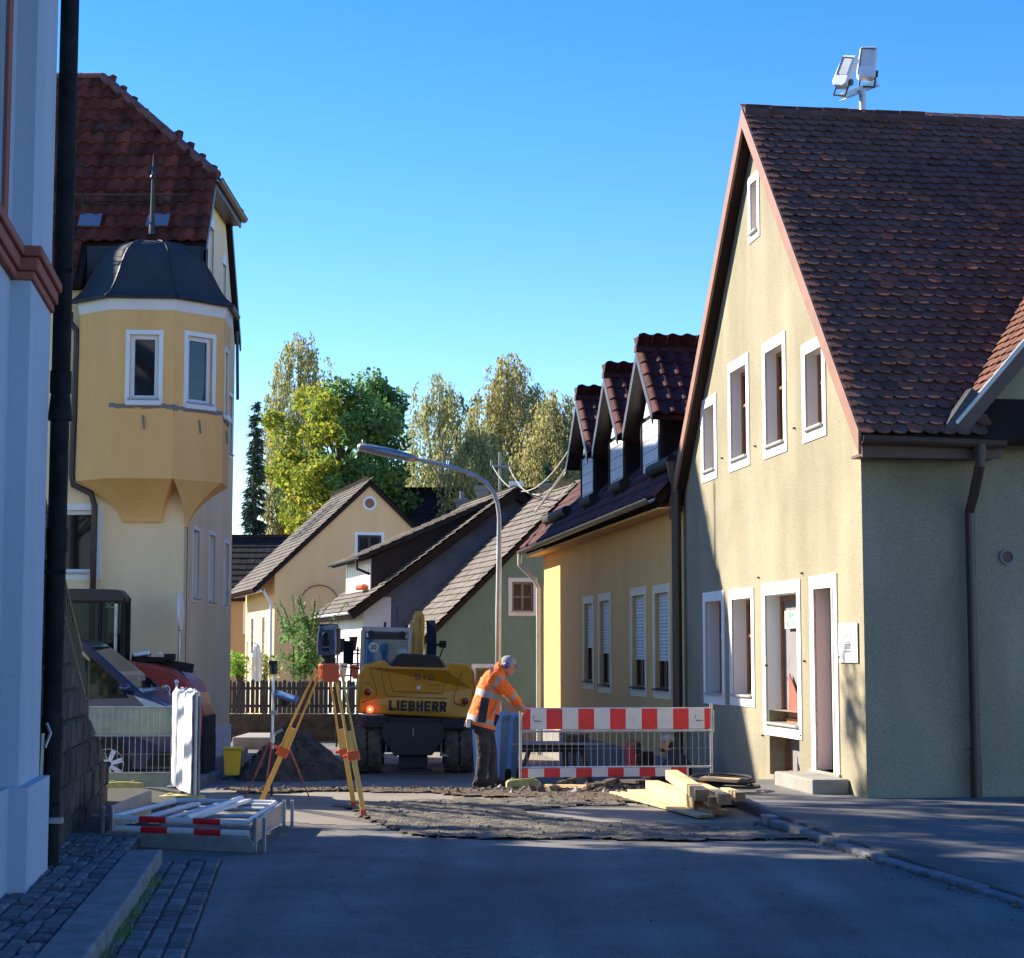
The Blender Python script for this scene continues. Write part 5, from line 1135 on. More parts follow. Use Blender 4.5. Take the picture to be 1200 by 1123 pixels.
# ================================================================ surveying gear
# total station tripod
hd = P(385, 780, 18.8)
tp = thing('survey_tripod', (hd.x, hd.y, 0), 'yellow wooden survey tripod with orange fittings standing on the sunlit road', 'tripod')
mb = MB(); mb.lathe([(.001,-.03),(.1,-.03),(.11,.0),(.1,.02),(.001,.02)], hd, (0,0,1), 18)
for a in (.4, 2.5, 4.6): mb.beam(hd+V((.07*math.cos(a),.07*math.sin(a),-.02)), hd+V((.1*math.cos(a),.1*math.sin(a),-.13)), .07, .05)
mb.box(hd.x-.05,hd.x+.12,hd.y-.13,hd.y-.09,hd.z-.17,hd.z+.01)
mb.build('tripod_head', M['orange_metal'], tp, bevel=.006)
feet = [G(303, 946), G(427, 958), G(414, 949)]
feet[2] = V((-1.66, 19.3, 0)); mid = [.52, .5, .5]
starts = [hd+V((-.11,.06,-.05)), hd+V((.11,-.05,-.06)), hd+V((.02,.1,-.06))]
for f, s_ in zip(feet, starts):
    f = V(f); d = f-s_; p1 = s_+d*.58; n_ = d.normalized(); side = n_.cross(V((0,-1,0))).normalized()
    l = MB(); k = .035
    for sg in (-1, 1): l.beam(s_+side*sg*.025, s_+d*.60+side*sg*.042, .022, .026, (0,-1,0))
    l.beam(s_+d*.42, f-d*.03, .05, .03, (0,-1,0))
    lg = l.build('leg', M['tripod_wood'], tp, bevel=.003); 
    q = MB(); q.beam(s_+d*.56, s_+d*.62, .12, .05, (0,-1,0)); q.tube([p1+side*.06, p1+side*.1], .018, 8); q.beam(f-d*.05, f-d*.015, .055, .045, (0,-1,0)); q.build('clamp', M['orange_metal'], lg, bevel=.004)
    q = MB(); q.tube([f-d*.02, f-V((0,0,.0))], [.018,.003], 8); q.beam(f-d*.035+V((0,0,0)), f-d*.035+side*.05, .02, .012); q.build('spike', M['galv'], lg)
# instrument
ts = thing('total_station', hd+V((0,0,.02)), 'dark blue-grey total station mounted on the yellow tripod', 'survey instrument')
IF = Fr(hd+V((-.0,0,.02)), (.985,-.17,0), (.17,.985,0), (0,0,1))
mb = MB(); mb.lathe([(.001,0),(.075,0),(.075,.02),(.05,.03),(.05,.06),(.07,.065),(.07,.085),(.001,.085)], IF(0,0,0), (0,0,1), 18)
for a in (.3,2.4,4.5): mb.lathe([(.02,0),(.02,.05),(.001,.05)], IF(.055*math.cos(a),.055*math.sin(a),.012), (0,0,1), 10)
mb.build('tribrach', M['black'], ts)
o_ = [(-.1,.085),(-.105,.2),(-.1,.33),(-.085,.385),(.085,.395),(.1,.33),(.105,.2),(.1,.085)]
mb = MB(); mb.loft([[IF(x*k, y, .085+(z-.085)*(k if y < 0 else 1)) for x, z in o_] for y, k in ((-.09,.9),(-.07,1),(.07,1),(.09,.9))])
mb.build('housing', M['instrument'], ts, bevel=.008)
mb = MB()
for s_ in (-1, 1): mb.box(s_*.1-.012, s_*.1+.012, -.06,.06,.1,.36, IF)
mb.box(-.085,.085,-.05,.05,.385,.405, IF); mb.tube([IF(.09,.02,.39),IF(.1,.02,.47)],.004,6); mb.build('side_cover', M['black'], ts, bevel=.006)
mb = MB(); mb.lathe([(.034,-.0),(.036,.035),(.028,.05),(.026,.03),(.001,.03)], IF(0,-.09,.29), -IF.v, 18); mb.box(-.04,.03,-.1,-.088,.13,.24,IF); mb.prism([(-.026,.28),(.026,.28),(.014,.24),(-.014,.24)], .085,.13, Fr(IF.o, IF.u, IF.w, -IF.v)); mb.build('telescope', M['ink'], ts)
mb = MB(); mb.box(-.035,.035,-.104,-.1,.165,.172,IF); mb.box(-.03,.06,-.1,-.088,.345,.372,IF); mb.build('display_edge', M['galv'], ts)
# prism pole with red tripod
pb = P(318, 940, 20.4); pb.z = .0
pr = thing('prism_pole', pb, 'black and white prism pole held by a thin red tripod behind the yellow tripod', 'survey pole')
pt = P(322, 768, 20.4); mb = MB(); L_ = pt.z; q = lambda t: V((pb.x+(pt.x-pb.x)*.3*t, pb.y, L_*t))
mb.tube([q(.02), q(.35)], .015, 10); mb.build('lower_pole', M['ink'], pr); mb = MB(); mb.tube([q(0), q(.03)], [.003,.014], 8); mb.tube([q(.35), q(.86)], .015, 10); mb.build('upper_pole', M['sign_white'], pr)
mb = MB(); mb.lathe([(.001,-.01),(.045,0),(.05,.06),(.045,.11),(.001,.12)], q(.87), (0,0,1), 14); mb.box(q(.87).x-.05,q(.87).x+.04,pb.y-.03,pb.y+.03,q(.93).z,q(.93).z+.05); mb.build('prism', M['ink'], pr)
mb = MB(); mb.tube([q(.42)+V((0,0,-.04)), q(.42)+V((0,0,.07))], .028, 10); mb.beam(q(.45), q(.47)+V((.11,-.02,.02)), .03,.03); mb.beam(q(.6)-V((.02,0,0)), q(.6)+V((.04,0,0)), .04,.05); mb.build('clamp', M['galv'], pr)
hub = q(.4)
for px, py, o in ((287,937,(-.03,0,.0)),(308,942,(-.0,-.02,-.02)),(364,938,(.13,0,.06))):
    f = G(px, py); l = MB(); s_ = hub+V(o); l.tube([s_, s_+(f-s_)*.55], .012, 8); l.tube([s_+(f-s_)*.5, f], .008, 8); l.tube([s_+(f-s_)*.53, s_+(f-s_)*.57], .018, 8); l.build('leg', M['red_metal'], pr)
c_ = q(.73); ctl = MB(); CF = Fr(c_+V((.15,-.02,-.03)), (.95,.0,-.3), (.1,.9,.3), (.28,-.3,.9)); ctl.box(-.13,.14,-.09,.09,-.015,.015,CF)
cn = ctl.build('field_controller', M['instrument'], pr, bevel=.012); k = MB(); k.box(-.1,.09,-.06,.06,.015,.018,CF); k.build('screen', M['headlamp'], cn); k = MB(); k.box(-.03,.03,-.03,.03,-.1,-.015,CF); k.beam(c_, CF(0,0,-.06), .025,.025); k.build('bracket', M['ink'], cn)

# ================================================================ barriers
def board(T, u0, u1, z0, z1, w0, w1, first, step, root):
    us = [u0]; e = u0+first
    while e < u1: us.append(e); e += step
    us.append(u1); mb = MB(); mb.loft([[T(u,z0,w0),T(u,z1,w0),T(u,z1,w1),T(u,z0,w1)] for u in us], True, [i % 2 for i in range(len(us)-1)])
    mb.build('striped_board', [M['foil_red'], M['foil_white']], root)
b0 = G(610, 917); b1 = G(834, 914); b0.y = 23.0; 
bL = P(610, 915, 22.6); bR = P(834, 912, 22.9); bL.z = bR.z = 0
BD = (bR-bL).normalized(); BT = Fr(bL, BD, (0,0,1), V((BD.y,-BD.x,0))); BLn = (bR-bL).length
br = thing('site_barrier', bL, 'red and white striped site barrier with wire mesh in front of the ochre house', 'barrier')
zt = W(610, 831, bL, BD)[1]; zb_ = W(610, 855, bL, BD)[1]; zl1 = W(610, 901, bL, BD)[1]; zl0 = W(610, 911, bL, BD)[1]
board(BT, .03, BLn-.02, zb_, zt, .012, .03, .09, .2, br)
board(BT, .02, BLn-.3, zl0, zl1, .012, .03, .07, .2, br)
f = MB(); f.tube([BT(0,zl0-.06,0), BT(0,zt+.03,0)], .018, 8); f.tube([BT(BLn,.03,0), BT(BLn,zt+.06,0)], .018, 8)
for z in (zb_-.025, zl1+.01, zt-.0): f.tube([BT(0,z,0), BT(BLn,z,0)], .014, 8)
f.tube([BT(BLn+.03,zb_-.05,0),BT(BLn+.03,zt-.02,0)],.008,6); f.build('frame', M['galv'], br)
m_ = MB(); n = int(BLn/.078)
for k in range(1, n): m_.tube([BT(k*BLn/n, zl1, 0), BT(k*BLn/n, zb_, 0)], .0017, 5)
zc = (zl1+zb_)/2; m_.tube([BT(0,zc,0), BT(BLn,zc,0)], .0017, 5); m_.build('wire_mesh', M['zinc'], br)
for u in (.42*.5, BLn-.16):
    c = MB(); c.prism([(u-.05+.0,zb_+.115),(u+.05,zb_+.105),(u+.05,zb_+.095),(u-.04,zb_+.09)], .03,.0315, BT); c.beam(BT(u-.05,zb_+.13,.031), BT(u-.045,zb_+.17,.031), .004,.012); c.build('sticker', M['sign_grey'], br)
q = P(613, 921, 22.3); q.z = 0
def barrier_foot(name, c, ang, label, L_=.42, w_=.2):
    R = Matrix.Rotation(ang, 3, 'Z'); T = Fr(c, R @ V((1,0,0)), R @ V((0,0,1)), R @ V((0,-1,0)))
    mb = MB(); mb.prism([(-L_/2,0),(L_/2,0),(L_/2,.06),(L_/2-.03,.09),(.07,.1),(-.07,.1),(-L_/2+.03,.09),(-L_/2,.06)], -w_/2, w_/2, T)
    for s_ in (-.12,.12): mb.box(s_-.03,s_+.03,.09,.115,-.04,.04,T)
    o = mb.build(name, M['foot'], bevel=.01); return tag(o, label, 'barrier foot', 'barrier feet')
barrier_foot('barrier_foot', q, .1, 'yellow-green barrier foot at the worker\'s shoes')
# barrier panel left, mesh with pale bands, in front of the blue car
lL = P(96, 923, 21.9); lR = P(206, 926, 21.9); lL = lL+V((-1.0,0,0)); lL.z = lR.z = 0
LD = (lR-lL).normalized(); BL2 = Fr(lL, LD, (0,0,1), V((LD.y,-LD.x,0))); n2 = (lR-lL).length
b2 = thing('mesh_barrier', lL, 'wire mesh site barrier with pale grey-green bands in front of the blue car', 'barrier')
zt = W(200,829,lL,LD)[1]; z1_ = W(200,862,lL,LD)[1]; z2_ = W(200,906,lL,LD)[1]; z3_ = W(200,922,lL,LD)[1]
k = MB(); k.box(.02, n2-.02, z1_, zt, -.03,-.015, BL2); k.box(.02, n2-.02, z3_, z2_, -.03,-.015, BL2); k.build('band', M['band_back'], b2)
k = MB(); 
for z in (zt, z1_, z2_, z3_): k.tube([BL2(0,z,0), BL2(n2,z,0)], .011, 8)
for u in (0, n2): k.tube([BL2(u,.02,0), BL2(u,zt,0)], .016, 8)
k.build('frame', M['galv'], b2); k = MB(); n = 30
for i in range(1, n): k.tube([BL2(i*n2/n, z3_, .0), BL2(i*n2/n, zt, 0)], .0022, 5)
k.tube([BL2(0,(z1_+z2_)/2,0), BL2(n2,(z1_+z2_)/2,0)], .0022, 5); k.build('wire_mesh', M['zinc'], b2)
barrier_foot('barrier_foot', V((lR.x-.62, lR.y-.05, .0)), .05, 'dusty barrier foot below the mesh barrier by the blue car', .5)
# edge-on panel with white sheeting
s0_ = P(228, 945, 19.75); s1_ = P(207, 928, 21.6); s0_.z = s1_.z = 0
SDv = (s1_-s0_).normalized(); SB = Fr(s0_, SDv, (0,0,1), V((SDv.y,-SDv.x,0))); n3 = (s1_-s0_).length
b3 = thing('sheeted_barrier', s0_, 'barrier panel seen end-on with crumpled white plastic sheeting hung over it', 'barrier')
k = MB(); k.tube([SB(0,.05,0), SB(0,1.2,0)], .02, 10); k.tube([SB(n3,.05,0), SB(n3,1.2,0)], .02, 10); k.tube([SB(0,1.16,0), SB(n3,1.16,0)], .015, 8); k.tube([SB(0,.2,0), SB(n3,.2,0)], .015, 8); k.build('frame', M['galv'], b3)
k = MB(); rd = random.Random(5); nu, nz = 40, 26; ph_ = [rd.uniform(0,6) for _ in range(6)]
for s_ in (-1, 1):
    base = len(k.v)
    for j in range(nz+1):
        for i in range(nu+1):
            t = i/nu; z = .1+1.12*j/nz
            w_ = s_*(.045+.03*math.sin(t*19+ph_[0]+.1*math.sin(j*.3+ph_[1]))*(1-j/nz*.35)+.02*abs(math.sin(t*33+.03*j+ph_[2]))+.002*math.sin(j*1.1+t*9+ph_[3])) if j < nz else s_*.02
            k.v.append(tuple(SB(-.03+t*(n3+.06), z+.02*math.sin(t*15+ph_[4]), w_)))
    for j in range(nz):
        for i in range(nu):
            a = base+j*(nu+1)+i; k.f.append([a, a+1, a+nu+2, a+nu+1]); k.m.append(0)
k.build('plastic_sheet', M['sheet'], b3, smooth=True, norm=False)
barrier_foot('barrier_foot', V((s0_.x-.16, s0_.y+.05, 0)), -.1, 'yellow-green barrier foot under the white sheeted barrier', .5, .24)

# ================================================================ lying stack of barrier frames
F0_ = G(302, 999); F1_ = V((-3.42, 15.35, 0)); 
XD = (F0_-F1_).normalized(); FT = Fr(F1_, XD, V((-.01, 1, 0)), (0,0,1)); FW = (F0_-F1_).length; FD = 2.05
fr_ = thing('lying_frame', F1_, 'low metal frame with white side boards lying half on the kerb', 'metal frame')
k = MB(); k.box(.04,.07,.05,FD-.25,.13,.34,FT); k.box(FW-.06,FW-.03,.05,FD,.06,.24,FT); k.box(0.1,FW-.05,FD-.04,FD-.01,.18,.21,FT)
k.build('side_board', M['zinc'], fr_, bevel=.005)
k = MB(); k.prism([(0,.0),(.08,-.0),(.08,.02),(0,.02)], .0,.1,FT) if False else None
for x, y, z0_, z1__ in ((-.02,-.02,.08,.34),(.06,-.02,.08,.34),(FW-.04,-.02,0,.28),(FW+.04,-.02,0,.28),(FW-.04,FD-.02,.02,.26),(FW+.04,FD-.02,.02,.26)): k = MB(); k.box(x,x+.03,y,y+.05,z0_,z1__,FT); k.build('corner_post', M['galv'], fr_, bevel=.003)
k = MB()
k.tube([FT(FW+.03,.0,.06),FT(FW+.03,.0,-.0)],.01,6); k.tube([FT(-.1,0,.26),FT(.1,0,.26)],.014,6); k.tube([FT(FW-.02,.5,.1),FT(FW+.02,1.2,.1)],.008,6)
k.build('locking_pin', M['galv'], fr_, bevel=.003)
k = MB(); k.prism([(.02,.03),(.0,.09),(.05,.14),(FW-.06,.12),(FW-.02,.06),(FW-.04,.0),(FW*.7,.005)], -.06,-.05, Fr(FT.o,FT.u,FT.w,FT.v)); k.slab([FT(.05,-.055,.14),FT(FW-.06,-.055,.12),FT(FW-.06,.1,.13),FT(.05,.1,.15)],.006); k.build('chequer_plate', M['galv'], fr_, bevel=.003)
k = MB()
k.beam(FT(.2,.1,.2), FT(.55,FD-.4,.24), .1,.02); k.beam(FT(.42,.15,.2), FT(.78,FD-.35,.24), .07,.02); k.beam(FT(.72,.1,.23), FT(1.02,FD-.1,.26), .08,.03); k.beam(FT(1.1,FD-.3,.24), FT(FW-.08,FD-.3,.24), .08,.02)
k.build('white_slat', M['foil_white'], fr_, bevel=.004)
fr2 = thing('striped_tube_frame', FT(.1,0,.2), 'white tubular frame with red bands lying inside the low metal frame', 'metal frame')
def striped(a, b, r, reds):
    w_ = MB(); w_.tube([a, b], r, 12); o = w_.build('tube', M['foil_white'], fr2); d = b-a
    q = MB()
    for t0, t1 in reds: q.tube([a+d*t0, a+d*t1], r*1.04, 12)
    if reds: q.build('red_band', M['foil_red'], o)
striped(FT(.06,.02,.245), FT(FW-.12,.08,.225), .026, [(.22,.42),(.62,.82)]); striped(FT(.12,-.03,.165), FT(FW-.08,-.01,.15), .026, [(.2,.4),(.6,.8)])
striped(FT(.3,FD-.15,.24), FT(FW-.1,FD-.1,.24), .026, []); striped(FT(.35,FD-.4,.2), FT(FW-.15,FD-.35,.2), .024, []); striped(FT(FW-.12,.08,.225), FT(FW-.1,FD-.1,.24), .022, []); striped(FT(.06,.02,.245), FT(.3,FD-.15,.24), .022, []); striped(FT(.75,.05,.25), FT(.95,FD-.1,.27), .03, []); striped(FT(.3,1.0,.18), FT(FW-.1,1.1,.19), .02, [])

# ================================================================ vehicles left: blue car, red loader
CY = 25.2; cz = gz(-5, CY)-.03
cn_ = P(207, 900, CY).x
car = thing('blue_car', (cn_-1.2, CY+.8, cz), 'dark blue people carrier with silver wheel trims behind the mesh barrier', 'car')
CT = Fr((cn_, CY, cz), (-1,0,0), (0,0,1), (0,-1,0))       # u back from the nose, v up, w towards viewer
def cpt(px, py): a, z = W(px, py, (cn_, CY), (-1, 0)); return a, z-cz
body = [(.03,.25)]+[cpt(*q) for q in ((208,880),(208,852),(205,836),(196,827),(180,819),(165,811),(141,790),(118,771),(101,757),(88,749))]+[(2.1,2.0),(3.0,2.04),(3.8,1.95),(4.15,1.3),(4.2,.5),(4.1,.28)]
def inset(z): return 0 if z < 1.15 else (z-1.15)*.3
nb_ = MB(); Rg = []
for w_, k in ((.03,.0),(0,.04),(-.12,.0),(-1.6,0),(-1.72,.04)):
    Rg.append([CT(min(max(u, .05+k if w_ > -.05 or w_ < -1.65 else 0), 4.15), z, (w_-inset(z) if w_ > -.5 else w_+inset(z))) for u, z in body])
nb_.loft(Rg); cb_ = nb_.build('body', M['car_blue'], car, bevel=.02)
k = MB(); sw_ = lambda u, z, e=.012: CT(u, z, .03-inset(z)+e)
q_ = [cpt(*p) for p in ((150,818),(138,800),(118,783),(104,771),(92,764))]; k.add([sw_(*p) for p in q_]+[sw_(1.9,1.85), sw_(1.9,1.2)], [(0,1,2,3,4,5,6)]); k.add([sw_(2.0,1.2), sw_(2.0,1.88), sw_(3.0,1.9), sw_(3.0,1.2)], [(0,1,2,3)]); k.build('side_window', M['pane'], cb_, norm=False)
k = MB(); wa, wb = cpt(161,808), cpt(103,759); k.slab([CT(*wa,-.1), CT(*wb,-.22), CT(*wb,-1.4), CT(*wa,-1.5)], .01); o_ = k.build('windscreen', M['pane'], cb_); o_.location.z += .012
k = MB(); k.prism([cpt(*p) for p in ((157,815),(178,822),(203,831),(203,836),(172,830))], .015, .045, CT); k.build('headlight', M['headlamp'], cb_, bevel=.01)
k = MB(); k.prism([(.02,.3),(.02,.5),(.3,.5),(.45,.3)], .03, .05, CT); k.box(.0,.05,.45,.5,-1.4,-.2,CT); k.build('bumper_grille', M['black'], cb_)
k = MB(); k.ell(CT(*cpt(148,806),.12), .08,.06,.06, 6); k.build('wing_mirror', M['car_blue'], cb_, smooth=True)
for u_ in (cpt(128,895)[0], 3.5):
    wc = CT(u_, .33, -.06); k = MB(); k.lathe([(.36,.0),(.36,.1),(.001,.1)], wc+V((0,.02,0)), (0,-1,0), 24); k.build('wheel_arch', M['black'], cb_)
    k = MB(); k.lathe([(.2,-.1),(.31,-.1),(.325,-.06),(.325,.06),(.31,.1),(.21,.1)], wc+V((0,-.02,0)), (0,-1,0), 28); wo_ = k.build('wheel', M['black'], cb_)
    k = MB(); c_ = wc+V((0,-.11,0)); F_ = Fr(c_, (1,0,0), (0,0,1), (0,-1,0))
    k.lathe([(.215,-.02),(.225,.0),(.21,.012),(.19,.0),(.19,-.02)], c_, (0,-1,0), 28); k.lathe([(.001,.01),(.05,.01),(.055,-.01)], c_, (0,-1,0), 14)
    for s_ in range(7):
        a = s_*2*math.pi/7+.3
        for db in (-.09, .09): k.beam(F_(.04*math.cos(a+db*3), .04*math.sin(a+db*3), .0), F_(.2*math.cos(a+db), .2*math.sin(a+db), -.004), .03, .03, (0,-1,0))
    k.build('wheel_trim', M['hubcap'], wo_)
# red loader
LY = 27.9; ln = P(236, 800, LY).x; lz = gz(-6, 26)
ld = thing('red_loader', (ln-1.5, LY, lz), 'red compact loader with black cab parked between the blue car and the pale house', 'loader')
LF = Fr((ln, LY, 0), (-1,0,0), (0,0,1), (0,-1,0))
def lp_(px, py): return W(px, py, (ln, LY), (-1, 0))
hood = [lp_(*q) for q in ((238,862),(239,838),(231,812),(222,797),(205,785),(180,778),(145,774),(132,776),(130,862))]
k = MB(); Rg = []
for w_, s_ in ((.05,.93),(.02,.98),(-.05,1),(-1.0,1),(-1.07,.98),(-1.1,.93)):
    cx_, cz_ = 1.0, hood[0][1]+.2; Rg.append([LF(cx_+(u-cx_)*s_, cz_+(z-cz_)*s_, w_) for u, z in hood])
k.loft(Rg); hd_ = k.build('bonnet', M['loader_red'], ld, bevel=.02)
k = MB(); k.prism([lp_(*q) for q in ((158,794),(178,798),(183,812),(166,812),(155,803))], .05,.06, LF); k.build('bonnet_grille', M['black'], hd_, bevel=.008)
a, z = lp_(195, 808.5); k = MB(); k.lathe([(.075,0),(.075,.006),(.001,.006)], LF(a,z,.055), LF.w, 22); k.build('speed_sticker', M['sign_white'], hd_)
text('20', .1, M['ink'], hd_, LF(a,z,.064), (1,0,0), (0,0,1), ext=.001, bold=.003)
a, z = lp_(208, 799); k = MB(); k.lathe([(.03,0),(.035,.04),(.001,.05)], LF(a,z,.05), LF.w, 12); k.ell(LF(a,z-.06,.06), .03,.03,.03, 5); k.build('bonnet_lamp', M['hubcap'], hd_)
cabp = [lp_(*q) for q in ((84,775),(84,712),(86,705),(140,705),(143,712),(141,775))]
k = MB()
for (u0, z0), (u1, z1), t_ in ((lp_(143,776), lp_(143,700), .07), (lp_(116,776), lp_(116,700), .06), (lp_(66,776), lp_(66,700), .07)):
    for w_ in (.0, -.38): k.box(u0-t_/2, u0+t_/2, z0-.6, z1, w_-.04, w_+.04, LF)
u0, z0 = lp_(141, 774); u1, z1 = lp_(116, 704)
k.box(u0, u1+1.0, z0-.7, z0+.0, -.6, .0, LF); k.box(u0, u1, z0, z1, -.02, .0, LF) if False else None
lc = k.build('cab', M['black'], ld, bevel=.01)
k = MB(); rt = [lp_(*q) for q in ((146,706),(146,699),(139,691),(85,690),(60,692),(60,706))]; k.prism(rt, .05, -.45, LF); k.build('cab_roof', M['ex_grey'], lc, bevel=.03)
k = MB(); k.box(u0+.02, u1-.02, z0, z1, -.012, -.004, LF); k.box(u1+.02, u1+.64, z0, z1, -.012, -.004, LF); k.box(u0+.0,u0+.01,z0,z1,-.55,-.03,LF); k.build('cab_glass', M['loader_glass'], lc)
k = MB(); k.box(u0+.1, u1-.1, z0-.3, z0+.42, -.5,-.2, LF); k.build('seat', M['black'], lc, bevel=.05); k = MB(); k.prism([(u0+.02,z0-.05),(u0+.2,z0-.05),(u0+.12,z0+.38),(u0+.05,z0+.38)], -.3,-.2, LF); k.build('dashboard', M['loader_red'], lc)
a, z = lp_(129, 709.5); text('SC', .12, M['band_back'], lc, LF(a, z, .004), (1,0,0), (0,0,1), ext=.001)
k = MB(); a, z = lp_(137, 774); a2, z2 = lp_(137, 708); k.tube([LF(a,z-.1,.12), LF(a,z2,.12)], .026, 10); k.build('exhaust', M['galv'], ld)
k = MB(); a, z = lp_(150, 770); k.beam(LF(a-.0,z-.02,-.3), LF(a-.95,z-.18,-.3), .1,.14); k.beam(LF(a-.2,z+.02,.0), LF(a-.35,z+.05,.0), .05,.05); k.box(a-.7,a-.55,z-.05,z+.05,-.2,0,LF); k.box(a-.62,a-.1,z-.08,z+.0,-.5,-.1,LF); k.build('loader_arm', M['black'], ld, bevel=.01)
k = MB(); k.tube([LF(a-.1,z+.03,.05), LF(a-.3,z+.06,.05)], .03, 8); k.ell(LF(a-.32,z+.06,.05),.035,.035,.035,6); k.ell(LF(a-.5,z+.05,.05),.03,.03,.03,6); k.build('ram', M['hubcap'], ld)
k = MB(); k.box(-.06,.25,hood[0][1]-.6,hood[0][1]-.0,-1.1,.05,LF); k.box(-.07,.0,hood[0][1]-.15,hood[0][1]+.3,-1.0,.0,LF); k.box(.2,3.0,.15,hood[0][1],-.95,-.1,LF); k.build('chassis', M['black'], ld, bevel=.02)
for u_ in (.55, 2.3): wheel(ld, LF(u_, lz+.42, -.05), V((0,1,0)), .42, .3, 0)
# yellow bin
bb = P(272, 897, 27.6); bb.z = -.2
yb = thing('yellow_bin', bb, 'small yellow plastic bin with lid at the corner of the pale house', 'bin')
k = MB(); T = Fr(bb, (.98,.15,0), (-.15,.98,0), (0,0,1)); k.loft([[T(x*s_, y*s_, z) for x, y in ((-.13,-.12),(.13,-.12),(.13,.12),(-.13,.12))] for z, s_ in ((.0,.85),(.38,1.05))]); k.build('bin_body', M['bin_yellow'], yb, bevel=.01)
k = MB(); k.box(-.15,.16,-.15,.14,.385,.42,T); k.box(.13,.18,-.1,.1,.36,.39,T); k.build('lid', M['bin_yellow'], yb, bevel=.01); k = MB(); k.tube([T(.1,-.1,.03),T(.1,.14,.03)],.04,10); k.build('wheel', M['black'], yb)

# ================================================================ behind the red and white barrier
def bin_blue(px, Y, label, open_=0):
    b = P(px, 900, Y); b.z = gz(b.x, Y); r = thing('paper_bin', b, label, 'bin', 'blue wheelie bins'); T = Fr(b, (.97,-.25,0), (.25,.97,0), (0,0,1))
    k = MB(); k.loft([[T(x*s_, y*s_, z) for x, y in ((-.24,-.27),(.24,-.27),(.24,.27),(-.24,.27))] for z, s_ in ((.04,.8),(.95,1.0),(.97,1.06),(1.0,1.06))]); k.build('bin_body', M['bin_blue'], r, bevel=.015)
    k = MB(); k.loft([[T(x*s_, y*s_, z) for x, y in ((-.26,-.3),(.26,-.3),(.26,.3),(-.26,.3))] for z, s_ in ((1.0,1.0),(1.04,.98),(1.08,.8))]); k.build('lid', M['bin_blue'], r, bevel=.01)
    for s_ in (-.22,.22): k = MB(); k.lathe([(.001,-.025),(.1,-.025),(.1,.025),(.001,.025)], T(s_,.22,.1), T.u, 14); k.build('wheel', M['black'], r)
    return r
bin_blue(575, 28.2, 'blue wheelie bin half hidden behind the worker\'s legs'); bin_blue(589, 29.2, 'blue wheelie bin just right of the worker\'s legs')
tb = P(650, 905, 27.2); tb.z = gz(tb.x, 27.2)
wt = thing('trestle_table', tb, 'rough work table on dark trestle legs behind the barrier', 'table')
L0 = P(611,870,27.2); L1 = P(690,870,27.2); zt_ = L0.z
k = MB(); k.box(L0.x, L1.x, 27.0, 27.6, zt_-.03, zt_); k.build('table_top', M['concrete'], wt, bevel=.005)
k = MB(); k.box(L0.x+.0, L1.x-.05, 27.05, 27.1, zt_-.14, zt_-.035); k.build('apron', M['black'], wt)
for px, dx in ((620,-.14),(662,.03),(682,.12),(672,.0)):
    q = P(px, 880, 27.2); k = MB(); k.beam((q.x,27.15,zt_-.1), (q.x+dx,27.1,tb.z), .07,.05); k.build('leg', M['wood_old'], wt)
k = MB(); a = P(660,868,27.2); k.box(a.x,a.x+.3,27.2,27.4,zt_+.0,zt_+.11); k.box(a.x+.31,a.x+.38,27.15,27.45,zt_+.0,zt_+.12)
tag(k.build('tool_case', M['wood_old'], bevel=.01), 'dusty grey tool case lying on the work table', 'tool case')
k = MB(); k.beam(P(600,872,26.6), P(715,872,26.6), .14,.02); tag(k.build('long_board', M['concrete']), 'long pale board resting across the work table', 'board')
g = P(742, 898, 25.6); g.z = gz(g.x, 25.6)+.25; gn = thing('red_pump', g, 'small red and black motor pump left of the crouching man', 'pump')
k = MB(); k.box(g.x-.1,g.x+.1,25.5,25.7,g.z,g.z+.3); k.tube([(g.x-.09,25.6,g.z+.3),(g.x-.06,25.6,g.z+.37),(g.x+.06,25.6,g.z+.37),(g.x+.09,25.6,g.z+.3)],.015,6); k.build('red_housing', M['red_plastic'], gn, bevel=.02)
k = MB(); k.tube([(g.x+.12,25.45,g.z+.1),(g.x+.12,25.65,g.z+.1)],.09,12); k.box(g.x+.15,g.x+.28,25.5,25.7,g.z-.05,g.z+.22); k.box(g.x+.02,g.x+.1,25.45,25.5,g.z+.2,g.z+.35); k.tube([(g.x,25.45,g.z+.2),(g.x+.1,25.4,g.z+.24),(g.x+.2,25.45,g.z+.1)],.012,6); k.build('engine', M['black'], gn, bevel=.01)
# timber pile
def plank(name, a, b, w_, h_, label, rot=0, mat='wood_pale', grp=None, up=(0,0,1)):
    mb = MB(); mb.beam(a, b, w_, h_, up); o = mb.build(name, [M[mat], M['wood_end']], bevel=.004); d = (V(b)-V(a)).normalized()
    for p in o.data.polygons: 
        if abs(p.normal.dot(d)) > .9: p.material_index = 1
    return tag(o, label, name.replace('_', ' '), grp)
def PZ(px, py, z): return G(px, py, z)
plank('timber_board', PZ(722,929,.03), PZ(828,957,.03), .17,.03, 'flat pale board lying lowest and furthest left in the timber pile', grp='loose timber by the kerb')
plank('timber_board', PZ(745,927,.06), PZ(846,952,.05), .2,.035, 'flat pale board lying second from the left in the timber pile', grp='loose timber by the kerb')
plank('squared_beam', PZ(764,921,.13), PZ(822,941,.11), .15,.12, 'thick squared beam lying lower in the timber pile', grp='loose timber by the kerb')
plank('squared_beam', PZ(787,908,.22), PZ(823,932,.22), .14,.11, 'thick squared beam resting on top of the pile', grp='loose timber by the kerb')
plank('timber_board', PZ(822,912,.26), PZ(866,915,.24), .32,.03, 'wide board tilted across the right end of the timber pile', grp='loose timber by the kerb')
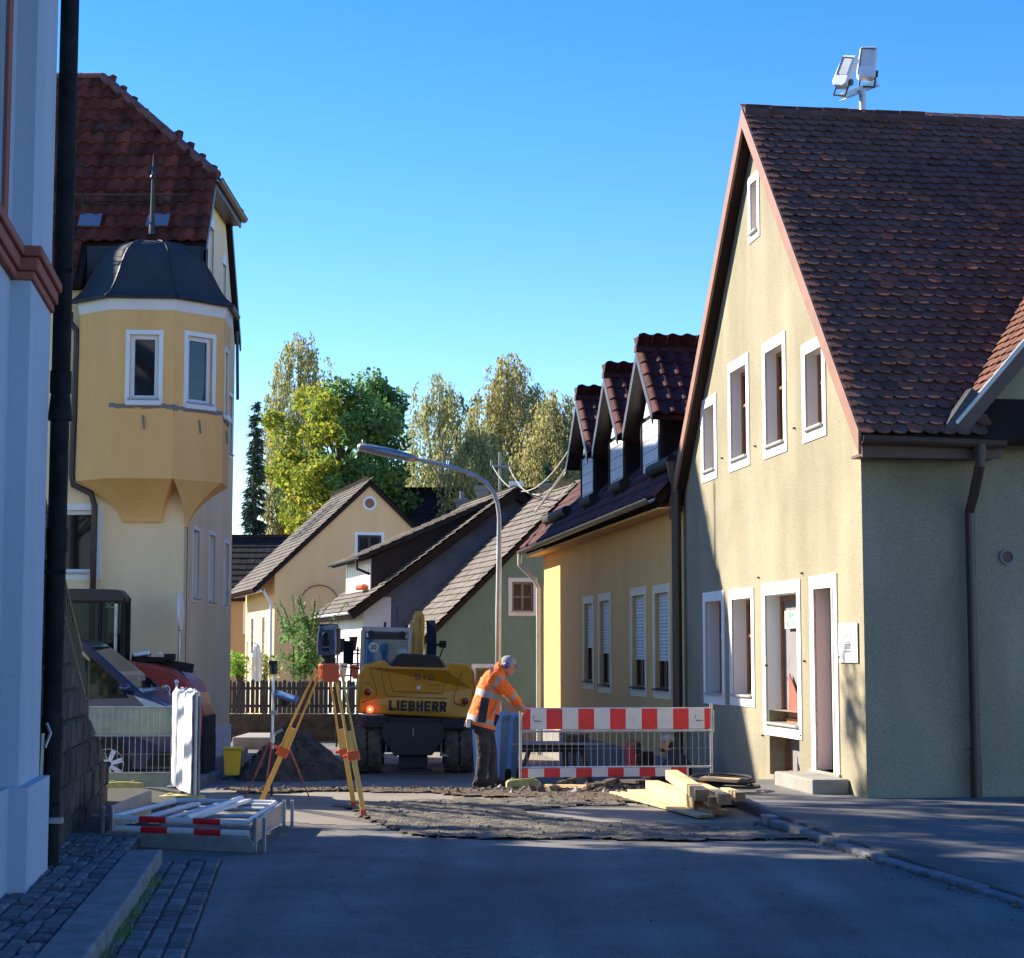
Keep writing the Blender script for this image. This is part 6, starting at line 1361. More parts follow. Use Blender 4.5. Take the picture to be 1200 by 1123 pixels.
plank('squared_beam', PZ(818,922,.16), PZ(850,937,.2), .12,.1, 'short beam end beside the raised pavement under the wide board', grp='loose timber by the kerb')
plank('squared_beam', PZ(812,926,.14), PZ(838,940,.16), .12,.1, 'short rounded beam end left of the raised pavement', grp='loose timber by the kerb')
plank('squared_beam', PZ(850,928,.16), PZ(868,934,.2), .1,.09, 'short offcut standing at the right end of the pile', grp='loose timber by the kerb')
for i, (a, b, w_) in enumerate((((700,921),(720,913),.1),((655,918),(690,908),.05),((730,915),(765,917),.2),((690,921),(702,918),.08),((640,921),(690,922),.06))):
    plank('old_board', PZ(*a,.05), PZ(*b,.07), w_,.04, ('brown offcut leaning on the rubble','thin stick propped on the rubble','dark flat board behind the pale boards','small pale block in the rubble','thin lath lying flat before the barrier')[i], mat='wood_old' if i not in (3,4) else 'wood_pale', grp='old boards in the rubble')
# hose coil
k = MB(); c_ = G(848, 912, .25)+V((0,.0,0)); pts = []
for i in range(80):
    t = i*.35; r_ = .25+.07*math.sin(t*.37)+.04*math.sin(t*1.3); pts.append((c_.x+r_*1.15*math.cos(t), c_.y+r_*1.2*math.sin(t), .17+i*.0011+.03*math.sin(t*.7)))
k.tube(pts, .016, 7); tag(k.build('cable_coil', M['black'], smooth=True), 'coil of black cable lying by the beige wall behind the timber', 'cable')

# ================================================================ people
def remesh(o, vs=.01, sm=6):
    r = o.modifiers.new('remesh', 'REMESH'); r.mode = 'VOXEL'; r.voxel_size = vs; r.use_smooth_shade = True
    s = o.modifiers.new('smooth', 'SMOOTH'); s.iterations = sm; s.factor = .5
def fingers(mb, wrist, d, up, s=1.0, curl=.6):
    d = V(d).normalized(); up = V(up).normalized(); side = d.cross(up).normalized()
    mb.tube([wrist-d*.03, wrist+d*.03, wrist+d*.085*s], [.026,.036,.04], 10); mb.ell(wrist+d*.05*s, .03,.04,.03, 6)
    for i, (off, l_) in enumerate(((-.033,.07),(-.011,.08),(.011,.075),(.032,.06))):
        b = wrist+d*.085*s+side*off; m_ = b+(d*math.cos(curl)-up*math.sin(curl))*l_*.5; e = m_+(d*math.cos(curl*2.2)-up*math.sin(curl*2.2))*l_*.5
        mb.tube([b-d*.02, b, m_, e], [.0095,.0095,.009,.0075], 7)
    b = wrist+d*.03*s+side*-.035; mb.tube([b, b+side*-.025+d*.03-up*.01, b+side*-.02+d*.06-up*.03], [.011,.0105,.009], 7)
def head(mb, c, fwd, up, s=1.0):
    fwd, up = V(fwd).normalized(), V(up).normalized(); side = fwd.cross(up).normalized(); up = side.cross(fwd)
    R = Matrix((side, fwd, up)).transposed()
    mb.ell(c+up*.02, .076*s, .093*s, .098*s, 12, R); mb.ell(c+fwd*.03-up*.055, .055*s,.06*s,.058*s, 10, R)
    mb.ell(c+fwd*.075-up*.095, .025*s,.022*s,.02*s, 6, R)                                  # chin
    mb.tube([c+fwd*.088+up*.012, c+fwd*.112-up*.025, c+fwd*.094-up*.036], [.009,.015,.011], 8)   # nose
    mb.ell(c+fwd*.088-up*.06, .026,.012,.008, 6, R); mb.ell(c+fwd*.086-up*.073, .022,.011,.007, 6, R); mb.ell(c+fwd*.085+up*.03, .05,.012,.01, 6, R)
    for q in (-1, 1): mb.ell(c+side*.077*q-up*.01-fwd*.005, .01,.02,.03, 6, R)
    return R
WY = 22.35
def wp(px, py, dy=0): return P(px, py, WY+dy)
r_ = thing('person', wp(567, 921), 'person in orange high-visibility jacket and dark trousers bending over the barrier end', 'person')
pel = wp(565,843); chest = wp(577,800); neck = wp(585,787); hc = wp(595.5,780)
hb_ = MB()
hips = [pel+V((0,-.09,0)), pel+V((0,.09,0))]
kn = [wp(567,882,-.12), wp(575,882,.1)]; an = [wp(563,914,-.14), wp(576,913,.12)]; zf0 = 0.0
for h, k_, a_ in zip(hips, kn, an):
    a_.z = .08; hb_.tube([h, h+(k_-h)*.4, k_, k_+(a_-k_)*.35, a_], [.1,.09,.06,.056,.042], 12); hb_.ell(a_+V((.07,0,-.045)), .13,.045,.035, 8)
hb_.tube([pel+V((0,0,-.06)), pel, pel+(chest-pel)*.5, chest, neck], [.13,.16,.15,.16,.07], 16); hb_.tube([neck-(chest-neck)*-.1, neck, hc-V((.01,0,.02))], [.06,.055,.05], 10)
sh_ = [wp(578,795,-.18), wp(580,795,.18)]; el = [wp(592,806,-.24), wp(594,808,.2)]; wr = [wp(609,826,-.1), wp(607,827,.12)]
for s_, e_, q in zip(sh_, el, wr):
    hb_.tube([s_+V((0,.0,0)), s_+(e_-s_)*.5, e_, e_+(q-e_)*.4, q], [.06,.05,.042,.04,.028], 10)
    fingers(hb_, q, (.7,0,-.7), (.6,.1,.75), 1, .7)
hb_.tube([sh_[0], chest, sh_[1]], [.06,.1,.06], 10)
fw_ = V((.86,-.1,-.45)); upv = V((.45,0,.88)); Rh = head(hb_, hc, fw_, upv)
bo = hb_.build('body', M['skin'], r_); remesh(bo, .009, 3)
# clothes
def ring(c, ax, rx, ry, n=20, ref=(0,1,0), ns=0, seed=0):
    ax = V(ax).normalized(); y = V(ref); y = (y-ax*y.dot(ax)).normalized(); x = y.cross(ax)
    return [c+(x*math.cos(2*math.pi*k/n)*rx+y*math.sin(2*math.pi*k/n)*ry)*(1+ns*math.sin(k*2.7+seed)) for k in range(n)]
jk = MB(); ax = (chest-pel).normalized(); Lc = (neck-pel).length
hem = pel+V((-.01,0,-.03))-ax*.05
seq = [(-.06,.2,.235,1),(-.02,.205,.24,1),(.0,.205,.24,0),(.03,.2,.236,2),(.09,.197,.232,0),(.17,.19,.225,0),(.26,.185,.225,0),(.3,.18,.222,2),(.37,.178,.222,0),(.46,.17,.22,0),(.53,.15,.21,0),(.6,.1,.13,0),(.64,.075,.08,0)]
rg = []; mm = []
bend = lambda t: hem+(chest-hem)*min(t/.46,1)+(neck+V((.02,0,.03))-chest)*max(0,(t-.46)/.18)
for i, (t, rx, ry, m_) in enumerate(seq):
    rg.append(ring(bend(max(t,0)) + ax*min(t,0), ax if t < .5 else (neck-chest), rx*.93, ry*.93, 24, ns=.035, seed=i*1.7)); mm.append(m_)
jk.loft(rg, True, mm[:-1])
jo = jk.build('jacket', [M['orange'], M['dark_cloth'], M['reflect']], r_, smooth=True)
k = MB(); k.beam(bend(.06)+V((-.0,-.24,-.02)), bend(.3)+V((-.03,-.225,0)), .1,.012, (0,-1,0)); k.build('side_panel', M['dark_cloth'], jo, bevel=.004)
k = MB(); k.beam(bend(.36)+V((.02,-.215,.02)), bend(.56)+V((-.06,-.17,.1)), .045,.012,(0,-1,0)); k.beam(bend(.1)+V((.1,-.2,-.02)), bend(.22)+V((.17,-.18,.05)), .02,.012,(0,-1,0)); k.build('reflective_strap', M['reflect'], jo)
k = MB(); k.prism([(0,0),(.05,.12),(-.02,.16),(-.06,.04)], -.02,.2, Fr(bend(.0)+V((.19,-.1,-.0)), (1,0,0),(0,0,1),(0,1,0))); k.build('open_front', M['dark_cloth'], jo)
for s_, e_, q, sd_ in zip(sh_, el, wr, (0, 5)):
    k = MB(); e2_ = q+(e_-q)*.12; pts = [(s_-(e_-s_)*.15,.1,0),(s_,.105,0),(s_+(e_-s_)*.35,.095,2),(s_+(e_-s_)*.6,.088,0),(e_,.082,0),(e_+(q-e_)*.35,.076,2),(e_+(q-e_)*.55,.072,0),(e2_,.062,0)]
    R_ = []; 
    for i, (c_, rr, m_) in enumerate(pts):
        a_ = (e_-s_) if i < 4 else ((q-s_) if i == 4 else (q-e_)); R_.append(ring(c_, a_, rr*.93, rr*.93, 16, ns=.05, seed=i*2.1+sd_))
    k.loft(R_, True, [p[2] for p in pts[:-1]]); k.build('sleeve', [M['orange'], M['dark_cloth'], M['reflect']], jo, smooth=True)
k = MB(); k.loft([ring(neck+V((.0,0,.0)), hc-neck, .085,.09), ring(neck+(hc-neck)*.5+V((-.03,0,.02)), hc-neck, .08,.085)], True); k.build('collar', M['orange'], jo, smooth=True)
for h, k_, a_, sd_ in zip(hips, kn, an, (0, 3)):
    k = MB(); pts = [(h+V((0,0,.05)),.14),(h,.135),(h+(k_-h)*.35,.115),(h+(k_-h)*.7,.098),(k_,.088),(k_+(a_-k_)*.3,.084),(k_+(a_-k_)*.7,.08),(a_+V((0,0,.03)),.083),(a_+V((.01,0,-.03)),.088)]
    k.loft([ring(c_, V((0,0,-1)), rr*.93, rr*.88, 18, ns=.05, seed=i*1.9+sd_) for i, (c_, rr) in enumerate(pts)]); k.build('trouser_leg', M['trousers'], r_, smooth=True)
    k = MB(); k.loft([[V((a_.x+x, a_.y+y*s2_, z)) for x, y in ((-.09,-.035),(-.1,0),(-.09,.035),(.0,.045),(.1,.05),(.17,.035),(.19,0),(.17,-.035),(.1,-.05),(.0,-.045))] for z, s2_ in ((0,1.05),(.03,1.05),(.06,.95))]+[[V((a_.x+x*.6, a_.y+y*.85, .11)) for x, y in ((-.09,-.035),(-.1,0),(-.09,.035),(.0,.045),(.07,.05),(.1,.035),(.1,0),(.1,-.035),(.07,-.05),(.0,-.045))]]); k.build('shoe', M['black'], r_, bevel=.008)
k = MB(); c2 = hc+upv*.03; k.ell(c2-fw_*.012, .085,.1,.09, 12, Rh); k.v = [tuple(V(p) if (V(p)-c2).dot(V(upv)) > -.005 else V(p)-V(upv)*0+((c2-V(p))*.12)) for p in k.v]
k.build('cap', M['grey_cap'], r_, smooth=True); sdv = Rh @ V((1,0,0))
k = MB(); k.beam(hc+fw_*.08+upv*.055, hc+fw_*.16+upv*.045, .11,.01, upv); k.build('cap_peak', M['grey_cap'], r_, bevel=.004)
for q in (-1, 1): k = MB(); k.lathe([(.001,-.02),(.035,-.02),(.042,.0),(.035,.03),(.001,.035)], hc+sdv*.08*q-fw_*.01, sdv*q, 16); k.build('ear_defender', M['navy'], r_, smooth=True)
k = MB(); k.tube([hc+sdv*.1*math.cos(t)+(V(upv)*.125*math.sin(t))-fw_*.01 for t in [math.pi*i/12 for i in range(13)]], .01, 6); k.build('headband', M['navy'], r_)
k = MB(); k.box(wp(549,845).x-.02, wp(549,845).x+.03, WY-.19, WY-.14, wp(549,852).z, wp(549,842).z); k.build('glove', M['foil_white'], r_, bevel=.01)
# the crouching man in the pit
QY = 25.0
def cp(px, py, dy=0): return P(px, py, QY+dy)
r2 = thing('person', (cp(790,880).x, QY, -1.0), 'person in dark jacket and grey cap crouching in the pit behind the barrier', 'person')
hc2 = cp(781, 871); nk = cp(789,882); ch2 = cp(793,895); pl2 = cp(799,925); pl2.z = -.45
k = MB(); k.tube([pl2, (pl2+ch2)/2, ch2, nk], [.15,.15,.17,.06], 14); k.tube([nk, hc2+V((.03,0,-.03))], [.055,.05], 10)
for s_ in (-.17,.17):
    s0 = ch2+V((-.02,s_,.05)); e0 = s0+V((-.14,0,-.24)); w0 = e0+V((-.22,.0,.02)); k.tube([s0,(s0+e0)/2,e0,(e0+w0)/2,w0], [.06,.05,.042,.038,.028], 10); fingers(k, w0, (-1,0,-.1), (0,0,1), 1, .6)
    h0 = pl2+V((0,s_*.5,0)); k0 = h0+V((-.42,s_*.3,.1)); a0_ = k0+V((.1,0,-.45)); a0_.z = -.93; k.tube([h0,(h0+k0)/2,k0,(k0+a0_)/2,a0_], [.1,.085,.06,.055,.042], 10); k.ell(a0_+V((-.07,0,-.03)), .13,.045,.035, 8)
f2 = V((-.97,-.1,-.12)); u2 = V((-.1,0,1)); R2 = head(k, hc2, f2, u2); bo = k.build('body', M['skin'], r2); remesh(bo, .01, 3)
k = MB(); k.loft([ring(c_, a_, rx, ry, 22, ns=.03, seed=i) for i, (c_, a_, rx, ry) in enumerate(((pl2,(0,0,1),.2,.22),((pl2+ch2)/2,(0,0,1),.2,.24),(ch2,(0,0,1),.19,.25),(ch2+V((0,0,.09)),(0,0,1),.14,.2),(nk+V((0,0,-.0)),(-.3,0,1),.1,.1),(nk+V((0,0,.06)),(-.4,0,1),.09,.09)))]); j2 = k.build('jacket', M['dark_cloth'], r2, smooth=True)
for s_ in (-.17,.17):
    s0 = ch2+V((-.02,s_,.05)); e0 = s0+V((-.14,0,-.24)); w0 = e0+V((-.22,.0,.02)); k = MB(); k.loft([ring(c_, a_, rr, rr, 14, ns=.04, seed=i) for i, (c_, a_, rr) in enumerate(((s0,e0-s0,.1),((s0+e0)/2,e0-s0,.085),(e0,w0-s0,.08),((e0+w0)/2,w0-e0,.07),(w0-(w0-e0)*.1,w0-e0,.055)))]); k.build('sleeve', M['dark_cloth'], j2, smooth=True)
    h0 = pl2+V((0,s_*.5,0)); k0 = h0+V((-.42,s_*.3,.1)); a0_ = k0+V((.1,0,-.45)); a0_.z = -.9; k = MB(); k.tube([h0+V((.05,0,0)),(h0+k0)/2,k0,(k0+a0_)/2,a0_], [.12,.105,.085,.075,.075], 14); k.build('trouser_leg', M['trousers'], r2, smooth=True)
    k = MB(); k.box(a0_.x-.2,a0_.x+.07,a0_.y-.05,a0_.y+.05,-1.0,-.9); k.build('shoe', M['black'], r2, bevel=.02)
k = MB(); c2 = hc2+V((.01,0,.045)); k.ell(c2, .09,.105,.075, 10, R2); co = k.build('cap', M['grey_cap'], r2, smooth=True)
k = MB(); k.beam(hc2+f2*.08+u2*.055, hc2+f2*.17+u2*.085, .12,.012, u2); k.build('cap_peak', M['grey_cap'], r2, bevel=.004)
k = MB(); k.ell(hc2+V((.05,0,-.01)), .06,.078,.085, 8); k.build('hair', M['black'], r2, smooth=True)
k = MB(); k.ell(hc2+f2*.062-u2*.075, .05,.045,.04, 8, R2); k.build('beard', M['black'], r2, smooth=True)

# ================================================================ soil heap, garden fence, plants
hp_ = P(340, 900, 30.5); hc_ = V((hp_.x, 30.5, 0)); hb = gz(0, 30.5)
mb = MB(); nr, na = 16, 40; rd = random.Random(2); 
mb.v.append((hc_.x, hc_.y, hb+.9))
for i in range(1, nr+1):
    for k in range(na):
        t = 2*math.pi*k/na; r_ = i/nr; R_ = .95*(1+.18*math.sin(3*t+1)+.1*math.sin(7*t)); h = .9*(1-r_)**.85*(1+.1*math.sin(5*t+r_*4))+rd.uniform(-.035,.035)
        mb.v.append((hc_.x+math.cos(t)*r_*R_*1.0, hc_.y+math.sin(t)*r_*R_*1.3, hb+max(h, -.02) if i < nr else hb-.05))
for k in range(na): mb.f.append([0, 1+k, 1+(k+1) % na]); mb.m.append(0)
for i in range(nr-1):
    for k in range(na): a = 1+i*na+k; b = 1+i*na+(k+1) % na; mb.f.append([a, a+na, b+na, b]); mb.m.append(0)
tag(mb.build('soil_heap', M['earth']), 'heap of dark brown soil behind the two survey tripods', 'soil heap')
def onheap(): 
    t = random.random()*6.28; r_ = random.random()**.6*1.15; return hc_.x+math.cos(t)*r_, hc_.y+math.sin(t)*r_*1.2
mb = MB()
for k in range(500):
    x, y = onheap(); r_ = math.hypot(x-hc_.x, (y-hc_.y)/1.3); z = hb+max(0, .9*(1-min(1, r_/.95))**.85)+.01; s_ = random.uniform(.012,.04)
    mb.add([V((x,y,z))+V(q)*s_*random.uniform(.6,1.2) for q in ((1,0,0),(-1,0,0),(0,1,0),(0,-1,0),(0,0,.8),(0,0,-.8))], [(0,2,4),(2,1,4),(1,3,4),(3,0,4),(2,0,5),(1,2,5),(3,1,5),(0,3,5)])
tag(mb.build('heap_clods', M['earth'], norm=False), 'loose clods of soil on and around the dark heap', 'soil', kind='stuff')
FYY = 47.0; fl_ = P(262, 800, FYY); frr = P(424, 800, FYY); zt_ = P(300, 797, FYY).z; zb2 = P(300, 836, FYY).z
pf = thing('picket_fence', V(((fl_.x+frr.x)/2, FYY, -.6)), 'dark blue-grey wooden picket fence on a low stone base behind the soil heap', 'fence')
k = MB(); x = fl_.x; rd = random.Random(8)
while x < frr.x: h = zt_+rd.uniform(-.03,.03); k.prism([(x,zb2),(x+.095,zb2),(x+.095,h-.05),(x+.0475,h),(x,h-.05)], 0, .02, Fr((0,FYY,0),(1,0,0),(0,0,1),(0,-1,0))); x += .118
k.build('pickets', M['fence_wood'], pf); k = MB()
for z in (zb2+.15, zt_-.25): k.box(fl_.x, frr.x, FYY+.02, FYY+.06, z, z+.07)
k.build('fence_rail', M['fence_wood'], pf); k = MB(); k.box(fl_.x-.3, frr.x, FYY-.05, FYY+.25, -.7, zb2-.02); k.build('stone_base', M['stone'], pf, bevel=.02)
k = MB(); k.box(P(280,840,44).x, P(330,840,44).x, 43, 45.5, -.7, -.32); tag(k.build('concrete_slab', M['concrete'], bevel=.03), None, None, kind='structure')
def leafquads(mb, c, n, spread, size, rd, flat=0, droop=0):
    for _ in range(n):
        while True:
            q = V((rd.uniform(-1,1), rd.uniform(-1,1), rd.uniform(-1,1)))
            if q.length <= 1: break
        p = c+V((q.x*spread[0], q.y*spread[1], q.z*spread[2])); s_ = size*rd.uniform(.6,1.3)
        a = V((rd.gauss(0,1), rd.gauss(0,1), rd.gauss(0,1)*(1-flat))).normalized(); b = a.orthogonal().normalized(); b = (b*math.cos(rd.random()*6)+a.cross(b)*math.sin(rd.random()*6)).normalized()
        d = (a*.5).cross(b).normalized() if droop == 0 else V((rd.gauss(0,.3), rd.gauss(0,.3), -1)).normalized()
        mb.add([p, p+a*s_*.35+d*s_*.5, p+d*s_, p-a*s_*.35+d*s_*.5], [(0,1,2,3)])
def trunk(root, base, h, r, mat, limbs, rd, lean=0):
    mb = MB(); tp_ = base+V((lean, 0, h)); pts = [base+(tp_-base)*t+V((.12*math.sin(t*5)*h*.05, 0, 0)) for t in (0,.25,.5,.75,1)]
    mb.tube(pts, [r*1.2, r, r*.75, r*.5, r*.15], 9)
    for l in limbs:
        s_ = base+(tp_-base)*min(.95, max(.25, (l.z-base.z)/h*.75)); m_ = (s_+l)/2+V((0,0,h*.02)); mb.tube([s_, m_, l], [r*.35, r*.2, r*.05], 6)
    mb.build('trunk', mat, root)
def broad(name, label, px, py, Y, rx, rz, mats, seed, nc=70, nl=330, size=.2, base=None, ry=None):
    rd = random.Random(seed); c = P(px, py, Y); b = V((c.x, Y, -.6)) if base is None else base
    root = thing(name, b, label, 'tree', 'trees at the end of the street'); ry = ry or rx; mbs = [MB() for _ in mats]; ls = []
    for i in range(nc):
        t = rd.random()*6.28; u = rd.uniform(-.95, 1); k = (1-u*u)**.5; rr = rd.uniform(.62, 1.0)*(1+.14*math.sin(3*t+u*4+seed))
        q = c+V((math.cos(t)*k*rx*rr, math.sin(t)*k*ry*rr, u*rz*rr)); 
        if i % 3 == 0: ls.append(q)
        s_ = rd.uniform(.16,.3)*rx; mi = 0 if len(mats) == 1 else (1 if (q.x-c.x)/rx < -.02+rd.gauss(0,.18) else 0)  # left clumps coloured as sunlit, right clumps as shaded
        leafquads(mbs[mi], q, nl, (s_, s_, s_*.8), size, rd)
    for i in range(12):
        q = c+V((rd.gauss(0,.3)*rx, rd.gauss(0,.3)*ry, rd.gauss(0,.3)*rz)); leafquads(mbs[0], q, nl//2, (rx*.3,ry*.3,rz*.25), size, rd)
    trunk(root, b, c.z-b.z+rz*.6, .3, M['bark'], ls, rd)
    for m, mt_ in zip(mbs, mats): m.build('crown', mt_, root, norm=False)
    return root
def birch(name, label, px, ptop, pbot, Y, wpx, mats, seed, dens=1.0, size=.17, strand=1.0):
    rd = random.Random(seed); top = P(px, ptop, Y); bot = P(px, pbot, Y); H_ = top.z+.6; R_ = wpx/FPX*Y/2; b = V((top.x, Y, -.6))
    root = thing(name, b, label, 'tree', 'birches at the end of the street'); mbs = [MB() for _ in mats]; ls = []; tw = MB()
    n = int(190*dens)
    for i in range(n):
        f = rd.random()**.75; z = top.z-(top.z-bot.z)*f; w_ = R_*min(1, .22+1.25*f**.7)*(1+.25*math.sin(i*.7+seed)); t = rd.random()*6.28; rr = rd.random()**.5*w_
        s_ = V((b.x+math.cos(t)*rr, Y+math.sin(t)*rr, z)); L_ = strand*rd.uniform(.6, 2.0)*(1 if f > .1 else .5); out = V((math.cos(t)*.25, math.sin(t)*.25, 0)); mi = 0 if len(mats) == 1 else (1 if rd.random() < (.25+.6*max(0, math.sin(s_.x*1.3+z*.6+seed))) else 0)
        if i % 9 == 0: ls.append(s_)
        pts = [s_+out*(k/4)*.8+V((rd.gauss(0,.05), rd.gauss(0,.05), -L_*(k/4)**1.2)) for k in range(5)]; tw.tube(pts, [.02,.015,.012,.008,.004], 3, False)
        for k in range(4):
            m_ = int(9*L_)
            for q in range(m_):
                p = pts[k]+(pts[k+1]-pts[k])*rd.random()+V((rd.gauss(0,.1), rd.gauss(0,.1), rd.gauss(0,.06))); leafquads(mbs[mi], p, 1, (.02,.02,.02), size, rd, droop=1)
    trunk(root, b, H_*.97, .16, M['birch_bark'], ls, rd)
    tw.build('twigs', M['bark'], root, norm=False)
    for m, mt_ in zip(mbs, mats): m.build('crown', mt_, root, norm=False)
def conifer(name, label, px, ptop, Y, wpx, seed, cat='tree'):
    rd = random.Random(seed); top = P(px, ptop, Y); b = V((top.x, Y, -.6)); H_ = top.z+.6; R_ = wpx/FPX*Y/2; root = thing(name, b, label, 'tree', 'trees at the end of the street'); mb = MB()
    for i in range(int(H_*26)):
        f = rd.random()**.8; z = top.z-H_*.93*f; r_ = R_*(.08+.92*f**.9)*rd.uniform(.75,1.1); t = rd.random()*6.28; d = V((math.cos(t), math.sin(t), -.35)).normalized(); a = V((b.x, Y, z))
        for k in range(int(20+r_*36)):
            q = a+d*r_*rd.random()**.6+V((rd.gauss(0,.06), rd.gauss(0,.06), rd.gauss(0,.05)-.05)); dd = (d+V((rd.gauss(0,.5), rd.gauss(0,.5), rd.gauss(0,.4)-.2))).normalized(); s_ = d.cross(dd).normalized() if d.cross(dd).length > .05 else V((0,0,1)); l_ = rd.uniform(.14,.3)
            mb.add([q-s_*.035, q+s_*.035, q+dd*l_], [(0,1,2)])
    trunk(root, b, H_*.95, .18, M['bark'], [], rd); mb.build('crown', M['needle'], root, norm=False)
broad('broadleaf_tree', 'large round tree, shaded right coloured dark green, sunlit left coloured yellow-green with some yellow leaves', 401, 545, 80, 3.1, 4.0, [M['leaf_dark'], M['leaf_maple']], 3, 105, 300, .22)
birch('birch_tree', 'slender birch with hanging twigs rising behind the round tree', 352, 388, 560, 90, 92, [M['leaf_birch'], M['leaf_birch_gold']], 4, 1.3, strand=1.3)
birch('birch_tree', 'narrow golden birch at the left edge of the round tree', 328, 500, 640, 84, 46, [M['leaf_birch_gold']], 14, .8)
conifer('conifer_tree', 'dark narrow conifer beside the pale corner house', 300, 468, 76, 52, 5)
birch('birch_tree', 'grey-green birch with a loose pointed crown right of the round tree', 517, 432, 600, 92, 110, [M['leaf_birch']], 6, 1.7, strand=1.0)
birch('birch_tree', 'tall golden weeping birch behind the roof mast', 598, 410, 610, 88, 120, [M['leaf_birch_gold'], M['leaf_birch_gold'], M['leaf_birch']], 7, 2.3, strand=1.7)
birch('birch_tree', 'golden birch just left of the dormers', 650, 452, 610, 84, 95, [M['leaf_birch_gold'], M['leaf_birch']], 8, 1.5, strand=1.5)
birch('birch_tree', 'lower green birch filling the gap between the two tall birches', 560, 490, 610, 80, 80, [M['leaf_birch']], 12, 1.2)
conifer('conifer_tree', 'small dark spruce in front of the golden birches', 641, 540, 72, 34, 9)
conifer('conifer_tree', 'dark spruce low between the round tree and the birches', 478, 545, 100, 60, 10)
# tree line further off
mb = MB(); rd = random.Random(21)
for i in range(46):
    x = -20+40*i/45; z = rd.uniform(1.5, 4.2); leafquads(mb, V((x, 118+rd.uniform(-3,3), z)), 260, (1.4,1.2,2.0), .34, rd)
tag(mb.build('distant_trees', M['leaf_dark'], norm=False), 'dark mass of trees far behind the roofs', 'trees', kind='stuff')
# tall tree behind the left houses, its crown throws the dappled shade beside the door
rt = thing('garden_tree', (-8.6, 23.2, -.1), 'garden tree left of the street whose shade dapples the beige wall, plus unseen leaf clumps added to streak the road', 'tree'); mb = MB(); rd = random.Random(31); ls = []
for i in range(75):
    q = V((-8.6+rd.gauss(0,.8), rd.uniform(20.0,23.4), 8.0+rd.gauss(0,.45)+(.25 if i < 12 else 0))); ls.append(q); leafquads(mb, q, 55, (.32,.3,.3), .16, rd)
for i in range(16):
    q = V((-8.6+rd.gauss(0,.7), rd.uniform(23.7,24.9), 8.15+rd.gauss(0,.55))); leafquads(mb, q, 50, (.28,.2,.3), .15, rd)
for i in range(14):  # sparse clumps added out of view to streak the shadow edge
    q = V((-7.6+rd.gauss(0,.6), 19.9+rd.gauss(0,.28), rd.uniform(3.4,6.9))); ls.append(q); leafquads(mb, q, 45, (.45,.16,.2), .15, rd)
for i in range(60):  # loose unseen leaf screen added to break the foreground shade into streaks
    q = V((-7.5+rd.gauss(0,.35), rd.uniform(18.3,19.15), rd.uniform(1.5,8.2))); leafquads(mb, q, 70, (.4,.14,.16), .14, rd)
mb.build('crown', M['leaf_maple'], rt, norm=False); trunk(rt, V((-8.6,23.2,-.1)), 8, .12, M['bark'], ls, rd)
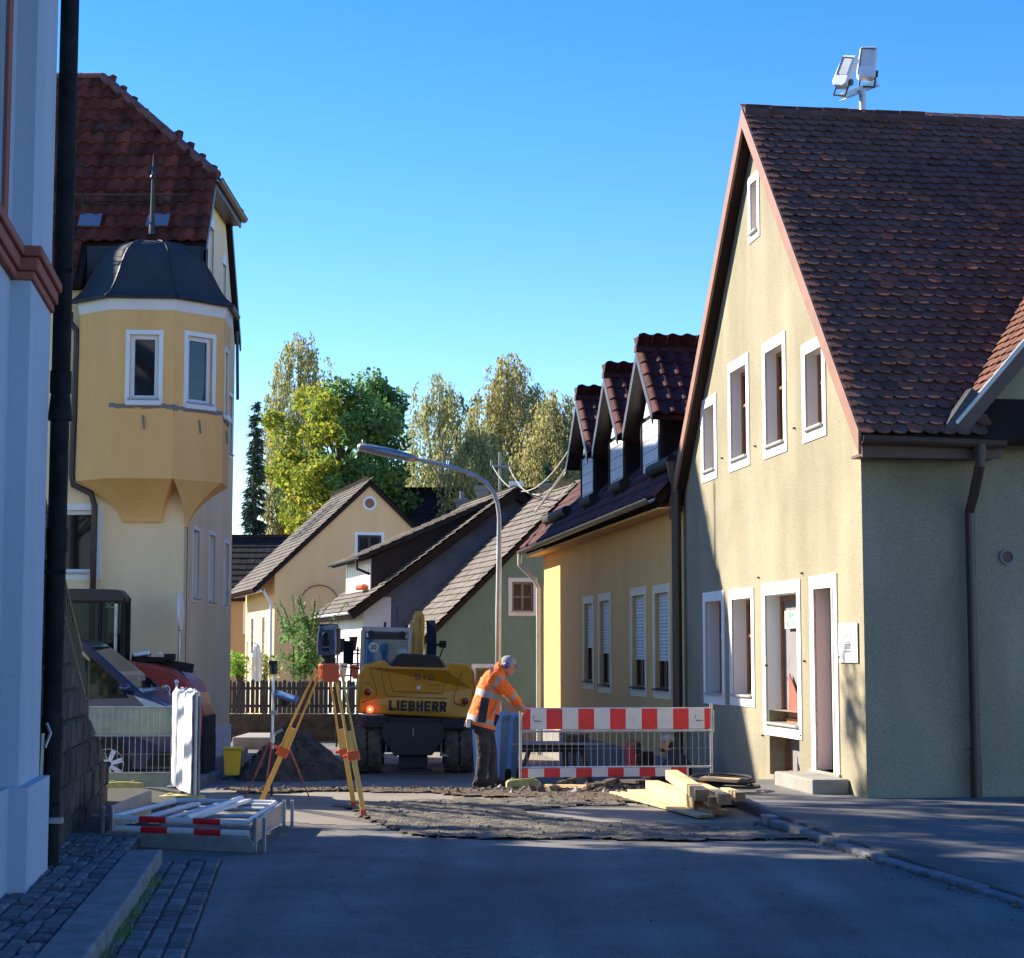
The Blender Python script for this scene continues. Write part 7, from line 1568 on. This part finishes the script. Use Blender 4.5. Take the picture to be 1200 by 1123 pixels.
# garden shrub by the yellow gable, bright bush, parasol
def shrub(name, label, px, py, Y, rx, rz, mat, n, size, seed, sprigs=0, cat='shrub'):
    rd = random.Random(seed); c = P(px, py, Y); root = thing(name, V((c.x, Y, -.6)), label, cat); mb = MB()
    for i in range(n):
        t = rd.random()*6.28; u = rd.uniform(-1,1); k = (1-u*u)**.5*rd.uniform(.4,1); leafquads(mb, c+V((math.cos(t)*k*rx, math.sin(t)*k*rx, u*rz)), 40, (.2,.2,.2), size, rd)
    st_ = MB()
    for i in range(sprigs):
        a = c+V((rd.gauss(0,.35)*rx, rd.gauss(0,.3)*rx, rz*.4)); b = a+V((rd.gauss(0,.4), 0, rz*rd.uniform(.7,1.7))); st_.tube([a, (a+b)/2+V((.05,0,0)), b], .012, 4)
        for k in range(14): leafquads(mb, a+(b-a)*rd.random(), 2, (.06,.06,.06), size*.8, rd)
    for i in range(6): st_.tube([V((c.x+rd.gauss(0,.1), Y, -.6)), c+V((rd.gauss(0,.3)*rx, 0, 0))], .025, 5)
    mb.build('foliage', mat, root, norm=False); st_.build('stem', M['bark'], root)
shrub('garden_shrub', 'dark shrub with long upright sprigs in front of the yellow gable', 352, 757, 50, .75, .75, M['leaf_dark'], 46, .11, 4, 16)
shrub('garden_bush', 'small bright green bush above the fence beside the pale house', 281, 779, 50, .3, .28, M['leaf_bright'], 12, .1, 5)
shrub('garden_bush', 'low dull green bush above the fence, left of the big shrub', 310, 780, 51, .4, .3, M['leaf_birch'], 14, .1, 6)
pb_ = P(298, 800, 50); pa = thing('parasol', V((pb_.x, 50, -.6)), 'folded white parasol standing in the garden behind the fence', 'parasol')
k = MB(); k.tube([V((pb_.x,50,-.6)), V((pb_.x,50,P(0,753,50).z))], .025, 8); k.build('pole', M['sign_white'], pa)
k = MB(); zz = [P(0,y_,50).z for y_ in (800,785,768,757,754)]; k.loft([ring(V((pb_.x+.05,50,z)), (0,0,1), r_, r_, 16, ns=.12, seed=1) for z, r_ in zip(zz, (.13,.14,.12,.08,.02))]); k.build('cloth', M['sheet'], pa)
k = MB(); a = P(289,800,50); k.tube([V((a.x,50,-.6)), V((a.x,50,P(0,752,50).z))], .03, 6); tag(k.build('garden_post', M['sign_white']), 'thin white post just left of the folded parasol', 'post')
# garden clutter in front of the white cottage
gc = P(412, 790, 44); gt = thing('garden_clutter', V((gc.x, 44, -.6)), 'dark iron garden rack with pots before the white cottage', 'garden rack'); k = MB()
for x in (395, 403, 411, 419): a = P(x, 795, 44); k.tube([V((a.x,44,-.6)), V((a.x,44,P(0,758,44).z))], .025, 6)
for y_ in (762, 778, 792): k.tube([P(392,y_,44), P(422,y_,44)], .02, 6)
k.build('rack', M['railing'], gt)
for x, y_, m_ in ((399,757,'black'),(408,770,'bin_yellow'),(414,755,'black'),(402,786,'foil_white'),(416,788,'red_stone')):
    k = MB(); a = P(x, y_, 44); k.lathe([(.06,-.16),(.11,.16),(.12,.18),(.001,.18)], a, (0,0,1), 12); k.build('pot', M[m_], gt)
